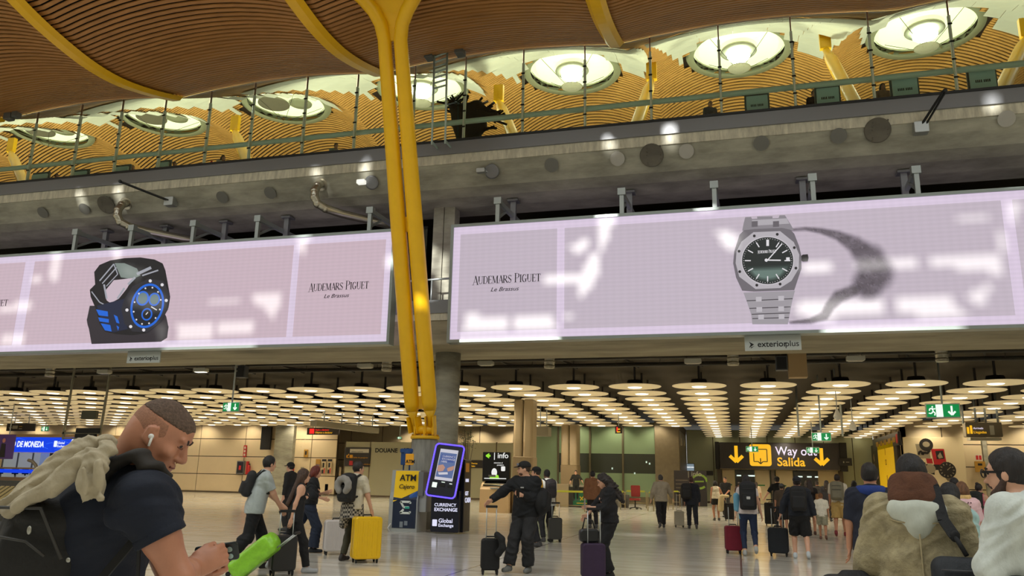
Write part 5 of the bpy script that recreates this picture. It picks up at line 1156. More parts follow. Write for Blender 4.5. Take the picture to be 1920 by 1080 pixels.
# purple poster, hanging signs on the left
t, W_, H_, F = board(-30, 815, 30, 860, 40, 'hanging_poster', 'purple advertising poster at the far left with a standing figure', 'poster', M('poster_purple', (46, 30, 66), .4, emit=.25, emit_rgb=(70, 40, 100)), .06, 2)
m = MB(); f_ = F(7, 857); m.prism([(f_[0] - .2, f_[1]), (f_[0] + .24, f_[1]), (f_[0] + .16, f_[1] + .8), (f_[0] - .14, f_[1] + .85)], -.02, 0); m.obj('figure', M('poster_figure', (24, 20, 22), .5), t); MB().prism([(F(7, 826)[0] + .11 * cos(q), F(7, 826)[1] + .14 * sin(q)) for q in [k * pi / 8 for k in range(16)]], -.02, 0).obj('figure_face', M('poster_skin', (150, 100, 84), .5), t)
t, W_, H_, F = board(11, 794, 66, 808, 47, 'hanging_sign', 'dark hanging sign with a faint arrow left of the small exit sign', 'sign', rods=2); blk_(t, F, 23, 798, 33, 804, M('dull_white', (150, 146, 130))); blk_(t, F, 36, 799, 42, 800.5, M('dull_yellow', (170, 128, 30)), 'lettering_line'); blk_(t, F, 36, 803, 42, 804.5, M('dull_white', (150, 146, 130)), 'lettering_line')
m = MB(); a = F(19, 801); m.stroke([(a[0], a[1] + .2), (a[0], a[1] - .14)], .05, -.02, 0); m.stroke([(a[0] - .12, a[1]), (a[0], a[1] - .16), (a[0] + .12, a[1])], .05, -.02, 0); m.obj('arrow', M('dull_white', (150, 146, 130)), t)
# hanging frame with flight screens
Yh = 30.0; t = thing('screen_gantry', 'steel gantry hanging above the booth with three black screens', 'gantry', (atY(118, 824, Yh).x, Yh, atY(118, 824, Yh).z)); gx_ = lambda px, py: atY(px, py, Yh) - t.location
m = MB(); m.bar(gx_(118, 824), gx_(131, 745) , .08, .08); m.bar(gx_(186, 824), gx_(199, 745), .08, .08)
m.bar(gx_(117, 812), gx_(187, 812), .08, .1); m.bar(gx_(118, 822), gx_(186, 822), .06, .06); m.bar(gx_(131, 748), gx_(131, 748) + Vector((0, 0, 6.92 - t.location.z - gx_(131, 748).z)), .07, .07); m.bar(gx_(199, 748), gx_(199, 748) + Vector((0, 0, 6.92 - t.location.z - gx_(199, 748).z)), .07, .07); m.obj('frame', M('gantry_steel', (132, 128, 110), .4, metal=.5), t)
for i, (x0, y0, x1, y1) in enumerate([(145, 803, 190, 812), (143, 814, 182, 821), (140, 824, 182, 832)]):
    a = gx_(x0, y1); b = gx_(x1, y0); MB().rbox(a.x, b.x, -.12, .02, a.z, b.z, .02).obj('screen', black_m, t)
a = gx_(154, 786); b = gx_(183, 770); MB().rbox(a.x, b.x, -.1, .1, a.z, b.z, .04).obj('speaker_box', M('dull_grey_green', (84, 84, 66), .6), t)
# baggage belt
Yc = 20.0; p = atY(-60, 930, Yc); be = thing('baggage_belt', 'oval baggage belt with slanted metal slats at the far left', 'baggage belt', (atY(62, 930, Yc).x, Yc, 0))
m = MB(); L_ = 9.0
prof = [(-.2, 0), (-.2, .35), (0, .42), (.75, .98), (.9, 1.1), (.9, 0)]
m.prism(prof, -L_, 0, lambda a_, b_, c_: (c_, a_, b_)); m.obj('base', M('belt_base', (70, 68, 60), .5, metal=.3), be)
for k in range(44):
    x = -L_ + k * .2; MB().add([(x, .0, .44), (x + .13, .0, .44), (x + .28, .75, 1.0), (x + .15, .75, 1.0), (x, .0, .42), (x + .13, .0, .42), (x + .28, .75, .97), (x + .15, .75, .97)], [(0, 1, 2, 3), (7, 6, 5, 4), (0, 4, 5, 1), (1, 5, 6, 2), (2, 6, 7, 3), (3, 7, 4, 0)]).obj('slat', M('belt_slat', (196, 178, 120), .3, metal=.4), be)
MB().box(-L_, .1, .9, 1.3, 1.0, 1.16).obj('rear_rail', M('belt_rail', (60, 60, 54), .4), be); MB().tube([(-1.0 + .5 * cos(a_), .6, 1.1 + 0.7 * sin(a_)) for a_ in [pi * k / 10 for k in range(6)]] , .05, 8).obj('hoop', M('hoop_brown', (110, 96, 70), .4), be)
# ------------------------------------------------------------------ smooth bodies from blended solids
V = lambda *a: np.array(a, float)
def rotx(a): c, s = cos(a), sin(a); return np.array([[1, 0, 0], [0, c, -s], [0, s, c]])
def roty(a): c, s = cos(a), sin(a); return np.array([[c, 0, s], [0, 1, 0], [-s, 0, c]])
def rotz_(a): c, s = cos(a), sin(a); return np.array([[c, -s, 0], [s, c, 0], [0, 0, 1]])
class SDF:
    """list of solids blended into one skin"""
    def __init__(s): s.p = []; s.cuts = []
    def cone(s, a, b, ra, rb, k=.03, n=None, f=1.0, flat=False):
        s.p.append(('c', V(*a), V(*b), ra, rb, k, None if n is None else V(*n) / np.linalg.norm(n), f, flat)); return s
    def ell(s, c, r, R=None, k=.03, sub=False):
        s.p.append(('e', V(*c), V(*r), np.eye(3) if R is None else R, k, sub)); return s
    def box(s, c, r, R=None, rr=.02, k=.02): s.p.append(('b', V(*c), V(*r), np.eye(3) if R is None else R, rr, k)); return s
    def cut(s, p, n): s.cuts.append((V(*p), V(*n) / np.linalg.norm(n))); return s
    def mesh(s, h):
        lo = V(9, 9, 9); hi = -lo; bb = []
        for q in s.p:
            if q[0] == 'c': r = max(q[3], q[4]) * 1.02; l = np.minimum(q[1], q[2]) - r; u = np.maximum(q[1], q[2]) + r
            else: r = np.linalg.norm(q[2]) if q[0] == 'b' else None; r = V(r, r, r) if r else np.abs(q[3]) @ q[2]; l = q[1] - r; u = q[1] + r
            bb.append((l, u))
            if not (q[0] == 'e' and q[5]): lo = np.minimum(lo, l); hi = np.maximum(hi, u)
        lo = lo - 3 * h; hi = hi + 3 * h; n = np.ceil((hi - lo) / h).astype(int) + 1
        F = np.full(n, .2); ax = [lo[i] + h * np.arange(n[i]) for i in range(3)]
        for q, (l, u) in zip(s.p, bb):
            k = q[5] if q[0] in 'cb' else q[4]; m = k + 3 * h
            i0 = np.maximum(((l - m - lo) / h).astype(int), 0); i1 = np.minimum(((u + m - lo) / h).astype(int) + 2, n)
            if (i1 <= i0).any(): continue
            X, Y, Z = np.meshgrid(*[ax[i][i0[i]:i1[i]] for i in range(3)], indexing='ij')
            if q[0] == 'c':
                _, a, b, ra, rb, k, nn, f, flat = q; d = b - a; L2 = d @ d + 1e-9
                px, py, pz = X - a[0], Y - a[1], Z - a[2]; t = (px * d[0] + py * d[1] + pz * d[2]) / L2; tc = np.clip(t, 0, 1)
                px, py, pz = px - tc * d[0], py - tc * d[1], pz - tc * d[2]
                if nn is not None:
                    w_ = (px * nn[0] + py * nn[1] + pz * nn[2]) * (f - 1); px, py, pz = px + w_ * nn[0], py + w_ * nn[1], pz + w_ * nn[2]
                D = np.sqrt(px * px + py * py + pz * pz) - (ra + (rb - ra) * tc)
                if flat: D = np.maximum(D, (t - 1) * sqrt(L2))
            else:
                c, r, R = q[1], q[2], q[3]; px, py, pz = X - c[0], Y - c[1], Z - c[2]
                lx, ly, lz = (px * R[0, i] + py * R[1, i] + pz * R[2, i] for i in range(3))
                if q[0] == 'e':
                    k0 = np.sqrt((lx / r[0])**2 + (ly / r[1])**2 + (lz / r[2])**2); k1 = np.sqrt((lx / r[0]**2)**2 + (ly / r[1]**2)**2 + (lz / r[2]**2)**2) + 1e-6; D = k0 * (k0 - 1) / k1
                else:
                    rr = q[4]; qx, qy, qz = np.abs(lx) - r[0] + rr, np.abs(ly) - r[1] + rr, np.abs(lz) - r[2] + rr
                    D = np.sqrt(np.maximum(qx, 0)**2 + np.maximum(qy, 0)**2 + np.maximum(qz, 0)**2) + np.minimum(np.maximum(qx, np.maximum(qy, qz)), 0) - rr
            S = F[i0[0]:i1[0], i0[1]:i1[1], i0[2]:i1[2]]
            if q[0] == 'e' and q[5]:
                D = -D; hh = np.maximum(k - np.abs(S - D), 0) / k; S[...] = np.maximum(S, D) + hh * hh * k / 4
            else:
                hh = np.maximum(k - np.abs(S - D), 0) / k; S[...] = np.minimum(S, D) - hh * hh * k / 4
        if s.cuts:
            X, Y, Z = np.meshgrid(*ax, indexing='ij')
            for p, nn in s.cuts: F = np.maximum(F, (X - p[0]) * nn[0] + (Y - p[1]) * nn[1] + (Z - p[2]) * nn[2])
        return nets(F, lo, h)
def nets(F, lo, h):
    neg = F < 0; nx, ny, nz = F.shape
    c = sum(neg[i:nx - 1 + i, j:ny - 1 + j, k:nz - 1 + k].astype(np.int8) for i in (0, 1) for j in (0, 1) for k in (0, 1))
    act = (c > 0) & (c < 8); idx = np.full(act.shape, -1); I = np.argwhere(act); idx[act] = np.arange(len(I))
    acc = np.zeros((len(I), 3)); cnt = np.zeros(len(I))
    for ax in range(3):
        o = [(0, 0), (0, 1), (1, 0), (1, 1)]
        for a, b in o:
            off = [0, 0, 0]; r = [q for q in range(3) if q != ax]; off[r[0]] = a; off[r[1]] = b
            p0 = I + off; p1 = p0.copy(); p1[:, ax] += 1
            f0 = F[p0[:, 0], p0[:, 1], p0[:, 2]]; f1 = F[p1[:, 0], p1[:, 1], p1[:, 2]]; m = (f0 < 0) != (f1 < 0)
            t = np.where(m, f0 / np.where(m, f0 - f1, 1), 0); P = np.array(p0, float); P[:, ax] += t
            acc[m] += P[m]; cnt[m] += 1
    vs = lo + h * acc / cnt[:, None]; fs = []
    for ax in range(3):
        r = [(ax + 1) % 3, (ax + 2) % 3]; s0 = [slice(None)] * 3; s1 = [slice(None)] * 3; s0[ax] = slice(0, -1); s1[ax] = slice(1, None)
        a = neg[tuple(s0)]; b = neg[tuple(s1)]; E = np.argwhere(a != b); E = E[(E[:, r[0]] > 0) & (E[:, r[1]] > 0) & (E[:, r[0]] < F.shape[r[0]] - 1) & (E[:, r[1]] < F.shape[r[1]] - 1)]
        q = []
        for da, db in ((1, 1), (0, 1), (0, 0), (1, 0)):
            p = E.copy(); p[:, r[0]] -= da; p[:, r[1]] -= db; q.append(idx[p[:, 0], p[:, 1], p[:, 2]])
        Q = np.stack(q, 1); fl = a[E[:, 0], E[:, 1], E[:, 2]]; Q[~fl] = Q[~fl][:, ::-1]; fs.append(Q)
    return vs, np.concatenate(fs)
def folds(vs, fs, amp, fq=1.0):
    """cloth folds: push the surface along its normals"""
    n = np.zeros_like(vs); a = vs[fs[:, 0]]; c = np.cross(vs[fs[:, 2]] - a, vs[fs[:, 3]] - vs[fs[:, 1]])
    for k in range(4): np.add.at(n, fs[:, k], c)
    n /= np.linalg.norm(n, axis=1)[:, None] + 1e-9; x, y, z = vs[:, 0] * fq, vs[:, 1] * fq, vs[:, 2] * fq
    w = np.sin(11 * x + 3 * np.sin(7 * z + 2 * y)) ; g = np.sin(26 * z + 9 * x * np.sin(5 * y + 3 * z) + 4 * w + 8 * y) ; h2 = np.sin(47 * z - 31 * x + 5 * np.sin(13 * y + 9 * z) + 19 * y)
    return vs + n * (amp * (.5 * w * g + .5 * np.abs(g) ** 3 * np.sign(g) + .35 * h2))[:, None]
def skin(name, sdf, h, mat, parent, amp=0.0, fq=1.0):
    vs, fs = sdf.mesh(h)
    if amp: vs = folds(vs, fs, amp, fq)
    me = bpy.data.meshes.new(name); me.vertices.add(len(vs)); me.vertices.foreach_set('co', vs.ravel().astype(np.float32))
    me.loops.add(len(fs) * 4); me.loops.foreach_set('vertex_index', fs.ravel().astype(np.int32)); me.polygons.add(len(fs))
    me.polygons.foreach_set('loop_start', np.arange(0, len(fs) * 4, 4, dtype=np.int32)); me.polygons.foreach_set('use_smooth', np.ones(len(fs), bool))
    me.update(calc_edges=True); me.validate(); me.materials.append(mat)
    o = bpy.data.objects.new(name, me); COL.objects.link(o); o.parent = parent
    return o
def cloth(name, rgb, rough=.85, bump=1.0, noise=.16, sc=8): return M(name, rgb, rough, noise=noise, nscale=sc, bump=bump, stretch=(1, 1, .5))
def ik(S, T, L1, L2, pole):
    d = T - S; D = np.linalg.norm(d)
    if D > (L1 + L2) * .998: d = d / D * (L1 + L2) * .998; D = np.linalg.norm(d)
    u = d / D; a = (L1 * L1 - L2 * L2 + D * D) / (2 * D); hgt = sqrt(max(L1 * L1 - a * a, 0)); p = V(*pole) - (V(*pole) @ u) * u; p = p / (np.linalg.norm(p) + 1e-9)
    return S + u * a + p * hgt, S + d
SKIN = {'light': (214, 164, 136), 'tan': (188, 134, 104), 'brown': (140, 92, 66), 'dark': (86, 58, 44)}
def person(lab, loc, face, H=1.72, skin_t='light', lean=3, feet=((-.1, 0), (.1, 0)), lift=(0, 0), hands=(None, None), head=(0, 0), drop=0.0,
           top=None, sleeve=.35, hem=.86, bottom=None, leg=.97, shoe=(60, 60, 62), hair=('short', (34, 26, 22)), cap=None, build=1.0, vox=.014, extra=None, group=None, fem=False, wide=1.0, hood=None, skirt=None, feetout=False, legs=True):
    """standing or walking figure; local axes: +Y ahead, +X its right; feet and hands are aim points in metres for a 1.75 m body"""
    s = H / 1.75; t = thing('person', lab, 'person', loc, face, group)
    sm = M('skin_' + skin_t, SKIN[skin_t], .5, noise=.05, nscale=14); b = build
    pz = .93 - drop; hipw = .092 if not fem else .095; shw = (.185 if not fem else .165) * wide
    L = radians(lean); up = V(0, sin(L), cos(L)); pel = V(0, 0, pz)
    wai = pel + up * .15; che = pel + up * .36; nb = pel + up * .53; sh = pel + up * .485
    Lh, Rh = radians(head[0]), radians(head[1]); RH = rotz_(Lh) @ rotx(-Rh)
    nk = pel + up * .575 + V(0, .01, 0); hc = nk + RH @ V(0, .028, .115)
    S = [sh + V(-shw, 0, 0), sh + V(shw, 0, 0)]; Hh = [pel + V(-hipw, 0, -.03), pel + V(hipw, 0, -.03)]
    el = []; wr = []; kn = []; an = []; 
    for i in (0, 1):
        sg = (-1, 1)[i]; T = hands[i]; T = V(sg * (shw + .07), .04 + sin(L) * .3, .80 - drop) if T is None else V(*T)
        e, w_ = ik(S[i], T, .285, .25, (sg * .5, -.8, -.35)); el.append(e); wr.append(w_)
        A = V(feet[i][0], feet[i][1], .085 + lift[i]); k_, a_ = ik(Hh[i], A, .425, .43, (sg * .08, 1, .1)); kn.append(k_); an.append(a_)
    def torso(q, g, k=.06):
        fl = dict(n=(0, 1, 0), f=1.42)
        w = .128 if not fem else .108
        q.cone(pel + V(-.045, 0, 0), pel + V(.045, 0, 0), .118 * b + g, .118 * b + g, k, **dict(n=(0, 1, 0), f=1.12))
        q.cone(pel + up * .03, wai + up * .04, .135 * b + g, w * b + g, k, n=(0, 1, 0), f=1.25)
        q.cone(wai, che, (w + .0) * b + g, .142 * b * (1 if not fem else .93) + g, k, n=(0, 1, 0), f=1.28)
        q.cone(S[0] + V(.075, 0, -.07), S[1] + V(-.075, 0, -.07), .088 * b + g, .088 * b + g, k)
        q.cone(S[0] + V(.03, 0, -.01), S[1] + V(-.03, 0, -.01), .055 + g, .055 + g, k)
        q.cone(S[0] + V(.07, 0, .0), nb + V(-.03, 0, .03), .05 + g * .6, .045 + g * .6, k); q.cone(S[1] + V(-.07, 0, .0), nb + V(.03, 0, .03), .05 + g * .6, .045 + g * .6, k)
        if fem:
            for sx in (-.075, .075): q.ell(che + V(sx, .1, -.01), (.062, .06, .062), k=.04)
    def arm(q, i, g, frac, k=.03):
        a, e, w_ = S[i], el[i], wr[i]; m = (1 if not fem else .84) * (.5 + .5 * b)
        if frac <= .5: q.cone(a, a + (e - a) * frac * 2, .054 * m + g, .047 * m + g * 1.25, k, flat=True)
        else:
            q.cone(a, e, .053 * m + g, .042 * m + g, k); f_ = (frac - .5) * 2; q.cone(e, e + (w_ - e) * f_, .041 * m + g, (.041 + (.028 - .041) * f_) * m + g, k, flat=f_ < .97)
    def legp(q, i, g, frac, k=.03, flare=0):
        a, kk, n_ = Hh[i], kn[i], an[i]; m = (.6 + .4 * b)
        if frac <= .5: q.cone(a, a + (kk - a) * frac * 2, .09 * m + g, (.09 + (.058 - .09) * frac * 2) * m + g + flare, k, flat=True)
        else:
            q.cone(a, kk, .088 * m + g, .056 * m + g + flare * .3, k); f_ = (frac - .5) * 2; q.cone(kk, kk + (n_ - kk) * f_, .055 * m + g + flare * .3, (.055 + (.038 - .055) * f_) * m + g + flare, k, flat=True)
            q.ell(kk + (n_ - kk) * .28 + V(0, -.02, 0), (.045 * m + g, .05 * m + g, .11 + g), k=.03)
            if g > .004: q.ell(kk, (.058 * m + g, .06 * m + g, .08), k=.03)
    B = SDF(); torso(B, 0)
    HP = lambda x, y, z: hc + RH @ V(x, y, z)
    B.ell(hc + RH @ V(0, -.012, .012), (.076, .098, .105), RH, .02); B.ell(HP(0, .03, -.045), (.056, .062, .072), RH, .03)
    B.ell(HP(0, .062, -.092), (.026, .024, .02), RH, .025); B.cone(HP(0, .084, -.006), HP(0, .108, -.034), .008, .013, .014); B.ell(HP(0, .07, .026), (.048, .02, .014), RH, .02)
    B.ell(HP(0, .086, -.062), (.024, .012, .011), RH, .012)
    for sx in (-1, 1):
        B.ell(HP(sx * .077, -.008, -.015), (.01, .02, .03), RH, .008); B.ell(HP(sx * .03, .093, .006), (.015, .014, .011), RH, .012, True)
    B.cone(nk + V(0, -.01, -.06), hc + RH @ V(0, -.015, -.06), .052 if not fem else .045, .05 if not fem else .043, .03)
    for i in (0, 1):
        arm(B, i, 0, 1.0)
        if legs: legp(B, i, 0, 1.0); f_ = an[i]; B.cone(f_ + V(0, -.02, -.04), f_ + V((-.01, .01)[i], .15, -.055 - (lift[i] > .04) * .05), .034, .026, .03)
        # hand: palm, four fingers of unequal length, thumb
        d = wr[i] - el[i]; d = d / np.linalg.norm(d); sg = (-1, 1)[i]
        side_ = np.cross(d, V(sg, 0, 0)); side_ = side_ / (np.linalg.norm(side_) + 1e-9)
        if np.linalg.norm(np.cross(d, V(1, 0, 0))) < .3: side_ = V(0, 0, 1)
        pn = np.cross(side_, d); pc = wr[i] + d * .045
        B.box(wr[i] + d * .055, (.014, .038, .045), np.stack([pn, side_, d], 1), .013, .02)
        for j, (o_, ln) in enumerate(((-.029, .062), (-.01, .078), (.01, .074), (.029, .056))):
            b0 = wr[i] + d * .095 + side_ * o_; b1 = b0 + d * ln * .5 - pn * sg * .008; b2 = b1 + d * ln * .38 - pn * sg * .026
            B.cone(b0, b1, .0095, .009, .004); B.cone(b1, b2, .009, .0075, .004)
        t0 = wr[i] + d * .03 - side_ * .03; t1 = t0 - side_ * .026 + d * .035 - pn * sg * .012; B.cone(t0, t1, .013, .011, .01); B.cone(t1, t1 + d * .03 - pn * sg * .012, .011, .0085, .004)
    if s != 1 or True: t.scale = (s, s, s)
    skin('body', B, vox, sm, t)
    if top:
        g = top[2] if len(top) > 2 else .014; T = SDF(); torso(T, g, .06)
        for i in (0, 1):
            if sleeve > 0: arm(T, i, g + (.004 if sleeve < .5 else .006), min(sleeve, .97), .045)
        for pp in (-.09, .0, .09): T.cone(pel + V(pp, 0, hem - .93 + .0), pel + up * .2 + V(pp * .8, 0, 0), .1 * b + g, .1 * b + g, .05)
        T.cut((0, 0, hem - drop), (0, 0, -1)); nn = RH @ V(0, 0, 1); T.cut(nk + V(0, 0, .012), (0, .35, 1))
        if sleeve == 0: T.cut(S[0] + V(.03, 0, 0), (-1, 0, .15)); T.cut(S[1] + V(-.03, 0, 0), (1, 0, .15))
        skin('top', T, vox, top[0] if not isinstance(top[0], tuple) else cloth('cloth_%d_%d_%d' % top[0], top[0]), t, .3 * g)
    if bottom:
        g, flare = (bottom[1], bottom[2]) if len(bottom) > 2 else (.014, .01)
        T = SDF(); T.cone(pel + V(-.045, 0, 0), pel + V(.045, 0, 0), .112 * b + g, .112 * b + g, .05, n=(0, 1, 0), f=1.1); T.cone(pel, pel + up * .11, .125 * b + g, .122 * b + g, .05, n=(0, 1, 0), f=1.25)
        if skirt: T.cone(pel, pel + V(0, 0, -skirt), .15, .2, .05, flat=True)
        elif legs:
            for i in (0, 1): legp(T, i, g, leg, .03, flare)
        T.cut(pel + up * .13, up); skin('trousers' if leg > .6 else 'shorts', T, vox, cloth('cloth_%d_%d_%d' % bottom[0], bottom[0]), t, .3 * g)
    if shoe and legs:
        for i in (0, 1):
            f_ = an[i]; T = SDF(); yaw_ = (-.1, .1)[i]; toe = V(yaw_ * .15, .17, -.045 - (.06 if lift[i] > .04 else 0)); heel = V(0, -.045, -.045)
            T.cone(f_ + heel, f_ + toe, .042, .036, .03); T.cone(f_ + V(0, -.02, .0), f_ + V(0, .05, -.03), .045, .04, .03); T.cut(f_ + V(0, -.05, -.082), V(0, -(.06 if lift[i] > .04 else 0) / .2, -1))
            skin('shoe', T, min(vox, .012), M('shoe_%d_%d_%d' % shoe, shoe, .6), t)
    if hair:
        st, c = hair[0], hair[1]; T = SDF(); hm_ = M('hair_%d_%d_%d' % c, c, .55, noise=.45, nscale=40, stretch=(1, 1, .15), bump=.8); cutp = True
        if st == 'short': T.ell(HP(0, -.014, .022), (.086, .108, .112), RH, .02)
        elif st == 'buzz': T.ell(HP(0, -.014, .016), (.079, .102, .107), RH, .02)
        elif st in ('long', 'curly', 'bob', 'mid'):
            T.ell(HP(0, -.016, .02), (.09, .112, .114), RH, .02); n_ = {'long': .42, 'curly': .3, 'bob': .09, 'mid': .2}[st]; r_ = {'long': .05, 'curly': .085, 'bob': .062, 'mid': .055}[st]
            bk_ = hc + RH @ V(0, -.065, -.03); e_ = V(0, -.07 - .1 * (st != 'bob'), nk[2] + .06 - n_); e_[1] += up[1] * .3
            for sx in (-.045, 0, .045): T.cone(bk_ + V(sx, 0, 0), V(sx * 1.4, e_[1], e_[2]) if st != 'bob' else hc + RH @ V(sx * 1.3, -.05, -.1), r_, r_ * .72, .03)
            if st != 'curly':
                for sx in (-.07, .07): T.cone(HP(sx, -.01, .02), HP(sx * 1.05, -.035, -.12), .024, .026, .03)
            if st == 'curly':
                rnd = random.Random(4)
                for _ in range(90):
                    u_ = rnd.random(); cc = bk_ * (1 - u_) + e_ * u_; T.ell(cc + V(rnd.uniform(-.11, .11), rnd.uniform(-.1, .04), rnd.uniform(-.03, .03)), (.03, .03, .026), k=.006)
        elif st == 'bun': T.ell(HP(0, -.014, .022), (.084, .106, .11), RH, .02); T.ell(HP(0, -.075, .115), (.045, .042, .038), RH, .012)
        elif st == 'pony': T.ell(HP(0, -.014, .022), (.084, .106, .11), RH, .02); T.cone(HP(0, -.1, .04), HP(0, -.15, -.05), .03, .035, .02); T.cone(HP(0, -.15, -.05), HP(0, -.12, -.2), .035, .015, .02)
        nrm = RH @ V(0, .82, -.57); T.cut(hc + RH @ V(0, .058, .048) if st in ('short', 'buzz', 'bun', 'pony') else hc + RH @ V(0, .045 if st == 'curly' else .06, .02), RH @ V(0, .93, -.36))
        if st in ('short', 'buzz', 'bun', 'pony'): T.cut(HP(0, -.05, -.075), RH @ V(0, .12, -1))
        skin('hair', T, min(vox, .011), hm_, t, *((.013, 1.6) if st == 'curly' else (.003, 1.5)))
    if cap:
        T = SDF(); T.ell(HP(0, -.012, .045), (.092, .112, .088), RH, .02); T.cut(HP(0, 0, .028), RH @ V(0, .05, -1)); skin('cap', T, min(vox, .012), cloth('cap_%d_%d_%d' % cap, cap, bump=.1), t)
        T = SDF(); sg = -1 if (hair and len(hair) > 2) else 1; T.ell(HP(0, sg * .115, .034), (.068, .062, .009), RH @ rotx(-.12 * sg), .01); T.cut(HP(0, sg * .07, 0), RH @ V(0, -sg, 0)); skin('cap_peak', T, .006, cloth('cap_%d_%d_%d' % cap, cap, bump=.1), t)
    if abs(((face + pi) % (2 * pi)) - pi) > .75 or extra:       # faces that can be seen get eyes and brows
        eb = M('eye_dark', (30, 22, 20), .3)
        for sx in (-1, 1):
            c_ = HP(sx * .031, .079, .006); MB().ball(c_, .0115, .0115, .0085, 8, 6).obj('eye', eb, t)
            m = MB(); m.tube([HP(sx * .014, .093, .027), HP(sx * .03, .091, .033), HP(sx * .048, .078, .027)], .0045, 5); m.obj('eyebrow', M('brow_%d' % (hair[1][0] if hair else 30), hair[1] if hair else (30, 24, 20), .7), t)
        MB().tube([HP(-.021, .092, -.061), HP(0, .1, -.062), HP(.021, .092, -.061)], .0042, 5).obj('mouth', M('lips', (150, 84, 76), .5), t)
    t['_j'] = 0; del t['_j']
    info = dict(t=t, s=s, hc=hc, nk=nk, up=up, pel=pel, S=S, el=el, wr=wr, RH=RH, HP=HP, loc=Vector(loc), face=face, che=che)
    info['W'] = lambda p: Vector(loc) + Matrix.Rotation(face, 3, 'Z') @ (Vector(tuple(p)) * s)
    return info
def backpack(P, lab, rgb, w=.3, h=.46, d=.17, dz=0.0, dy=0.0, accent=None, straps=True, pillow=None, one=None):
    """bag on the wearer's back, a thing of its own"""
    t = thing('backpack', lab, 'backpack', P['loc'], P['face']); t.scale = (P['s'],) * 3
    m = cloth('bag_%d_%d_%d' % rgb, rgb, .7, bump=.35); up = P['up']; c = P['pel'] + up * (.33 + dz) + V(0, -.135 - d / 2 + dy, 0); R = rotx(-math.atan2(up[1], up[2]))
    B = SDF(); B.box(c, (w / 2, d / 2, h / 2), R, .06, .02); B.box(c + R @ V(0, -d / 2 - .0, -h * .15), (w * .4, .05, h * .26), R, .04, .02); B.ell(c + R @ V(0, 0, h / 2 - .02), (w * .42, d * .45, .06), R, .05)
    skin('bag_body', B, .012, m, t)
    mm = MB(); q = R @ V(0, -d / 2 - .052, 0)
    for z0 in (.0, .11): mm.tube([c + R @ V(-w * .33, -d / 2 - .05 + (z0 > .05) * .045, h * .08 + z0), c + R @ V(w * .33, -d / 2 - .05 + (z0 > .05) * .045, h * .08 + z0)], .006, 6)
    mm.obj('zip', M('zip_dark', (70, 70, 72), .4, metal=.5), t)
    if accent: MB().rbox(c[0] - .04, c[0] + .04, c[1] - d / 2 - .064, c[1] - d / 2 - .05, c[2] - .06, c[2] + .0, .01).obj('badge', M('badge_%d_%d_%d' % accent, accent, .5), t)
    if straps:
        for i, sg in enumerate((-1, 1)):
            if one is not None and i != one: continue
            S_ = P['S'][i]; a = c + R @ V(sg * .08, d / 2, h * .42)
            T = SDF(); pts = [a, S_ + V(-sg * .07, -.04, .085), S_ + V(-sg * .06, .06, .045), S_ + V(-sg * .035, .105, -.1), S_ + V(-sg * .02, .06, -.25), c + R @ V(sg * w * .38, d / 2, -h * .3)]
            for u_, v_ in zip(pts[:-1], pts[1:]): T.cone(u_, v_, .021, .021, .01)
            skin('strap', T, .009, m, t)
    return t
def suitcase(lab, loc, rgb, rot=0, w=.36, d=.23, h=.56, hd=.4, tilt=0, kind='hard', name='suitcase', group=None, sticker=False):
    t = thing(name, lab, 'suitcase', loc, rot, group); m = M('case_%s_%d_%d_%d' % ((kind,) + rgb), rgb, .32 if kind == 'hard' else .8, bump=0 if kind == 'hard' else .3, noise=.02 if kind == 'hard' else .1, nscale=8)
    T = MB(); T.rbox(-w / 2, w / 2, -d / 2, d / 2, .07, h, .055, 5)
    o = T.obj('shell', m, t)
    r = MB()
    if kind == 'hard':
        for k in range(5):
            x = -w * .36 + w * .18 * k; r.rbox(x - w * .03, x + w * .03, -d / 2 - .007, -d / 2 + .004, .13, h - .06, .012)
        r.obj('rib', m, t)
    else: r.rbox(-w * .38, w * .38, -d / 2 - .03, -d / 2 + .01, .12, h * .55, .04); r.rbox(-w * .36, w * .36, -d / 2 - .025, -d / 2 + .01, h * .6, h * .9, .03); r.obj('pocket', m, t)
    MB().rbox(-w / 2 - .002, w / 2 + .002, -.012, .012, .08, h - .01, .055, 5, axis='y').obj('zip_band', black_m, t)
    for x in (-w * .38, w * .38):
        for y in (-d * .36, d * .36):
            wm = MB(); wm.tube([(x - .012, y, .028), (x + .012, y, .028)], .028, 12); wm.box(x - .018, x + .018, y - .015, y + .015, .03, .075); wm.obj('wheel', black_m, t)
    if hd:
        q = MB()
        for x in (-w * .27, w * .27): q.tube([(x, d * .38, h - .02), (x, d * .38, h + hd)], .009, 8)
        q.obj('pull_rod', alu, t); MB().rbox(-w * .32, w * .32, d * .38 - .018, d * .38 + .018, h + hd - .01, h + hd + .03, .012).obj('grip', black_m, t)
    MB().tube([(-.08, -.0, h - .01), (-.07, 0, h + .03), (.07, 0, h + .03), (.08, 0, h - .01)], .012, 8).obj('carry_handle', black_m, t)
    if sticker:
        for k in range(3): MB().lathe([(.01, 0), (.035, 0), (.035, .003), (.01, .003)], 16).obj('sticker', M('sticker_white', (200, 200, 200), .5), t, loc=(.06, -d / 2 - .008, .2 + k * .1)).rotation_euler = (pi / 2, 0, 0)
    if tilt: t.rotation_euler = (tilt, 0, rot)
    return t
def at_depth(px, py, D): return EYEP + ray(px, py) * D
def ground(px, py): p = atZ(px, py); return Vector((p.x, p.y, 0))
def under(px, D):
    p = at_depth(px, 905, D); return Vector((p.x, p.y, 0))
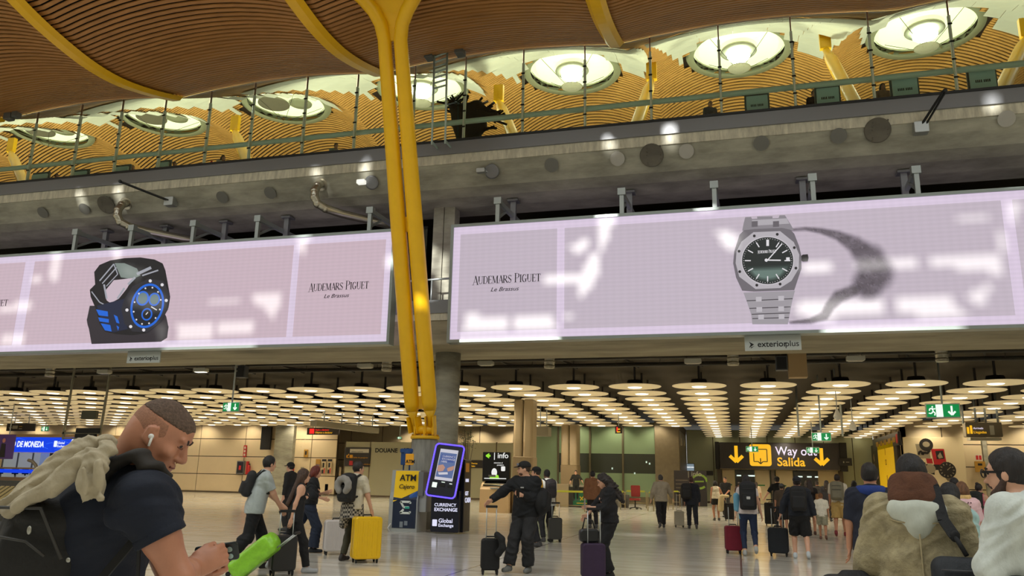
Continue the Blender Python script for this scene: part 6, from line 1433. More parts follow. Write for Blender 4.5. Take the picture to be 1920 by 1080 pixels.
# ------------------------------------------------------------------ travellers
def fc(loc, rel): return math.atan2(-loc.x, loc.y) + radians(rel)
BLK, NAVY = (22, 22, 25), (26, 32, 48)
def ppl(px, py, rel, lab, D=None, **k):
    loc = ground(px, py) if D is None else under(px, D)
    if 'z' in k: loc.z = k.pop('z')
    return person(lab, loc, fc(loc, rel), **k)
WALK = dict(feet=((-.09, .26), (.1, -.3)), lift=(0, .06)); WALK2 = dict(feet=((-.09, -.3), (.1, .26)), lift=(.06, 0)); STAND = dict(feet=((-.12, .03), (.12, -.02)))

# man in grey tee walking right
P = ppl(466, 1068, -82, 'man in a grey tee and black trousers striding right with a small backpack', H=1.84, lean=14, feet=((-.08, .24), (.1, -.36)), lift=(0, .08), hands=((-.16, .42, .98), (.16, .42, .86)),
        head=(22, 2), top=((176, 184, 184),), sleeve=.4, hem=.84, bottom=((24, 24, 28), .02, .02), hair=('short', (26, 22, 20)), build=1.14, vox=.011, shoe=(24, 24, 26))
backpack(P, 'small black backpack on the man in the grey tee', (28, 28, 30), .26, .38, .13, dz=.02)
sc = suitcase('black hard suitcase with round stickers between the grey tee man and the long haired woman', ground(527, 1079), (34, 34, 36), fc(ground(527, 1079), 195), .38, .24, .6, .35, sticker=True)
# long haired woman
P = ppl(545, 1074, -84, 'woman with long brown hair and glasses in a black sleeveless top pulling the green case', H=1.62, lean=6, feet=((-.08, -.34), (.09, .24)), lift=(.07, 0), hands=((-.22, .1, .84), (.2, -.12, .74)),
        head=(8, 0), fem=True, top=((24, 24, 26), 0, .01), sleeve=0, hem=.84, bottom=((22, 22, 25), .014, .012), hair=('long', (70, 48, 36)), vox=.011, shoe=(170, 172, 176))
g_ = MB(); HP = P['HP']
for sx in (-1, 1): g_.tube([HP(sx * .03 + .02 * cos(a), .1, .004 + .017 * sin(a)) for a in [k * pi / 5 for k in range(11)]], .0025, 5); g_.tube([HP(sx * .05, .098, .008), HP(sx * .078, .0, .0)], .0025, 5)
g_.obj('glasses', M('glasses_dark', (40, 30, 28), .3), P['t'])
hand = P['W'](P['wr'][1])
gc = at_depth(432, 1098, 12.0); lm_ = M('lime_wrap', (140, 204, 52), .22, noise=.16, nscale=9, bump=.9)
gcl = thing('wrapped_suitcase', 'bright lime green plastic wrapped suitcase tilted behind the long haired woman', 'suitcase', (gc.x, gc.y, max(gc.z - .12, .03)), pi / 2 + YAW)
gcl.rotation_euler = (radians(50), 0, pi / 2 + YAW)
B = SDF(); B.box((0, 0, .42), (.22, .15, .38), rr=.09); B.ell((.0, .02, .8), (.16, .12, .05), k=.05); skin('wrapped_shell', B, .013, lm_, gcl)
q = MB()
for x in (-.1, .1): q.tube([(x, -.12, .78), (x, -.13, 1.12)], .01, 8)
q.obj('pull_rod', alu, gcl); MB().rbox(-.14, .14, -.15, -.11, 1.1, 1.14, .015).obj('grip', black_m, gcl)
for x in (-.17, .17): MB().tube([(x - .015, .02, .02), (x + .015, .02, .02)], .035, 12).obj('wheel', black_m, gcl)
# red haired woman
P = ppl(574, 1036, -88, 'red haired woman in a loose black top and navy trousers walking right', H=1.71, lean=4, feet=((-.08, -.5), (.09, .12)), lift=(.06, 0), hands=((-.1, .3, 1.2), (.16, .26, 1.08)), head=(12, 2), fem=True,
        top=((24, 26, 30), 0, .035), sleeve=.72, hem=.97, bottom=((32, 42, 62), .03, .05), hair=('mid', (104, 38, 24)), vox=.012, shoe=(40, 44, 52))
tag(MB().rbox(-.035, .035, -.006, .006, -.07, .07, .01, axis='y').obj('phone', black_gloss, loc=P['W'](P['wr'][0]) + Vector((.02, 0, .1))), 'dark phone held by the red haired woman', 'phone')
P2 = under(600, 16.6)
# man with plaid shirt round his waist
P = ppl(655, 1052, -38, 'man seen from behind in a cream tee with a plaid shirt tied at his waist', H=1.79, lean=5, feet=((-.12, -.05), (.13, .1)), hands=((-.25, .15, .95), (.33, .16, .8)), head=(-25, 0),
        top=((206, 196, 172),), sleeve=.42, hem=.9, bottom=((66, 64, 50), .016, .0), hair=('short', (40, 34, 30)), build=1.02, vox=.011, shoe=(46, 40, 38))
backpack(P, 'black backpack on the man with the plaid shirt', (24, 24, 26), .34, .48, .16, dz=0)
pl_ = bpy.data.materials.new('plaid'); pl_.use_nodes = True; nt = pl_.node_tree; b_ = nt.nodes['Principled BSDF']; b_.inputs['Roughness'].default_value = .9
tc = nt.nodes.new('ShaderNodeTexCoord'); ck = nt.nodes.new('ShaderNodeTexChecker'); ck.inputs['Scale'].default_value = 26; ck.inputs['Color1'].default_value = lin((52, 50, 48)); ck.inputs['Color2'].default_value = lin((168, 160, 146))
mp_ = nt.nodes.new('ShaderNodeMapping'); mp_.inputs['Rotation'].default_value = (.2, .1, .7); nt.links.new(tc.outputs['Object'], mp_.inputs[0]); nt.links.new(mp_.outputs[0], ck.inputs[0]); nt.links.new(ck.outputs[0], b_.inputs['Base Color'])
T = SDF(); p0 = P['pel']; T.cone(p0 + V(0, 0, .08), p0 + V(0, -.02, -.2), .16, .19, .05, flat=True); T.cone(p0 + V(.12, .02, .02), p0 + V(.17, .04, -.34), .09, .06, .05); T.cone(p0 + V(-.1, -.06, .02), p0 + V(-.12, -.08, -.3), .1, .08, .05); T.cut(p0 + V(0, 0, .08), (0, 0, 1)); skin('tied_shirt', T, .011, pl_, P['t'])
NP = thing('neck_pillow', 'grey neck pillow strapped on the black backpack of the plaid shirt man', 'neck pillow', P['loc'], P['face']); NP.scale = (P['s'],) * 3
T = SDF(); c0 = P['nk'] + V(0, -.34, -.13)
arcp = [c0 + V(.12 * sin(a), -.04, .12 * cos(a) - .06) for a in [radians(x) for x in range(-140, 141, 35)]]
for u_, v_ in zip(arcp[:-1], arcp[1:]): T.cone(u_, v_, .06, .06, .02)
skin('cushion', T, .012, cloth('pillow_grey', (150, 146, 140), .9), NP)
suitcase('big yellow hard suitcase held by the man with the plaid shirt', ground(684, 1055), (240, 192, 14), fc(ground(684, 1055), 14), .5, .3, .8, 0)
suitcase('white hard suitcase half hidden by the legs of the plaid shirt man', ground(627, 1040), (206, 200, 198), fc(ground(627, 1040), 8), .46, .28, .66, .0)
# man with black cap and hoodie
P = ppl(984, 1072, 158, 'bearded man in a black cap, black hoodie and black jeans holding a suitcase handle', H=1.83, lean=2, feet=((-.1, .1), (.16, .3)), lift=(0, .0), hands=((-.03, .27, 1.2), (.5, .3, 1.1)), head=(-62, 2),
        top=((18, 20, 24), 0, .028), sleeve=.97, hem=.86, bottom=((36, 36, 38), .03, .03), hair=('buzz', (60, 44, 34)), cap=(26, 26, 28), build=1.1, vox=.011, shoe=(120, 122, 120), extra=1)
T = SDF(); T.ell(P['HP'](0, .04, -.075), (.055, .05, .04), P['RH'], .02); T.cut(P['HP'](0, .06, -.052), P['RH'] @ V(0, .3, 1)); skin('beard', T, .008, M('beard_brown', (84, 56, 40), .8), P['t'])
m = MB()
for sx in (-1, 1): m.rbox(sx * .042 - .034, sx * .042 + .034, -.01, .012, -.02, .02, .012)
gg = m.obj('goggles', M('goggle_glass', (120, 130, 140), .15), P['t']); gg.location = tuple(P['HP'](0, .098, .075)); gg.rotation_euler = (-.3, 0, radians(-62))
MB().rbox(.02, .08, .0, .004, 0, .02, .005).obj('chest_emblem', M('emblem_pale', (180, 180, 180), .5), P['t'], loc=tuple(P['che'] + V(-.05, .16, .02)))
tag(MB().rbox(-.037, .037, -.005, .005, -.075, .075, .01).obj('phone', black_gloss, loc=P['W'](P['wr'][0] + V(.03, .1, .03)), rotz=P['face']), 'black phone held by the man in the black cap', 'phone')
bk = thing('duffel_backpack', 'round black shoulder bag hanging behind the man in the black cap', 'bag', P['loc'], P['face']); T = SDF(); cc = P['pel'] + V(-.27, -.06, .22); T.ell(cc, (.12, .2, .24), rotx(.3), k=.02); T.box(cc + V(-.08, 0, .02), (.06, .14, .16), rotx(.3), .05); skin('bag_body', T, .012, cloth('bag_black', (20, 20, 22), .8), bk)
T = SDF(); T.cone(cc + V(.03, 0, .2), P['S'][0] + V(.03, -.03, .08), .022, .022, .01); T.cone(P['S'][0] + V(.03, -.03, .08), P['S'][0] + V(.05, .12, -.12), .022, .022, .01); skin('strap', T, .009, cloth('bag_black', (20, 20, 22)), bk)
cs = ground(918, 1077); suitcase('black suitcase pulled by the man in the black cap', cs, (22, 22, 24), fc(cs, 185), .3, .22, .56, .5, kind='soft')
T = SDF(); hang = cs + Vector((.14, -.1, .48)); t = thing('neck_cushion', 'black neck cushion hanging on the handle of the black suitcase', 'cushion', hang)
for u_, v_ in zip([(0, 0, .15), (.08, 0, .08), (.1, 0, -.05), (.03, 0, -.14)][:-1], [(.08, 0, .08), (.1, 0, -.05), (.03, 0, -.14)]): T.cone(u_, v_, .05, .06, .02)
skin('cushion', T, .012, cloth('bag_black', (20, 20, 22)), t)
# curly woman with the phone
P = ppl(1144, 1083, 100, 'woman with long curly black hair in black looking down at her phone', H=1.66, lean=3, feet=((-.09, .02), (.1, .08)), hands=((-.08, .34, 1.15), (.1, .38, 1.02)), head=(0, 26), fem=True,
        top=((20, 20, 24), 0, .03), sleeve=.78, hem=.9, bottom=((20, 20, 23), .024, .03), hair=('curly', (40, 32, 30)), vox=.011, shoe=(24, 24, 26), extra=1)
tag(MB().rbox(-.037, .037, -.005, .005, -.075, .075, .01, axis='y').obj('phone', M('phone_pale', (160, 150, 150), .2), loc=P['W'](P['wr'][0] + V(.03, .1, .05)), rotz=P['face']), 'phone held by the curly haired woman', 'phone')
ps = ground(1112, 1092); suitcase('dark purple suitcase beside the curly haired woman', ps, (52, 34, 62), fc(ps, 190), .36, .24, .58, .5, kind='soft')
hb = thing('handbag', 'black leather handbag resting on the dark purple suitcase', 'handbag', ps + Vector((-.06, -.03, .59)), fc(ps, 190)); MB().rbox(-.15, .15, -.09, .09, 0, .2, .06, 5).obj('bag_body', M('black_leather', (26, 28, 30), .35), hb)
MB().tube([(-.1, 0, .19), (-.06, 0, .32), (.06, 0, .36), (.1, 0, .19)], .012, 8).obj('handle', M('black_leather', (26, 28, 30)), hb)
# group by the clad column
P = ppl(1010, 900, 80, 'man in a black cap and yellow jacket beyond the man in the black hoodie', D=19, H=1.83, top=((200, 150, 30),), sleeve=.97, bottom=((30, 32, 38),), cap=(20, 20, 22), hair=('short', (30, 24, 20)), vox=.018)
P = ppl(1027, 900, 25, 'dark skinned man in a white tee with a dark backpack near the clad column', D=20.5, H=1.8, skin_t='dark', top=((206, 204, 196),), sleeve=.4, bottom=((34, 34, 38),), hair=('buzz', (18, 14, 12)), vox=.018, hands=(None, (.26, .2, .9)))
backpack(P, 'dark backpack on the man in the white tee near the clad column', (36, 30, 34), .28, .42, .14)
sg = under(1041, 20.5); suitcase('dark grey suitcase behind the bag of the man in the black hoodie', sg, (52, 52, 50), fc(sg, 190), .34, .24, .6, .35)
P = ppl(1080, 900, 170, 'guard in dark uniform leaning on the counter', D=46.5, z=.42, H=1.72, top=((30, 32, 30),), sleeve=.6, bottom=((30, 32, 30),), hair=('short', (24, 20, 18)), vox=.022, hands=((-.45, .3, 1.05), (.3, .3, 1.0)), extra=1)
P = ppl(1112, 900, 12, 'man in a brown hoodie seen from behind at the guards counter', D=27, H=1.87, top=((126, 84, 54), 0, .03), sleeve=.97, bottom=((28, 26, 28),), hair=('short', (28, 24, 22)), vox=.018)
T = SDF(); T.ell(P['nk'] + V(0, -.07, -.04), (.1, .07, .07)); skin('hood', T, .018, cloth('cloth_126_84_54', (126, 84, 54)), P['t'])
# grey sweater, blazer
P = ppl(1241, 990, 8, 'grey haired man in a grey sweater and dark trousers walking away', H=1.8, top=((156, 144, 124), 0, .026), sleeve=.97, bottom=((30, 28, 30), .02, .01), hair=('short', (62, 58, 56)), vox=.016, build=1.08, hands=((-.32, .1, .92), (.42, .2, .95)), **WALK2)
wc = ground(1274, 989); suitcase('pale silver suitcase between the grey sweater man and the man in the dark blazer', wc, (176, 168, 150), fc(wc, 186), .34, .24, .56, .6)
P = ppl(1299, 992, 5, 'man in a dark navy suit walking away with a backpack on one shoulder', H=1.75, top=((24, 26, 36), 0, .024), sleeve=.97, hem=.8, bottom=((24, 26, 34), .02, .01), hair=('short', (62, 34, 26)), vox=.016, skin_t='tan', **WALK)
t = backpack(P, 'big black backpack slung on the left shoulder of the man in the navy suit', (20, 18, 18), .34, .5, .18, one=0); t.location = t.location + Vector((-.2, 0, -.02))
P = ppl(1344, 976, 10, 'woman in a white sleeveless top and black shorts by the exit doors', H=1.66, fem=True, top=((224, 214, 190),), sleeve=0, hem=.95, bottom=((18, 18, 20), .016, .02), leg=.24, hair=('bob', (30, 24, 22)), vox=.018, skin_t='tan', shoe=(60, 58, 54), hands=(None, (.42, .2, .92)))
P = ppl(1363, 970, 160, 'man in a black polo standing beside the woman in white near the exit', H=1.86, skin_t='tan', top=((20, 20, 22),), sleeve=.45, bottom=((40, 38, 36),), hair=('buzz', (40, 32, 28)), vox=.018, hands=((-.1, .3, 1.0), (.2, .3, .95)), extra=1)
kc = ground(1368, 977); suitcase('black suitcase of the couple near the exit', kc, (28, 24, 24), fc(kc, 184), .4, .26, .74, .3, kind='soft')
T = SDF(); t = thing('folded_jacket', 'cream jacket draped over the black suitcase near the exit', 'jacket', kc + Vector((-.28, -.12, .0))); T.cone((0, 0, 1.0), (-.06, 0, .5), .09, .13, .04, n=(0, 1, 0), f=1.6); T.cone((.05, 0, 1.02), (.25, 0, 1.02), .07, .06, .04); T.cone((-.1, 0, .9), (-.14, 0, .45), .05, .05, .03); skin('cloth', T, .018, cloth('cream_cloth', (214, 196, 154)), t)
# woman with big backpack and red case
P = ppl(1406, 1042, 4, 'dark haired woman in navy leggings with a big backpack pulling the red case', H=1.72, fem=True, top=((206, 196, 196),), sleeve=.25, hem=.9, bottom=((30, 44, 72), .008, .0), leg=.93, hair=('mid', (26, 22, 24)), vox=.013, shoe=(170, 172, 170), build=1.12, feet=((-.1, -.02), (.12, -.25)), lift=(0, .1), hands=((-.28, -.02, .82), (.3, .02, .85)))
backpack(P, 'big black hiking backpack of the woman pulling the red case', (20, 22, 26), .36, .58, .2, dz=.02, accent=(190, 190, 190))
T = SDF(); t = thing('blue_jacket', 'light blue jacket hanging over the left arm of the woman with the red case', 'jacket', P['loc'], P['face']); e_ = P['el'][0]; T.cone(e_ + V(0, 0, .12), e_ + V(-.01, 0, -.16), .075, .06, .03); T.cone(e_ + V(.04, .02, -.1), e_ + V(.05, .0, -.36), .03, .02, .03); skin('cloth', T, .013, cloth('pale_blue_cloth', (110, 168, 196)), t)
rc = ground(1376, 1038); suitcase('wine red soft suitcase pulled by the woman with the big backpack', rc, (118, 22, 44), fc(rc, 188), .36, .24, .6, .42, kind='soft')
# man in shorts
P = ppl(1503, 1048, 2, 'man in a dark jacket, black shorts and backwards cap walking away', H=1.71, top=((28, 32, 42), 0, .026), sleeve=.97, hem=.9, bottom=((22, 22, 25), .03, .03), leg=.5, hair=('short', (40, 32, 28), 1), cap=(28, 30, 36), vox=.012, shoe=(196, 204, 210), build=1.1, feet=((-.12, .12), (.14, -.12)), lift=(0, .05), hands=((-.38, .02, .92), (.34, .02, .82)))
backpack(P, 'black square backpack of the man in shorts', (22, 22, 25), .34, .5, .18)
T = SDF(); p0 = P['pel']; T.cone(p0 + V(-.03, 0, -.02), p0 + V(.03, 0, -.02), .15, .15, .03, n=(0, 1, 0), f=1.1); T.cut(p0 + V(0, 0, .0), (0, 0, 1)); T.cut(p0 + V(0, 0, -.07), (0, 0, -1)); skin('shirt_hem', T, .012, cloth('white_cloth', (214, 214, 210)), P['t'])
bc = ground(1461, 1043); suitcase('black suitcase pulled by the man in shorts', bc, (26, 30, 36), fc(bc, 176), .42, .27, .6, .42, kind='soft')
P = ppl(1458, 900, 20, 'man in a black tee pushing stacked dark luggage towards the exit', D=30, H=1.84, top=((20, 20, 22),), sleeve=.45, bottom=((34, 34, 38),), hair=('short', (26, 22, 20)), cap=(30, 30, 34), vox=.02, hands=((-.4, .25, 1.0), (.1, .3, 1.0)))
lc = under(1443, 31); suitcase('dark suitcase under the hands of the man in the black tee', lc, (30, 28, 28), fc(lc, 180), .5, .3, .86, .1, kind='soft')
P = ppl(1470, 1000, 0, 'boy in a brown tee and black shorts with a cap in the crowd', H=1.58, top=((74, 60, 46),), sleeve=.45, hem=.88, bottom=((24, 22, 24), .03, .02), leg=.5, hair=('short', (50, 40, 34), 1), cap=(84, 84, 82), vox=.018, skin_t='tan', **WALK)
P = ppl(1524, 1004, 6, 'woman in a black top with a tan shoulder bag left of the small child', H=1.72, fem=True, skin_t='tan', top=((30, 26, 26),), sleeve=.35, bottom=((60, 44, 34), .02, .02), leg=.4, hair=('mid', (48, 34, 28)), vox=.018, shoe=(70, 40, 32), **WALK2)
tb = thing('shoulder_bag', 'tan shoulder bag of the woman left of the small child', 'bag', P['loc'], P['face']); T = SDF(); T.box(P['pel'] + V(.2, -.03, .22), (.06, .14, .13), rr=.05); skin('bag_body', T, .016, cloth('tan_bag', (150, 104, 60)), tb)
P = ppl(1544, 1012, 0, 'small child in a white tee and grey shorts walking to the exit', H=1.32, top=((222, 216, 200),), sleeve=.45, bottom=((150, 146, 124), .026, .02), leg=.42, hair=('short', (120, 80, 50)), vox=.016, skin_t='tan', shoe=(110, 70, 60), **WALK)
P = ppl(1577, 1006, -6, 'tall man in a white tee and khaki shorts with a grey backpack', H=1.9, top=((214, 204, 184),), sleeve=.42, bottom=((184, 152, 90), .03, .03), leg=.46, hair=('short', (34, 26, 22)), vox=.018, skin_t='tan', shoe=(120, 30, 40), **WALK2)
backpack(P, 'grey green backpack of the tall man in khaki shorts', (122, 116, 96), .36, .5, .17)
P = ppl(1600, 900, -20, 'woman with long black hair in a dark dress left of the yellow banner', D=29, H=1.74, fem=True, top=((26, 22, 26),), sleeve=.3, bottom=((26, 22, 26), .03), skirt=.4, hair=('long', (18, 14, 14)), vox=.02, skin_t='tan')
for i, (px, D, top_, H_, lab, cp) in enumerate([(1417, 44, (206, 186, 156), 1.68, 'person in a pale top just inside the left exit door', None), (1385, 47, (60, 40, 34), 1.66, 'person in dark brown at the far left of the exit opening', None), (1497, 40, (44, 30, 28), 1.72, 'person with reddish hair between the two exit doors', None), (1532, 38, (60, 56, 54), 1.76, 'person in dark grey in front of the right exit door', None), (1549, 36, (34, 34, 40), 1.78, 'person in a dark cap before the right exit door', (30, 30, 34)), (1562, 42, (150, 110, 90), 1.7, 'person in a salmon cap beyond the small child', (190, 110, 84)), (1512, 44, (26, 26, 30), 1.8, 'person in black far behind the man in shorts', None)]):
    ppl(px, 900, random.uniform(-20, 20), lab, D=D, H=H_, top=(top_,), sleeve=.5, bottom=((38, 36, 38),), hair=('short' if i % 2 else 'mid', (40 + 30 * (i == 2), 28, 24)), cap=cp, vox=.024, skin_t='tan')
# right foreground group
P = ppl(1632, 900, 6, 'dark haired man in a navy tee with a blue neck pillow behind the tan jacket', D=8.4, H=1.76, top=((24, 28, 44),), sleeve=.45, bottom=((40, 42, 50),), hair=('short', (24, 18, 16)), vox=.012, build=1.12, skin_t='tan', head=(-8, 0))
t = thing('neck_pillow', 'royal blue neck pillow round the neck of the man in the navy tee', 'neck pillow', P['loc'], P['face']); T = SDF(); c0 = P['nk'] + V(0, .0, -.035)
ap = [c0 + V(.105 * sin(a), -.1 * cos(a), 0) for a in [radians(x) for x in range(-130, 131, 26)]]
for u_, v_ in zip(ap[:-1], ap[1:]): T.cone(u_, v_, .05, .05, .02)
skin('cushion', T, .012, cloth('royal_blue', (28, 52, 120)), t)
P = ppl(1803, 900, 8, 'woman with brown and blond hair in a pink spotted top', D=12, H=1.62, fem=True, top=((222, 184, 190), 0, .02), sleeve=.5, bottom=((60, 60, 70),), hair=('bob', (110, 74, 46)), vox=.014)
m = MB(); random.seed(9)
for k in range(60):
    a = random.uniform(-1.5, 1.5); z_ = random.uniform(-.15, .12); c_ = P['che'] + V(.155 * sin(a), -.125 * cos(a), z_ + .02); m.ball(c_, .012, .012, .01, 6, 4)
m.obj('spot_print', M('spot_dark', (90, 50, 60), .7), P['t'])
T = SDF(); T.cone(P['hc'] + V(-.05, -.05, -.12), P['hc'] + V(.05, -.05, -.12), .07, .07, .03); skin('blond_ends', T, .012, M('hair_blond', (224, 186, 120), .6, noise=.3, nscale=40, stretch=(1, 1, .2), bump=.6), P['t'])
P = ppl(1847, 1040, -25, 'woman with a bun in a pink top and pale jeans carrying a black backpack', H=1.66, fem=True, top=((196, 96, 122),), sleeve=0, hem=.88, bottom=((156, 172, 168), .03, .05), hair=('bun', (34, 26, 24)), vox=.014, skin_t='light', shoe=(50, 50, 54), hands=((-.2, .15, .95), (.24, .28, 1.05)))
backpack(P, 'dark green black backpack of the woman with the bun', (26, 32, 30), .34, .44, .17, dz=.04)
P = ppl(1790, 900, 10, 'man with black hair behind the woman in the spotted top', D=15, H=1.72, top=((40, 34, 32),), sleeve=.5, bottom=((34, 34, 38),), hair=('short', (20, 16, 16)), vox=.018)
P = ppl(1762, 900, -30, 'dark haired person in a pale teal jacket bending behind the tan jacket', D=7.4, H=1.58, lean=14, top=((158, 190, 190), 0, .03), sleeve=.97, bottom=((40, 44, 50),), hair=('bob', (20, 18, 20)), vox=.012)
dc = under(1824, 13); suitcase('grey and black soft bag behind the tan jacket man', dc, (70, 80, 76), fc(dc, 20), .4, .3, .62, .0, kind='soft')
# man in the tan jacket
tanj = M('tan_corduroy', (160, 148, 116), .95, noise=.3, nscale=14, bump=1.0); tanl = (142, 128, 96)
P = ppl(1712, 900, 4, 'man in a washed tan jacket with a brown and white hood seen from behind', D=4.5, H=1.7, lean=4, top=(tanj, 0, .03), sleeve=.97, hem=.74, bottom=((40, 40, 44),), hair=('short', (26, 22, 22)), vox=.0095, build=1.08, wide=1.02, hands=((-.36, .1, .72), (.36, .12, .7)), head=(0, 8))
hd_ = M('brown_hood', (92, 58, 40), .95, noise=.25, nscale=22, bump=.6); T = SDF(); hc, nk, RH = P['hc'], P['nk'], P['RH']
T.ell(hc + V(0, -.045, -.055), (.135, .115, .105), k=.04); T.cone(nk + V(-.06, -.06, -.03), nk + V(.06, -.06, -.03), .085, .085, .05); T.cut(hc + V(0, -.02, -.0), (0, .35, 1)); skin('brown_hood', T, .009, hd_, P['t'])
T = SDF(); T.cone(nk + V(-.1, -.1, -.07), nk + V(.1, -.1, -.07), .048, .048, .04); T.cone(nk + V(-.1, -.11, -.09), nk + V(0, -.135, -.2), .045, .03, .05); T.cone(nk + V(.1, -.11, -.09), nk + V(0, -.135, -.2), .045, .03, .05); T.cone(nk + V(0, -.11, -.08), nk + V(0, -.13, -.16), .06, .04, .05)
for sx in (-1, 1): T.cone(nk + V(sx * .06, -.12, -.1), nk + V(sx * .02, -.135, -.15), .045, .035, .06)
skin('white_hood', T, .009, cloth('white_hood', (192, 196, 184), .9, bump=.4), P['t'])
sm_ = MB(); sm_.tube([P['che'] + V(0, -.155, .02), P['che'] + V(0, -.162, -.1), P['pel'] + V(0, -.158, .1), P['pel'] + V(0, -.16, -.1)], .005, 6)
for sx in (-1, 1): sm_.tube([P['che'] + V(sx * .2, -.07, .1), P['che'] + V(sx * .1, -.14, .07), P['che'] + V(0, -.152, .065)], .005, 6)
sm_.obj('seam', M('tan_seam', (164, 150, 116), .9), P['t'])
cb_ = thing('shoulder_bag', 'black shoulder bag with a wide strap on the tan jacket man', 'bag', P['loc'], P['face']); T = SDF(); bx = P['pel'] + V(.2, -.23, .13); T.box(bx, (.17, .08, .1), rr=.06); T.box(bx + V(0, -.06, -.02), (.14, .04, .07), rr=.035); skin('bag_body', T, .01, cloth('bag_navy_black', (34, 38, 44), .7), cb_)
m = MB(); pts_ = [P['S'][1] + V(-.1, .03, .115), P['S'][1] + V(-.09, -.07, .1), P['che'] + V(.12, -.165, .05), P['pel'] + V(.16, -.2, .33)]
for u_, v_ in zip(pts_[:-1], pts_[1:]): m.bar(u_, v_, .055, .012, up=(0, -1, .3))
m.tube([pts_[-1], bx + V(-.0, -.02, .11)], .012, 8); m.ball(pts_[-1], .025, .012, .03); m.obj('strap', cloth('strap_black', (20, 20, 22), .8), cb_)
m = MB(); m.tube([bx + V(-.13, -.105, .04), bx + V(.13, -.105, .04)], .005, 6); m.obj('zip', M('zip_dark', (70, 70, 72)), cb_)
lb = thing('travel_bag', 'black travel bag at the lower right beside the tan jacket man', 'bag', under(1588, 4.6), .2); T = SDF(); T.box((0, 0, .93), (.17, .12, .09), rr=.06); T.cone((-.05, 0, 1.02), (.05, 0, 1.02), .03, .03, .02); skin('bag_body', T, .011, cloth('bag_black2', (24, 24, 26), .7), lb)
T = SDF(); T.box((0, 0, .45), (.2, .13, .4), rr=.05); skin('case_body', T, .015, cloth('case_black', (22, 22, 24), .6), lb)
MB().tube([(-.1, -.12, .98), (0, -.15, 1.0), (.1, -.12, .98)], .008, 6).obj('zip', M('zip_dark', (70, 70, 72)), lb)
# man with glasses at the right edge
P = ppl(1934, 900, 66, 'bearded man with black glasses in a loose white shirt at the right edge', D=4.0, H=1.72, lean=6, top=((206, 212, 206), 0, .03), sleeve=.55, hem=.76, bottom=((36, 36, 40),), hair=('short', (34, 28, 26)), vox=.0095, build=1.12, hands=((-.3, .2, .9), (.26, .25, .86)), head=(10, 5), extra=1)
HP = P['HP']; g_ = MB()
for sx in (-1, 1):
    pts_ = [HP(sx * .034 + .028 * cos(a), .106, .006 + .021 * sin(a)) for a in [k * pi / 6 for k in range(13)]]; g_.tube(pts_, .0035, 6); g_.bar(HP(sx * .062, .1, .012), HP(sx * .082, -.01, .004), .005, .012)
g_.obj('glasses', M('glasses_black', (14, 14, 16), .3), P['t']); T = SDF()
for sx in (-1, 1): T.cone(HP(sx * .066, .0, -.03), HP(sx * .05, .035, -.085), .016, .021, .02); T.cone(HP(sx * .05, .035, -.085), HP(sx * .015, .075, -.105), .021, .022, .02); T.cone(HP(sx * .03, .078, -.07), HP(sx * .006, .1, -.05), .008, .007, .008)
skin('beard', T, .007, M('beard_dark', (74, 56, 48), .85, noise=.3, nscale=60), P['t'])
t = thing('crossbody_bag', 'black bag with a maroon strap on the man with glasses', 'bag', P['loc'], P['face']); T = SDF(); T.box(P['pel'] + V(-.24, .06, .02), (.07, .13, .16), rr=.05); skin('bag_body', T, .012, cloth('bag_black', (20, 20, 22)), t)
T = SDF(); q_ = [P['S'][1] + V(-.1, -.02, .1), P['che'] + V(.05, -.19, .08), P['che'] + V(-.1, -.19, -.08), P['pel'] + V(-.2, -.05, .15)]
for u_, v_ in zip(q_[:-1], q_[1:]): T.cone(u_, v_, .02, .02, .01)
skin('strap', T, .009, cloth('maroon', (66, 34, 44)), t)
T = SDF(); T.ell(P['nk'] + V(0, -.1, -.06), (.1, .06, .05)); skin('teal_hood', T, .01, cloth('teal_cloth', (120, 176, 176)), P['t'])
# people at the booth and by the wall
ppl(72, 900, 30, 'person in a beige coat in front of the currency booth', D=49, H=1.72, top=((204, 170, 140), 0, .03), sleeve=.97, bottom=((40, 36, 40),), hair=('short', (60, 40, 34)), vox=.024)
P = ppl(546, 900, 60, 'man in a black cap and dark jacket beyond the long haired woman', D=22.5, H=1.87, top=((30, 30, 32),), sleeve=.97, bottom=((40, 38, 40),), hair=('short', (26, 22, 20)), cap=(16, 16, 18), vox=.018)
# waiting people behind the upper rail
up_l = [(103, 338, (40, 34, 30), 'short', 'dark haired person waiting upstairs at the far left'), (246, 318, (226, 180, 60), 'mid', 'blond person in yellow waiting upstairs at the left'), (325, 314, (60, 50, 50), 'short', 'dark haired man waiting upstairs left of the red bottle'), (416, 300, (190, 180, 160), 'bob', 'person in a pale top waiting upstairs above the left screen'), (628, 278, (150, 160, 150), 'short', 'person in a grey top leaning upstairs just left of the struts'), (1330, 198, (90, 90, 96), 'buzz', 'person waiting upstairs between two grey panels above the right screen'), (1524, 180, (34, 32, 34), 'short', 'person in black bending upstairs beside the third grey panel'), (1652, 160, (150, 120, 100), 'bob', 'person with brown hair waiting upstairs at the right')]
for px, py, c, hs, lab in up_l:
    p = atY(px, py, 27.0); loc = Vector((p.x, 27.0, 13.32)); d_ = 1.62 - (p.z + .1 - 13.32) ; P = person(lab, loc, fc(loc, 200), H=1.7, drop=min(.62, max(.3, d_)), feet=((-.1, .35), (.1, .35)), lean=8, top=(c,), sleeve=.6, bottom=((40, 40, 46),), hair=(hs, (50, 38, 30) if c[0] < 200 else (190, 150, 90)), vox=.02, skin_t='tan')
grp = M('panel_grey_green', (186, 202, 198), .5); 
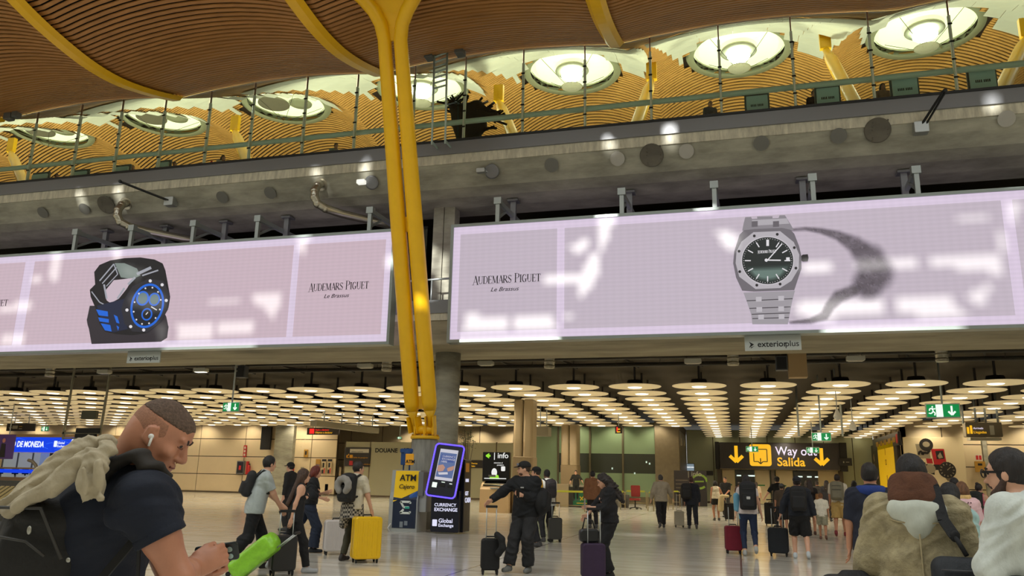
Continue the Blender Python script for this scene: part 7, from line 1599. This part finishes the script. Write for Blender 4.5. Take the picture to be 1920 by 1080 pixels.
for i, (px, py, px1, py1) in enumerate([(57, 345, 88, 325), (132, 340, 162, 320), (210, 330, 240, 311), (290, 322, 316, 303), (1400, 203, 1439, 177), (1532, 188, 1572, 162), (1674, 170, 1719, 144), (1819, 151, 1865, 127)]):
    a = atY(px, py, 26.0); b = atY(px1, py1, 26.0); t = thing('grey_panel', 'grey perforated panel behind the upper glass, ' + ['at the far left', 'second from the left', 'third from the left', 'left of the red bottle', 'above the upright watch dial', 'second above the right screen', 'third above the right screen', 'at the upper right edge'][i], 'panel', (a.x, 26.0, 13.3), 0, 'grey panels behind the upper glass')
    W_ = b.x - a.x; H_ = b.z - 13.3; MB().rbox(0, W_, 0, .08, 0, H_, .02).obj('board', grp, t); MB().rbox(-.06, W_ + .06, .08, .16, 0, H_ + .12, .02).obj('frame', M('panel_frame', (80, 88, 86), .5), t); m = MB()
    for k in range(8): m.box(W_ * (.2 + .07 * k + .04 * (k > 3)), W_ * (.2 + .07 * k + .04 * (k > 3)) + .03, -.008, 0, H_ * .6, H_ * .68)
    m.obj('perforation', black_m, t)
p = atY(397, 303, 26.4); t = thing('red_bottle', 'small red fire extinguisher standing upstairs above the left screen', 'extinguisher', (p.x, 26.4, 13.35)); MB().lathe([(.02, 0), (.1, 0), (.11, .5), (.07, .6), (.03, .68)], 14).obj('bottle', fr, t)
p = atY(1290, 212, 26.4); t = thing('blue_bag', 'blue bag lying upstairs left of the person between the panels', 'bag', (p.x, 26.5, 13.27)); T = SDF(); T.box((0, 0, .35), (.35, .15, .3), rr=.1); skin('bag_body', T, .03, cloth('navy_bag', (60, 60, 96)), t)
# dark driftwood like sculpture and ladder tower upstairs
sc_ = atY(872, 262, 28); dm_ = M('dark_sculpture', (24, 22, 20), .8, noise=.4, nscale=3, bump=.9); t = thing('dark_sculpture', 'big dark spiky sculpture standing upstairs right of the ladder tower', 'sculpture', (sc_.x, 28, 13.32)); k_ = 28 / 1500 * 1.03
T = SDF(); oz = sc_.z - 13.32; o_ = lambda x, y, d=0: V((x - 872) * k_, d, oz - (y - 262) * k_)
T.cone(o_(880, 262), o_(875, 215), .5, .62, .15, n=(0, 1, 0), f=1.3); T.cone(o_(875, 215), o_(895, 195), .55, .35, .15); T.cone(o_(860, 205), o_(842, 178), .4, .2, .1); T.cone(o_(900, 205), o_(932, 212), .35, .2, .1); T.ell(o_(882, 232), (.7, .45, .5), k=.1); skin('trunk', T, .05, dm_, t)
m = MB(); rnd = random.Random(2)
for k in range(46):
    a = rnd.uniform(0, 1); bx_ = o_(840 + 95 * a, 172 + 40 * a + rnd.uniform(0, 18), rnd.uniform(-.25, .25)); th = rnd.uniform(-.6, 2.6) if a < .4 else rnd.uniform(-.5, .9); L_ = rnd.uniform(.3, .75); m.bar(bx_, bx_ + V(L_ * cos(th) * (-1 if a < .3 else 1), rnd.uniform(-.2, .2), L_ * sin(th)), .07, .07)
for (x0, y0, x1, y1) in ((905, 240, 940, 243), (900, 250, 935, 238), (845, 230, 832, 220), (850, 205, 828, 190)): m.bar(o_(x0, y0), o_(x1, y1), .07, .07)
m.obj('branch', dm_, t)
LY = 24.85; lt = atY(822, 265, LY); t = thing('ladder_tower', 'pale steel ladder tower with two grey boxes at its top', 'ladder', (lt.x, LY, 13.1)); L0_, L1_ = atY(810, 265, LY), atY(835, 262, LY); U0, U1 = atY(815, 88, LY), atY(839, 78, LY)
m = MB(); o = Vector(t.location)
for a, b in ((L0_, U0), (L1_, U1)): m.tube([Vector((a.x, LY, 13.1)) - o, b - o], .04, 8); m.bar(Vector((a.x, LY, 13.2)) - o, Vector((a.x, 25.45, 13.2)) - o, .06, .06)
m.obj('stile', M('ladder_pale', (176, 196, 190), .4, metal=.3), t); m = MB()
for k in range(9):
    f_ = k / 8 * .45; a = U0 + (L0_ - U0) * f_; b = U1 + (L1_ - U1) * f_; m.tube([a - o, b - o], .035, 6)
m.obj('rung', M('ladder_pale', (176, 196, 190)), t)
for px, py in ((806, 101), (863, 93)):
    c_ = atY(px, py, LY) - o; MB().rbox(c_.x - .16, c_.x + .16, -.2, .2, c_.z - .22, c_.z + .22, .03).obj('grey_box', M('box_grey', (104, 104, 98), .5), t)
c_ = atY(20, 217, 25.0); t = thing('roof_spotlight', 'grey twin spotlight under the roof at the far left', 'spotlight', c_); MB().rbox(-.25, .12, -.15, .15, -.2, .1, .04).obj('lamp_head', M('box_grey', (104, 104, 98)), t); MB().rbox(.18, .45, -.15, .15, -.12, .12, .04).obj('lamp_head', M('box_grey', (104, 104, 98)), t); MB().tube([(0, 0, .1), (.0, 0, 1.5)], .03, 6).obj('rod', black_m, t)
# ------------------------------------------------------------------ man in the left foreground, bent over his phone
DM = 2.8
rxv = V(cos(YAW), sin(YAW), 0); ryv = V(-sin(YAW), cos(YAW), 0); upv = V(0, 0, 1)
mloc = under(200, DM); ML = V(*mloc)
def q3(px, py, d=0.0):
    p = at_depth(px, py, DM + d); return V(*p) - ML
tF, yF = radians(30), radians(9)
hF = rxv * cos(yF) + ryv * sin(yF); f3 = hF * cos(tF) - upv * sin(tF); u3 = upv * cos(tF) + hF * sin(tF); x3 = np.cross(f3, u3)
RF = np.stack([x3, f3, u3], 1); cF = q3(301, 815)
HF = lambda x, y, z: cF + RF @ V(x, y, z)
man = thing('person', 'shaven-headed man in a navy polo shirt bent over his phone in the left foreground', 'person', mloc)
B = SDF()
B.ell(HF(0, -.014, .014), (.076, .1, .102), RF, .02); B.ell(HF(0, .03, -.045), (.058, .062, .072), RF, .03); B.ell(HF(0, .052, .04), (.056, .045, .05), RF, .03)
B.ell(HF(0, .07, -.1), (.03, .024, .022), RF, .03); B.cone(HF(-.04, .02, -.085), HF(-.01, .07, -.105), .022, .02, .03); B.cone(HF(.04, .02, -.085), HF(.01, .07, -.105), .022, .02, .03)
B.cone(HF(0, .09, .012), HF(0, .117, -.03), .009, .013, .016); B.ell(HF(0, .112, -.037), (.015, .014, .011), RF, .01)
for sx in (-1, 1):
    B.ell(HF(sx * .013, .102, -.041), (.009, .012, .009), RF, .008); B.ell(HF(sx * .031, .1, .004), (.017, .014, .012), RF, .014, True); B.ell(HF(sx * .031, .08, .004), (.014, .014, .011), RF, .004)
    B.ell(HF(sx * .032, .087, .027), (.026, .014, .009), RF, .014); B.ell(HF(sx * .045, .066, -.03), (.022, .022, .018), RF, .025)
    B.ell(HF(sx * .079, -.01, -.012), (.009, .021, .032), RF @ rotx(.15), .006); B.cone(HF(sx * .083, -.022, -.03), HF(sx * .087, -.022, .01), .005, .006, .006); B.cone(HF(sx * .087, -.022, .01), HF(sx * .084, .003, .02), .006, .005, .006); B.ell(HF(sx * .092, -.006, -.01), (.007, .01, .016), RF, .006, True)
    B.cone(HF(sx * .082, -.0, -.034), HF(sx * .08, .004, -.042), .007, .006, .006)
B.ell(HF(0, .095, -.064), (.024, .013, .008), RF, .008); B.ell(HF(0, .092, -.078), (.021, .013, .009), RF, .01)
nkb = q3(244, 886, 0.0); nkt = HF(0, -.03, -.06)
B.cone(nkb, nkt, .066, .058, .035); B.cone(HF(0, -.055, -.03), q3(232, 862), .045, .06, .04)
SN, SFr = q3(268, 934, -.17), q3(258, 925, .18); chF = q3(205, 965, 0); waF = q3(165, 1080, 0); plF = q3(150, 1240, 0)
lat = dict(n=tuple(rxv * .9 - upv * .3), f=1.12)
def torsoF(q, g):
    q.cone(chF - ryv * .06, chF + ryv * .06, .125 + g, .125 + g, .06); q.cone(chF, waF, .15 + g, .145 + g, .06); q.cone(waF, plF, .145 + g, .15 + g, .06)
    q.cone(SN + V(0, 0, -.03) + ryv * .05, SFr - ryv * .05 + V(0, 0, -.03), .085 + g, .085 + g, .06); q.cone(SN, nkb, .055 + g, .052 + g * .5, .05); q.cone(SFr, nkb, .055 + g, .052 + g * .5, .05)
torsoF(B, 0)
EN, WN = q3(336, 1084, -.2), q3(360, 1064, .0); EF_, WF = q3(322, 1088, .2), q3(366, 1078, .13)
B.cone(SN, SN + (EN - SN) * .5, .062, .058, .04); B.cone(SN + (EN - SN) * .45, EN, .058, .046, .03); B.cone(EN, EN + (WN - EN) * .4, .047, .046, .02); B.cone(EN + (WN - EN) * .4, WN, .046, .031, .02)
B.cone(SFr, EF_, .06, .046, .04); B.cone(EF_, WF, .046, .031, .02)
def gripping(q, w0, dirv, acr, nrm, sg):
    """palm plus five bent fingers closing round the phone"""
    q.cone(w0, w0 + dirv * .05, .03, .036, .03, n=tuple(nrm), f=1.5); q.box(w0 + dirv * .06, (.04, .017, .045), np.stack([acr, nrm, dirv], 1), .015, .02)
    for o_, l1, l2 in ((-.03, .036, .03), (-.01, .042, .034), (.01, .04, .033), (.03, .032, .026)):
        a = w0 + dirv * .098 + acr * o_; b = a + dirv * l1 * .8 + nrm * l1 * .5; c = b + nrm * l2 * .95 - dirv * l2 * .25; d_ = c + nrm * .012 - dirv * .022
        q.cone(a, b, .0105, .01, .005); q.cone(b, c, .01, .009, .004); q.cone(c, d_, .009, .0078, .004)
    t0 = w0 + dirv * .03 - acr * .034; t1 = t0 - acr * .012 + dirv * .04 + nrm * .012; t2 = t1 + dirv * .034 + nrm * .014; q.cone(t0, t1, .015, .0125, .012); q.cone(t1, t2, .0125, .0095, .004)
dn = rxv * .62 + ryv * .55 + upv * .3; dn = dn / np.linalg.norm(dn); nn_ = ryv * .9 - rxv * .3 + upv * .0; nn_ = nn_ - dn * (nn_ @ dn); nn_ = nn_ / np.linalg.norm(nn_); ac = np.cross(dn, nn_)
gripping(B, WN, dn, ac if ac[2] < 0 else -ac, nn_, 1)
dn2 = rxv * .75 - ryv * .1 + upv * .35; dn2 = dn2 / np.linalg.norm(dn2); n2 = -ryv * .9 - rxv * .2; n2 = n2 - dn2 * (n2 @ dn2); n2 = n2 / np.linalg.norm(n2); a2 = np.cross(dn2, n2)
gripping(B, WF, dn2, a2 if a2[2] < 0 else -a2, n2, 1)
# legs down to the floor, outside the frame
for d_ in (-.1, .1):
    B.cone(plF + ryv * d_, V(plF[0], plF[1], .5) + ryv * d_ * 1.1 + rxv * .05, .09, .06, .03); B.cone(V(plF[0], plF[1], .5) + ryv * d_ * 1.1 + rxv * .05, V(plF[0], plF[1], .09) + ryv * d_ * 1.1, .058, .04, .03)
skm = M('skin_foreground', (186, 128, 100), .45, noise=.1, nscale=9, bump=.12)
skin('body', B, .0068, skm, man)
shirt = M('navy_pique', (17, 24, 40), .85, noise=.15, nscale=5, bump=.7)
T = SDF(); torsoF(T, .02); sl = SN + (EN - SN) * .5
T.cone(SN, sl, .075, .079, .05, flat=True); T.cone(SFr, SFr + (EF_ - SFr) * .48, .074, .078, .05, flat=True)
for k in range(5):
    a = SN + (EN - SN) * (.1 + k * .08) + rxv * (.05 - .02 * k) - ryv * .06; T.cone(a, a - rxv * .12 + upv * (.03 * (k - 2)), .012, .006, .03)
cutn = (nkt - nkb) / np.linalg.norm(nkt - nkb); T.cone(nkb - cutn * .03, nkb + cutn * .0, .088, .078, .04); T.cut(plF + V(0, 0, -.12), (0, 0, -1))
skin('polo_shirt', T, .0075, shirt, man, .006)
T = SDF(); cc = nkb + cutn * .028; e1 = np.cross(cutn, ryv); e1 = e1 / np.linalg.norm(e1)
rg = [cc + ryv * .083 * sin(a) + e1 * .083 * cos(a) for a in [k * pi / 8 for k in range(17)]]
for a, b in zip(rg[:-1], rg[1:]): T.cone(a, b, .016, .016, .008); T.cone(a - cutn * .03 + (a - cc) * .25, b - cutn * .03 + (b - cc) * .25, .012, .012, .02)
skin('collar', T, .006, shirt, man)
T = SDF(); e_ = (EN - SN) / np.linalg.norm(EN - SN); T.cone(sl - e_ * .024, sl + e_ * .004, .0825, .0825, .004, flat=True); T.cut(sl - e_ * .026, -e_); skin('sleeve_hem', T, .006, shirt, man)
T = SDF()
for d_ in (-.1, .1):
    T.cone(plF + ryv * d_, V(plF[0], plF[1], .5) + ryv * d_ * 1.1 + rxv * .05, .115, .09, .03); T.cone(V(plF[0], plF[1], .5) + ryv * d_ * 1.1 + rxv * .05, V(plF[0], plF[1], .1) + ryv * d_ * 1.1, .088, .075, .03, flat=True)
T.cone(plF - ryv * .05, plF + ryv * .05, .165, .165, .05); T.cut(plF + V(0, 0, .03), (0, 0, 1)); skin('trousers', T, .014, cloth('jeans_dark', (36, 40, 50)), man)
for d_ in (-.11, .11):
    T = SDF(); f0 = V(plF[0], plF[1], .05) + ryv * d_; T.cone(f0 - rxv * .05, f0 + rxv * .17, .045, .038, .03); T.cut(V(0, 0, .004), (0, 0, -1)); skin('shoe', T, .012, M('shoe_dark', (40, 40, 44), .6), man)
hm_ = M('hair_cropped', (96, 76, 62), .8, noise=.5, nscale=120, bump=.5)
T = SDF(); T.ell(HF(0, -.014, .017), (.0775, .1025, .106), RF, .02); T.ell(HF(0, .05, .045), (.056, .045, .05), RF, .03); T.cut(HF(0, .088, .052), RF @ V(0, .93, -.36)); T.cut(HF(0, 0, .052), RF @ V(0, -.05, -1)); skin('hair', T, .006, hm_, man)
T = SDF(); T.ell(HF(0, -.014, .0155), (.0768, .1012, .1035), RF, .02); T.cut(HF(0, .0, .05), RF @ V(0, .1, 1)); T.cut(HF(0, .058, .0), RF @ V(0, 1, -.3)); T.cut(HF(0, -.03, -.035), RF @ V(0, .45, -1)); skin('faded_hair', T, .006, M('hair_fade', (156, 110, 86), .8, noise=.25, nscale=160, bump=.3), man)
for sx in (-1, 1):
    MB().ball(HF(sx * .031, .083, .003), .0125, .0125, .0095, 12, 8).obj('eye', M('eye_shade', (44, 30, 26), .3), man)
    m = MB(); m.tube([HF(sx * .012, .101, .02), HF(sx * .03, .1, .03), HF(sx * .052, .078, .024)], [.004, .0055, .003], 6); m.obj('eyebrow', M('brow_dark', (52, 38, 32), .8), man)
    m = MB(); m.tube([HF(sx * .018, .095, .0), HF(sx * .031, .097, -.003), HF(sx * .046, .083, .0)], .0022, 5); m.obj('eyelid', M('eyelid', (128, 80, 64), .5), man)
MB().tube([HF(-.022, .096, -.07), HF(-.008, .105, -.0705), HF(0, .106, -.0705), HF(.008, .105, -.0705), HF(.022, .096, -.07)], .004, 6).obj('mouth', M('lip_line', (132, 74, 64), .5), man)
ear = thing('wireless_earbud', 'white wireless earbud in the near ear of the shaven-headed man', 'earbud', Vector(tuple(HF(.093, .0, -.012) + ML)))
m = MB(); c_ = Vector((0, 0, 0)); m.ball((0, 0, 0), .0095, .0095, .009); m.tube([Vector(tuple(RF @ V(.003, .004, 0))), Vector(tuple(RF @ V(.005, .014, -.03)))], [.0045, .004], 8); m.obj('shell', white_m, ear)
ph = WN * .5 + WF * .5 + dn * .085 + upv * .03
pt = thing('phone', 'black phone with round camera rings in the hands of the shaven-headed man', 'phone', Vector(tuple(ph + ML)), YAW); pt.rotation_euler = (0.5, -.15, YAW + .15)
MB().rbox(-.075, .075, -.006, .006, -.037, .037, .012).obj('case', M('phone_case', (26, 34, 36), .25), pt)
m = MB()
for x, z in ((.045, .012), (.045, -.016), (.018, .012)): m.tube([(x, -.009, z), (x, -.006, z)], .0105, 14)
m.obj('lens_ring', M('lens_pale', (160, 190, 188), .2, metal=.5), pt)

# backpack and jacket
bpk = thing('backpack', 'big black backpack filling the lower left corner on the shaven-headed man', 'backpack', mloc)
bm2 = M('black_nylon', (27, 26, 24), .75, noise=.25, nscale=6, bump=.8)
ax_ = q3(150, 905) - q3(90, 1150); ax_ = ax_ / np.linalg.norm(ax_); nx_ = np.cross(ryv, ax_); nx_ = nx_ / np.linalg.norm(nx_); RB = np.stack([nx_, ryv, ax_], 1)
if nx_ @ rxv < 0: nx_ = -nx_; RB = np.stack([nx_, ryv, ax_], 1)
T = SDF(); cB = q3(92, 1072, -.04); T.box(cB, (.15, .19, .285), RB, .09, .03); T.box(cB - nx_ * .12 - ax_ * .05, (.1, .165, .2), RB, .07, .03); T.ell(cB + ax_ * .24 + nx_ * .02, (.15, .18, .07), RB, .05); T.box(cB - ryv * .17 - ax_ * .02, (.1, .045, .18), RB, .04, .02)
skin('bag_body', T, .0095, bm2, bpk, .006)
m = MB(); fr_ = cB - ryv * .222
m.tube([fr_ + ax_ * .12 - nx_ * .09, fr_ + ax_ * .13 + nx_ * .02, fr_ + ax_ * .1 + nx_ * .09], .005, 6); m.tube([cB - ryv * .195 + ax_ * .2 - nx_ * .14, cB - ryv * .2 + ax_ * .24 + nx_ * .03, cB - ryv * .2 + ax_ * .1 + nx_ * .135], .006, 6); m.obj('zip', M('zip_black', (52, 50, 46), .5), bpk)
MB().ball(q3(128, 1050, -.27), .008, .005, .008).ball(q3(55, 994, -.262), .008, .006, .014).obj('metal_tag', M('tag_metal', (170, 170, 160), .3, metal=.8), bpk)
T = SDF(); st = [cB + ax_ * .24 + nx_ * .12 - ryv * .09, q3(196, 884, -.12), q3(226, 864, -.115), q3(258, 852, -.12), q3(282, 876, -.13), q3(300, 896, -.09)]
for a, b in zip(st[:-1], st[1:]): T.cone(a, b, .042, .042, .02, n=tuple(upv * .8 - rxv * .2), f=2.4)
for a, b in zip(st[:-3], st[1:-2]): T.cone(a + ryv * .24, b + ryv * .24, .03, .03, .015)
skin('shoulder_strap', T, .008, M('strap_charcoal', (44, 40, 36), .85, bump=.5), bpk)
m = MB(); m.bar(q3(262, 985, -.19), q3(258, 1095, -.2), .012, .004, up=(0, -1, 0)); m.bar(q3(262, 1000, -.17), q3(190, 1085, -.2), .03, .006, up=(0, -1, .2)); m.obj('webbing', black_m, bpk)
jk = thing('draped_jacket', 'crumpled stone grey sweater draped over the big backpack and shoulder', 'sweater', mloc)
jm2 = M('stone_cotton', (176, 164, 138), .9, noise=.14, nscale=6, bump=.8)
T = SDF(); ridge = [(208, 832, -.12), (182, 838, -.14), (150, 852, -.15), (118, 874, -.16), (85, 900, -.17), (52, 925, -.17), (18, 950, -.18)]
for (a, b), r in zip(zip(ridge[:-1], ridge[1:]), (.032, .042, .048, .05, .046, .036)):
    T.cone(q3(*a), q3(*b), r, r * 1.02, .03, n=tuple(ryv), f=1.9)
for a, b, r in (((150, 868, -.2), (70, 928, -.22), .03), ((120, 895, -.21), (30, 952, -.23), .024), ((135, 890, -.22), (98, 922, -.23), .022), ((170, 850, -.2), (110, 888, -.22), .02), ((60, 925, -.2), (12, 962, -.2), .022)): T.cone(q3(*a), q3(*b), r, r * .8, .012)
for a, b in (((160, 848, .0), (60, 915, .02)), ((150, 850, .08), (50, 920, .1))): T.cone(q3(*a), q3(*b), .036, .036, .04)
for a, b, r0, r1 in (((204, 838, -.17), (178, 868, -.23), .026, .032), ((178, 868, -.23), (168, 905, -.25), .034, .037), ((168, 905, -.25), (175, 938, -.26), .036, .034)): T.cone(q3(*a), q3(*b), r0 * 1.15, r1 * 1.15, .015, n=tuple(ryv), f=1.8, flat=b[1] == 938)
for a, b, r in (((158, 880, -.28), (160, 925, -.29), .012), ((182, 872, -.27), (188, 930, -.28), .014)): T.cone(q3(*a), q3(*b), r, r, .02)
skin('cloth', T, .0068, jm2, jk, .009, 1.7)
m = MB(); m.tube([q3(206, 826, -.13), q3(196, 822, -.15), q3(186, 828, -.16)], .01, 8); m.obj('neckband', jm2, jk)
# ------------------------------------------------------------------ unseen wall added behind the camera, its openings shaped to throw sun patches
SUN_D = Vector((0.10, 1.0, -0.325)).normalized()
sl_ = bpy.data.lights.new('sun', 'SUN'); sl_.energy = 7.0; sl_.angle = radians(.55); sl_.color = (1, .98, .92)
so = bpy.data.objects.new('sun', sl_); COL.objects.link(so); so.rotation_euler = SUN_D.to_track_quat('-Z', 'Y').to_euler()
PATCH = [[(1128, 405), (1150, 405), (1142, 440), (1128, 470), (1118, 460)], [(1060, 455), (1100, 450), (1112, 465), (1080, 475)], [(1108, 470), (1120, 475), (1125, 500), (1108, 545), (1085, 560), (1080, 535), (1020, 530), (1020, 512), (1090, 508)],
 [(870, 590), (955, 588), (955, 622), (865, 625)], [(962, 588), (1040, 585), (1042, 618), (962, 620)], [(1058, 585), (1075, 583), (1078, 600), (1060, 602)], [(1340, 428), (1392, 440), (1382, 468), (1362, 466)],
 [(1600, 488), (1720, 483), (1720, 498), (1600, 506)], [(1500, 497), (1560, 492), (1560, 510), (1500, 515)], [(1745, 485), (1880, 470), (1885, 520), (1850, 510), (1750, 498)], [(1480, 572), (1560, 556), (1660, 555), (1662, 590), (1520, 600)], [(1680, 555), (1780, 550), (1812, 592), (1682, 592)], [(1800, 552), (1862, 530), (1838, 582)], [(1798, 405), (1850, 403), (1850, 413), (1800, 416)], [(1890, 375), (1912, 375), (1908, 425), (1888, 420)], [(1872, 430), (1888, 428), (1885, 470), (1872, 470)],
 [(100, 470), (116, 470), (104, 530), (92, 524)], [(212, 460), (228, 460), (224, 490), (212, 490)], [(224, 500), (268, 502), (262, 525), (236, 522)], [(240, 556), (308, 553), (312, 578), (246, 580)], [(290, 612), (316, 600), (312, 640), (298, 640)], [(330, 605), (400, 603), (400, 633), (330, 635)], [(406, 603), (476, 601), (476, 628), (406, 631)], [(392, 562), (446, 556), (446, 566), (392, 570)], [(470, 552), (532, 543), (512, 602), (500, 580), (472, 566)], [(60, 515), (76, 513), (76, 530), (60, 530)], [(556, 470), (568, 440), (578, 440), (570, 480)], [(0, 570), (60, 562), (60, 580), (0, 586)], [(0, 628), (50, 622), (46, 650), (0, 652)],
 [(580, 305), (592, 303), (596, 335), (582, 336)], [(669, 296), (684, 294), (686, 326), (670, 327)], [(134, 348), (143, 347), (146, 377), (133, 378)], [(206, 342), (219, 340), (219, 368), (205, 370)], [(1132, 250), (1142, 248), (1150, 276), (1130, 278)], [(1247, 232), (1264, 229), (1264, 264), (1244, 266)], [(1853, 168), (1868, 166), (1880, 202), (1856, 203)],
 [(94, 470), (114, 469), (114, 481), (94, 482)], [(207, 463), (230, 461), (230, 474), (207, 475)], [(555, 438), (580, 436), (580, 449), (555, 450)], [(1126, 399), (1152, 397), (1152, 409), (1126, 411)], [(1304, 384), (1336, 381), (1336, 393), (1304, 395)], [(1886, 338), (1916, 336), (1916, 349), (1886, 351)],
 [(310, 648), (480, 642), (480, 662), (310, 666)], [(840, 630), (1046, 625), (1046, 646), (840, 650)], [(1550, 615), (1810, 607), (1810, 632), (1550, 638)], [(722, 480), (742, 478), (742, 505), (724, 505)],
 [(736, 398), (768, 398), (772, 450), (742, 450)], [(772, 410), (792, 410), (800, 540), (784, 540)]]
FLOORP = [[(1020, 986), (1110, 991), (1240, 1002), (1240, 1008), (1110, 999), (1010, 993)]]
def px_of(p):
    d = p - EYEP; z = d.dot(_f); return 960 + F_PX * d.dot(RIGHT) / z, 540 - F_PX * d.dot(UP) / z
def inside(x, y, P):
    c = False; j = len(P) - 1
    for i in range(len(P)):
        if (P[i][1] > y) != (P[j][1] > y) and x < (P[j][0] - P[i][0]) * (y - P[i][1]) / (P[j][1] - P[i][1]) + P[i][0]: c = not c
        j = i
    return c
bbs = [(min(p[0] for p in P), max(p[0] for p in P), min(p[1] for p in P), max(p[1] for p in P)) for P in PATCH]
YW, st_ = -13.0, .17; wm = MB(); z = 10.6; bw = []
while z < 27.2:
    x = -46.0; run0 = -75.0
    while x < 20:
        q = Vector((x + st_ / 2, YW, z + st_ / 2)); h_ = q + SUN_D * ((25.24 - YW) / SUN_D.y); op = False
        if h_.z > 0:
            u, v = px_of(h_)
            for b, P in zip(bbs, PATCH):
                if b[0] < u < b[1] and b[2] < v < b[3] and inside(u, v, P): op = True; break
        else:
            h_ = q + SUN_D * (-q.z / SUN_D.z)
            if h_.y > 2:
                u, v = px_of(h_)
                for P in FLOORP:
                    if inside(u, v, P): op = True; break
        if op:
            if run0 is not None and x - run0 > .001: wm.box(run0, x, YW - .1, YW + .1, z, z + st_)
            run0 = x + st_
        x += st_
    wm.box(run0, 45, YW - .1, YW + .1, z, z + st_); z += st_
wm.box(-75, 45, YW - .1, YW + .1, 0, 10.6)
struct(wm, 'wall_sun_mask', M('sun_mask_wall', (170, 164, 150), .8))
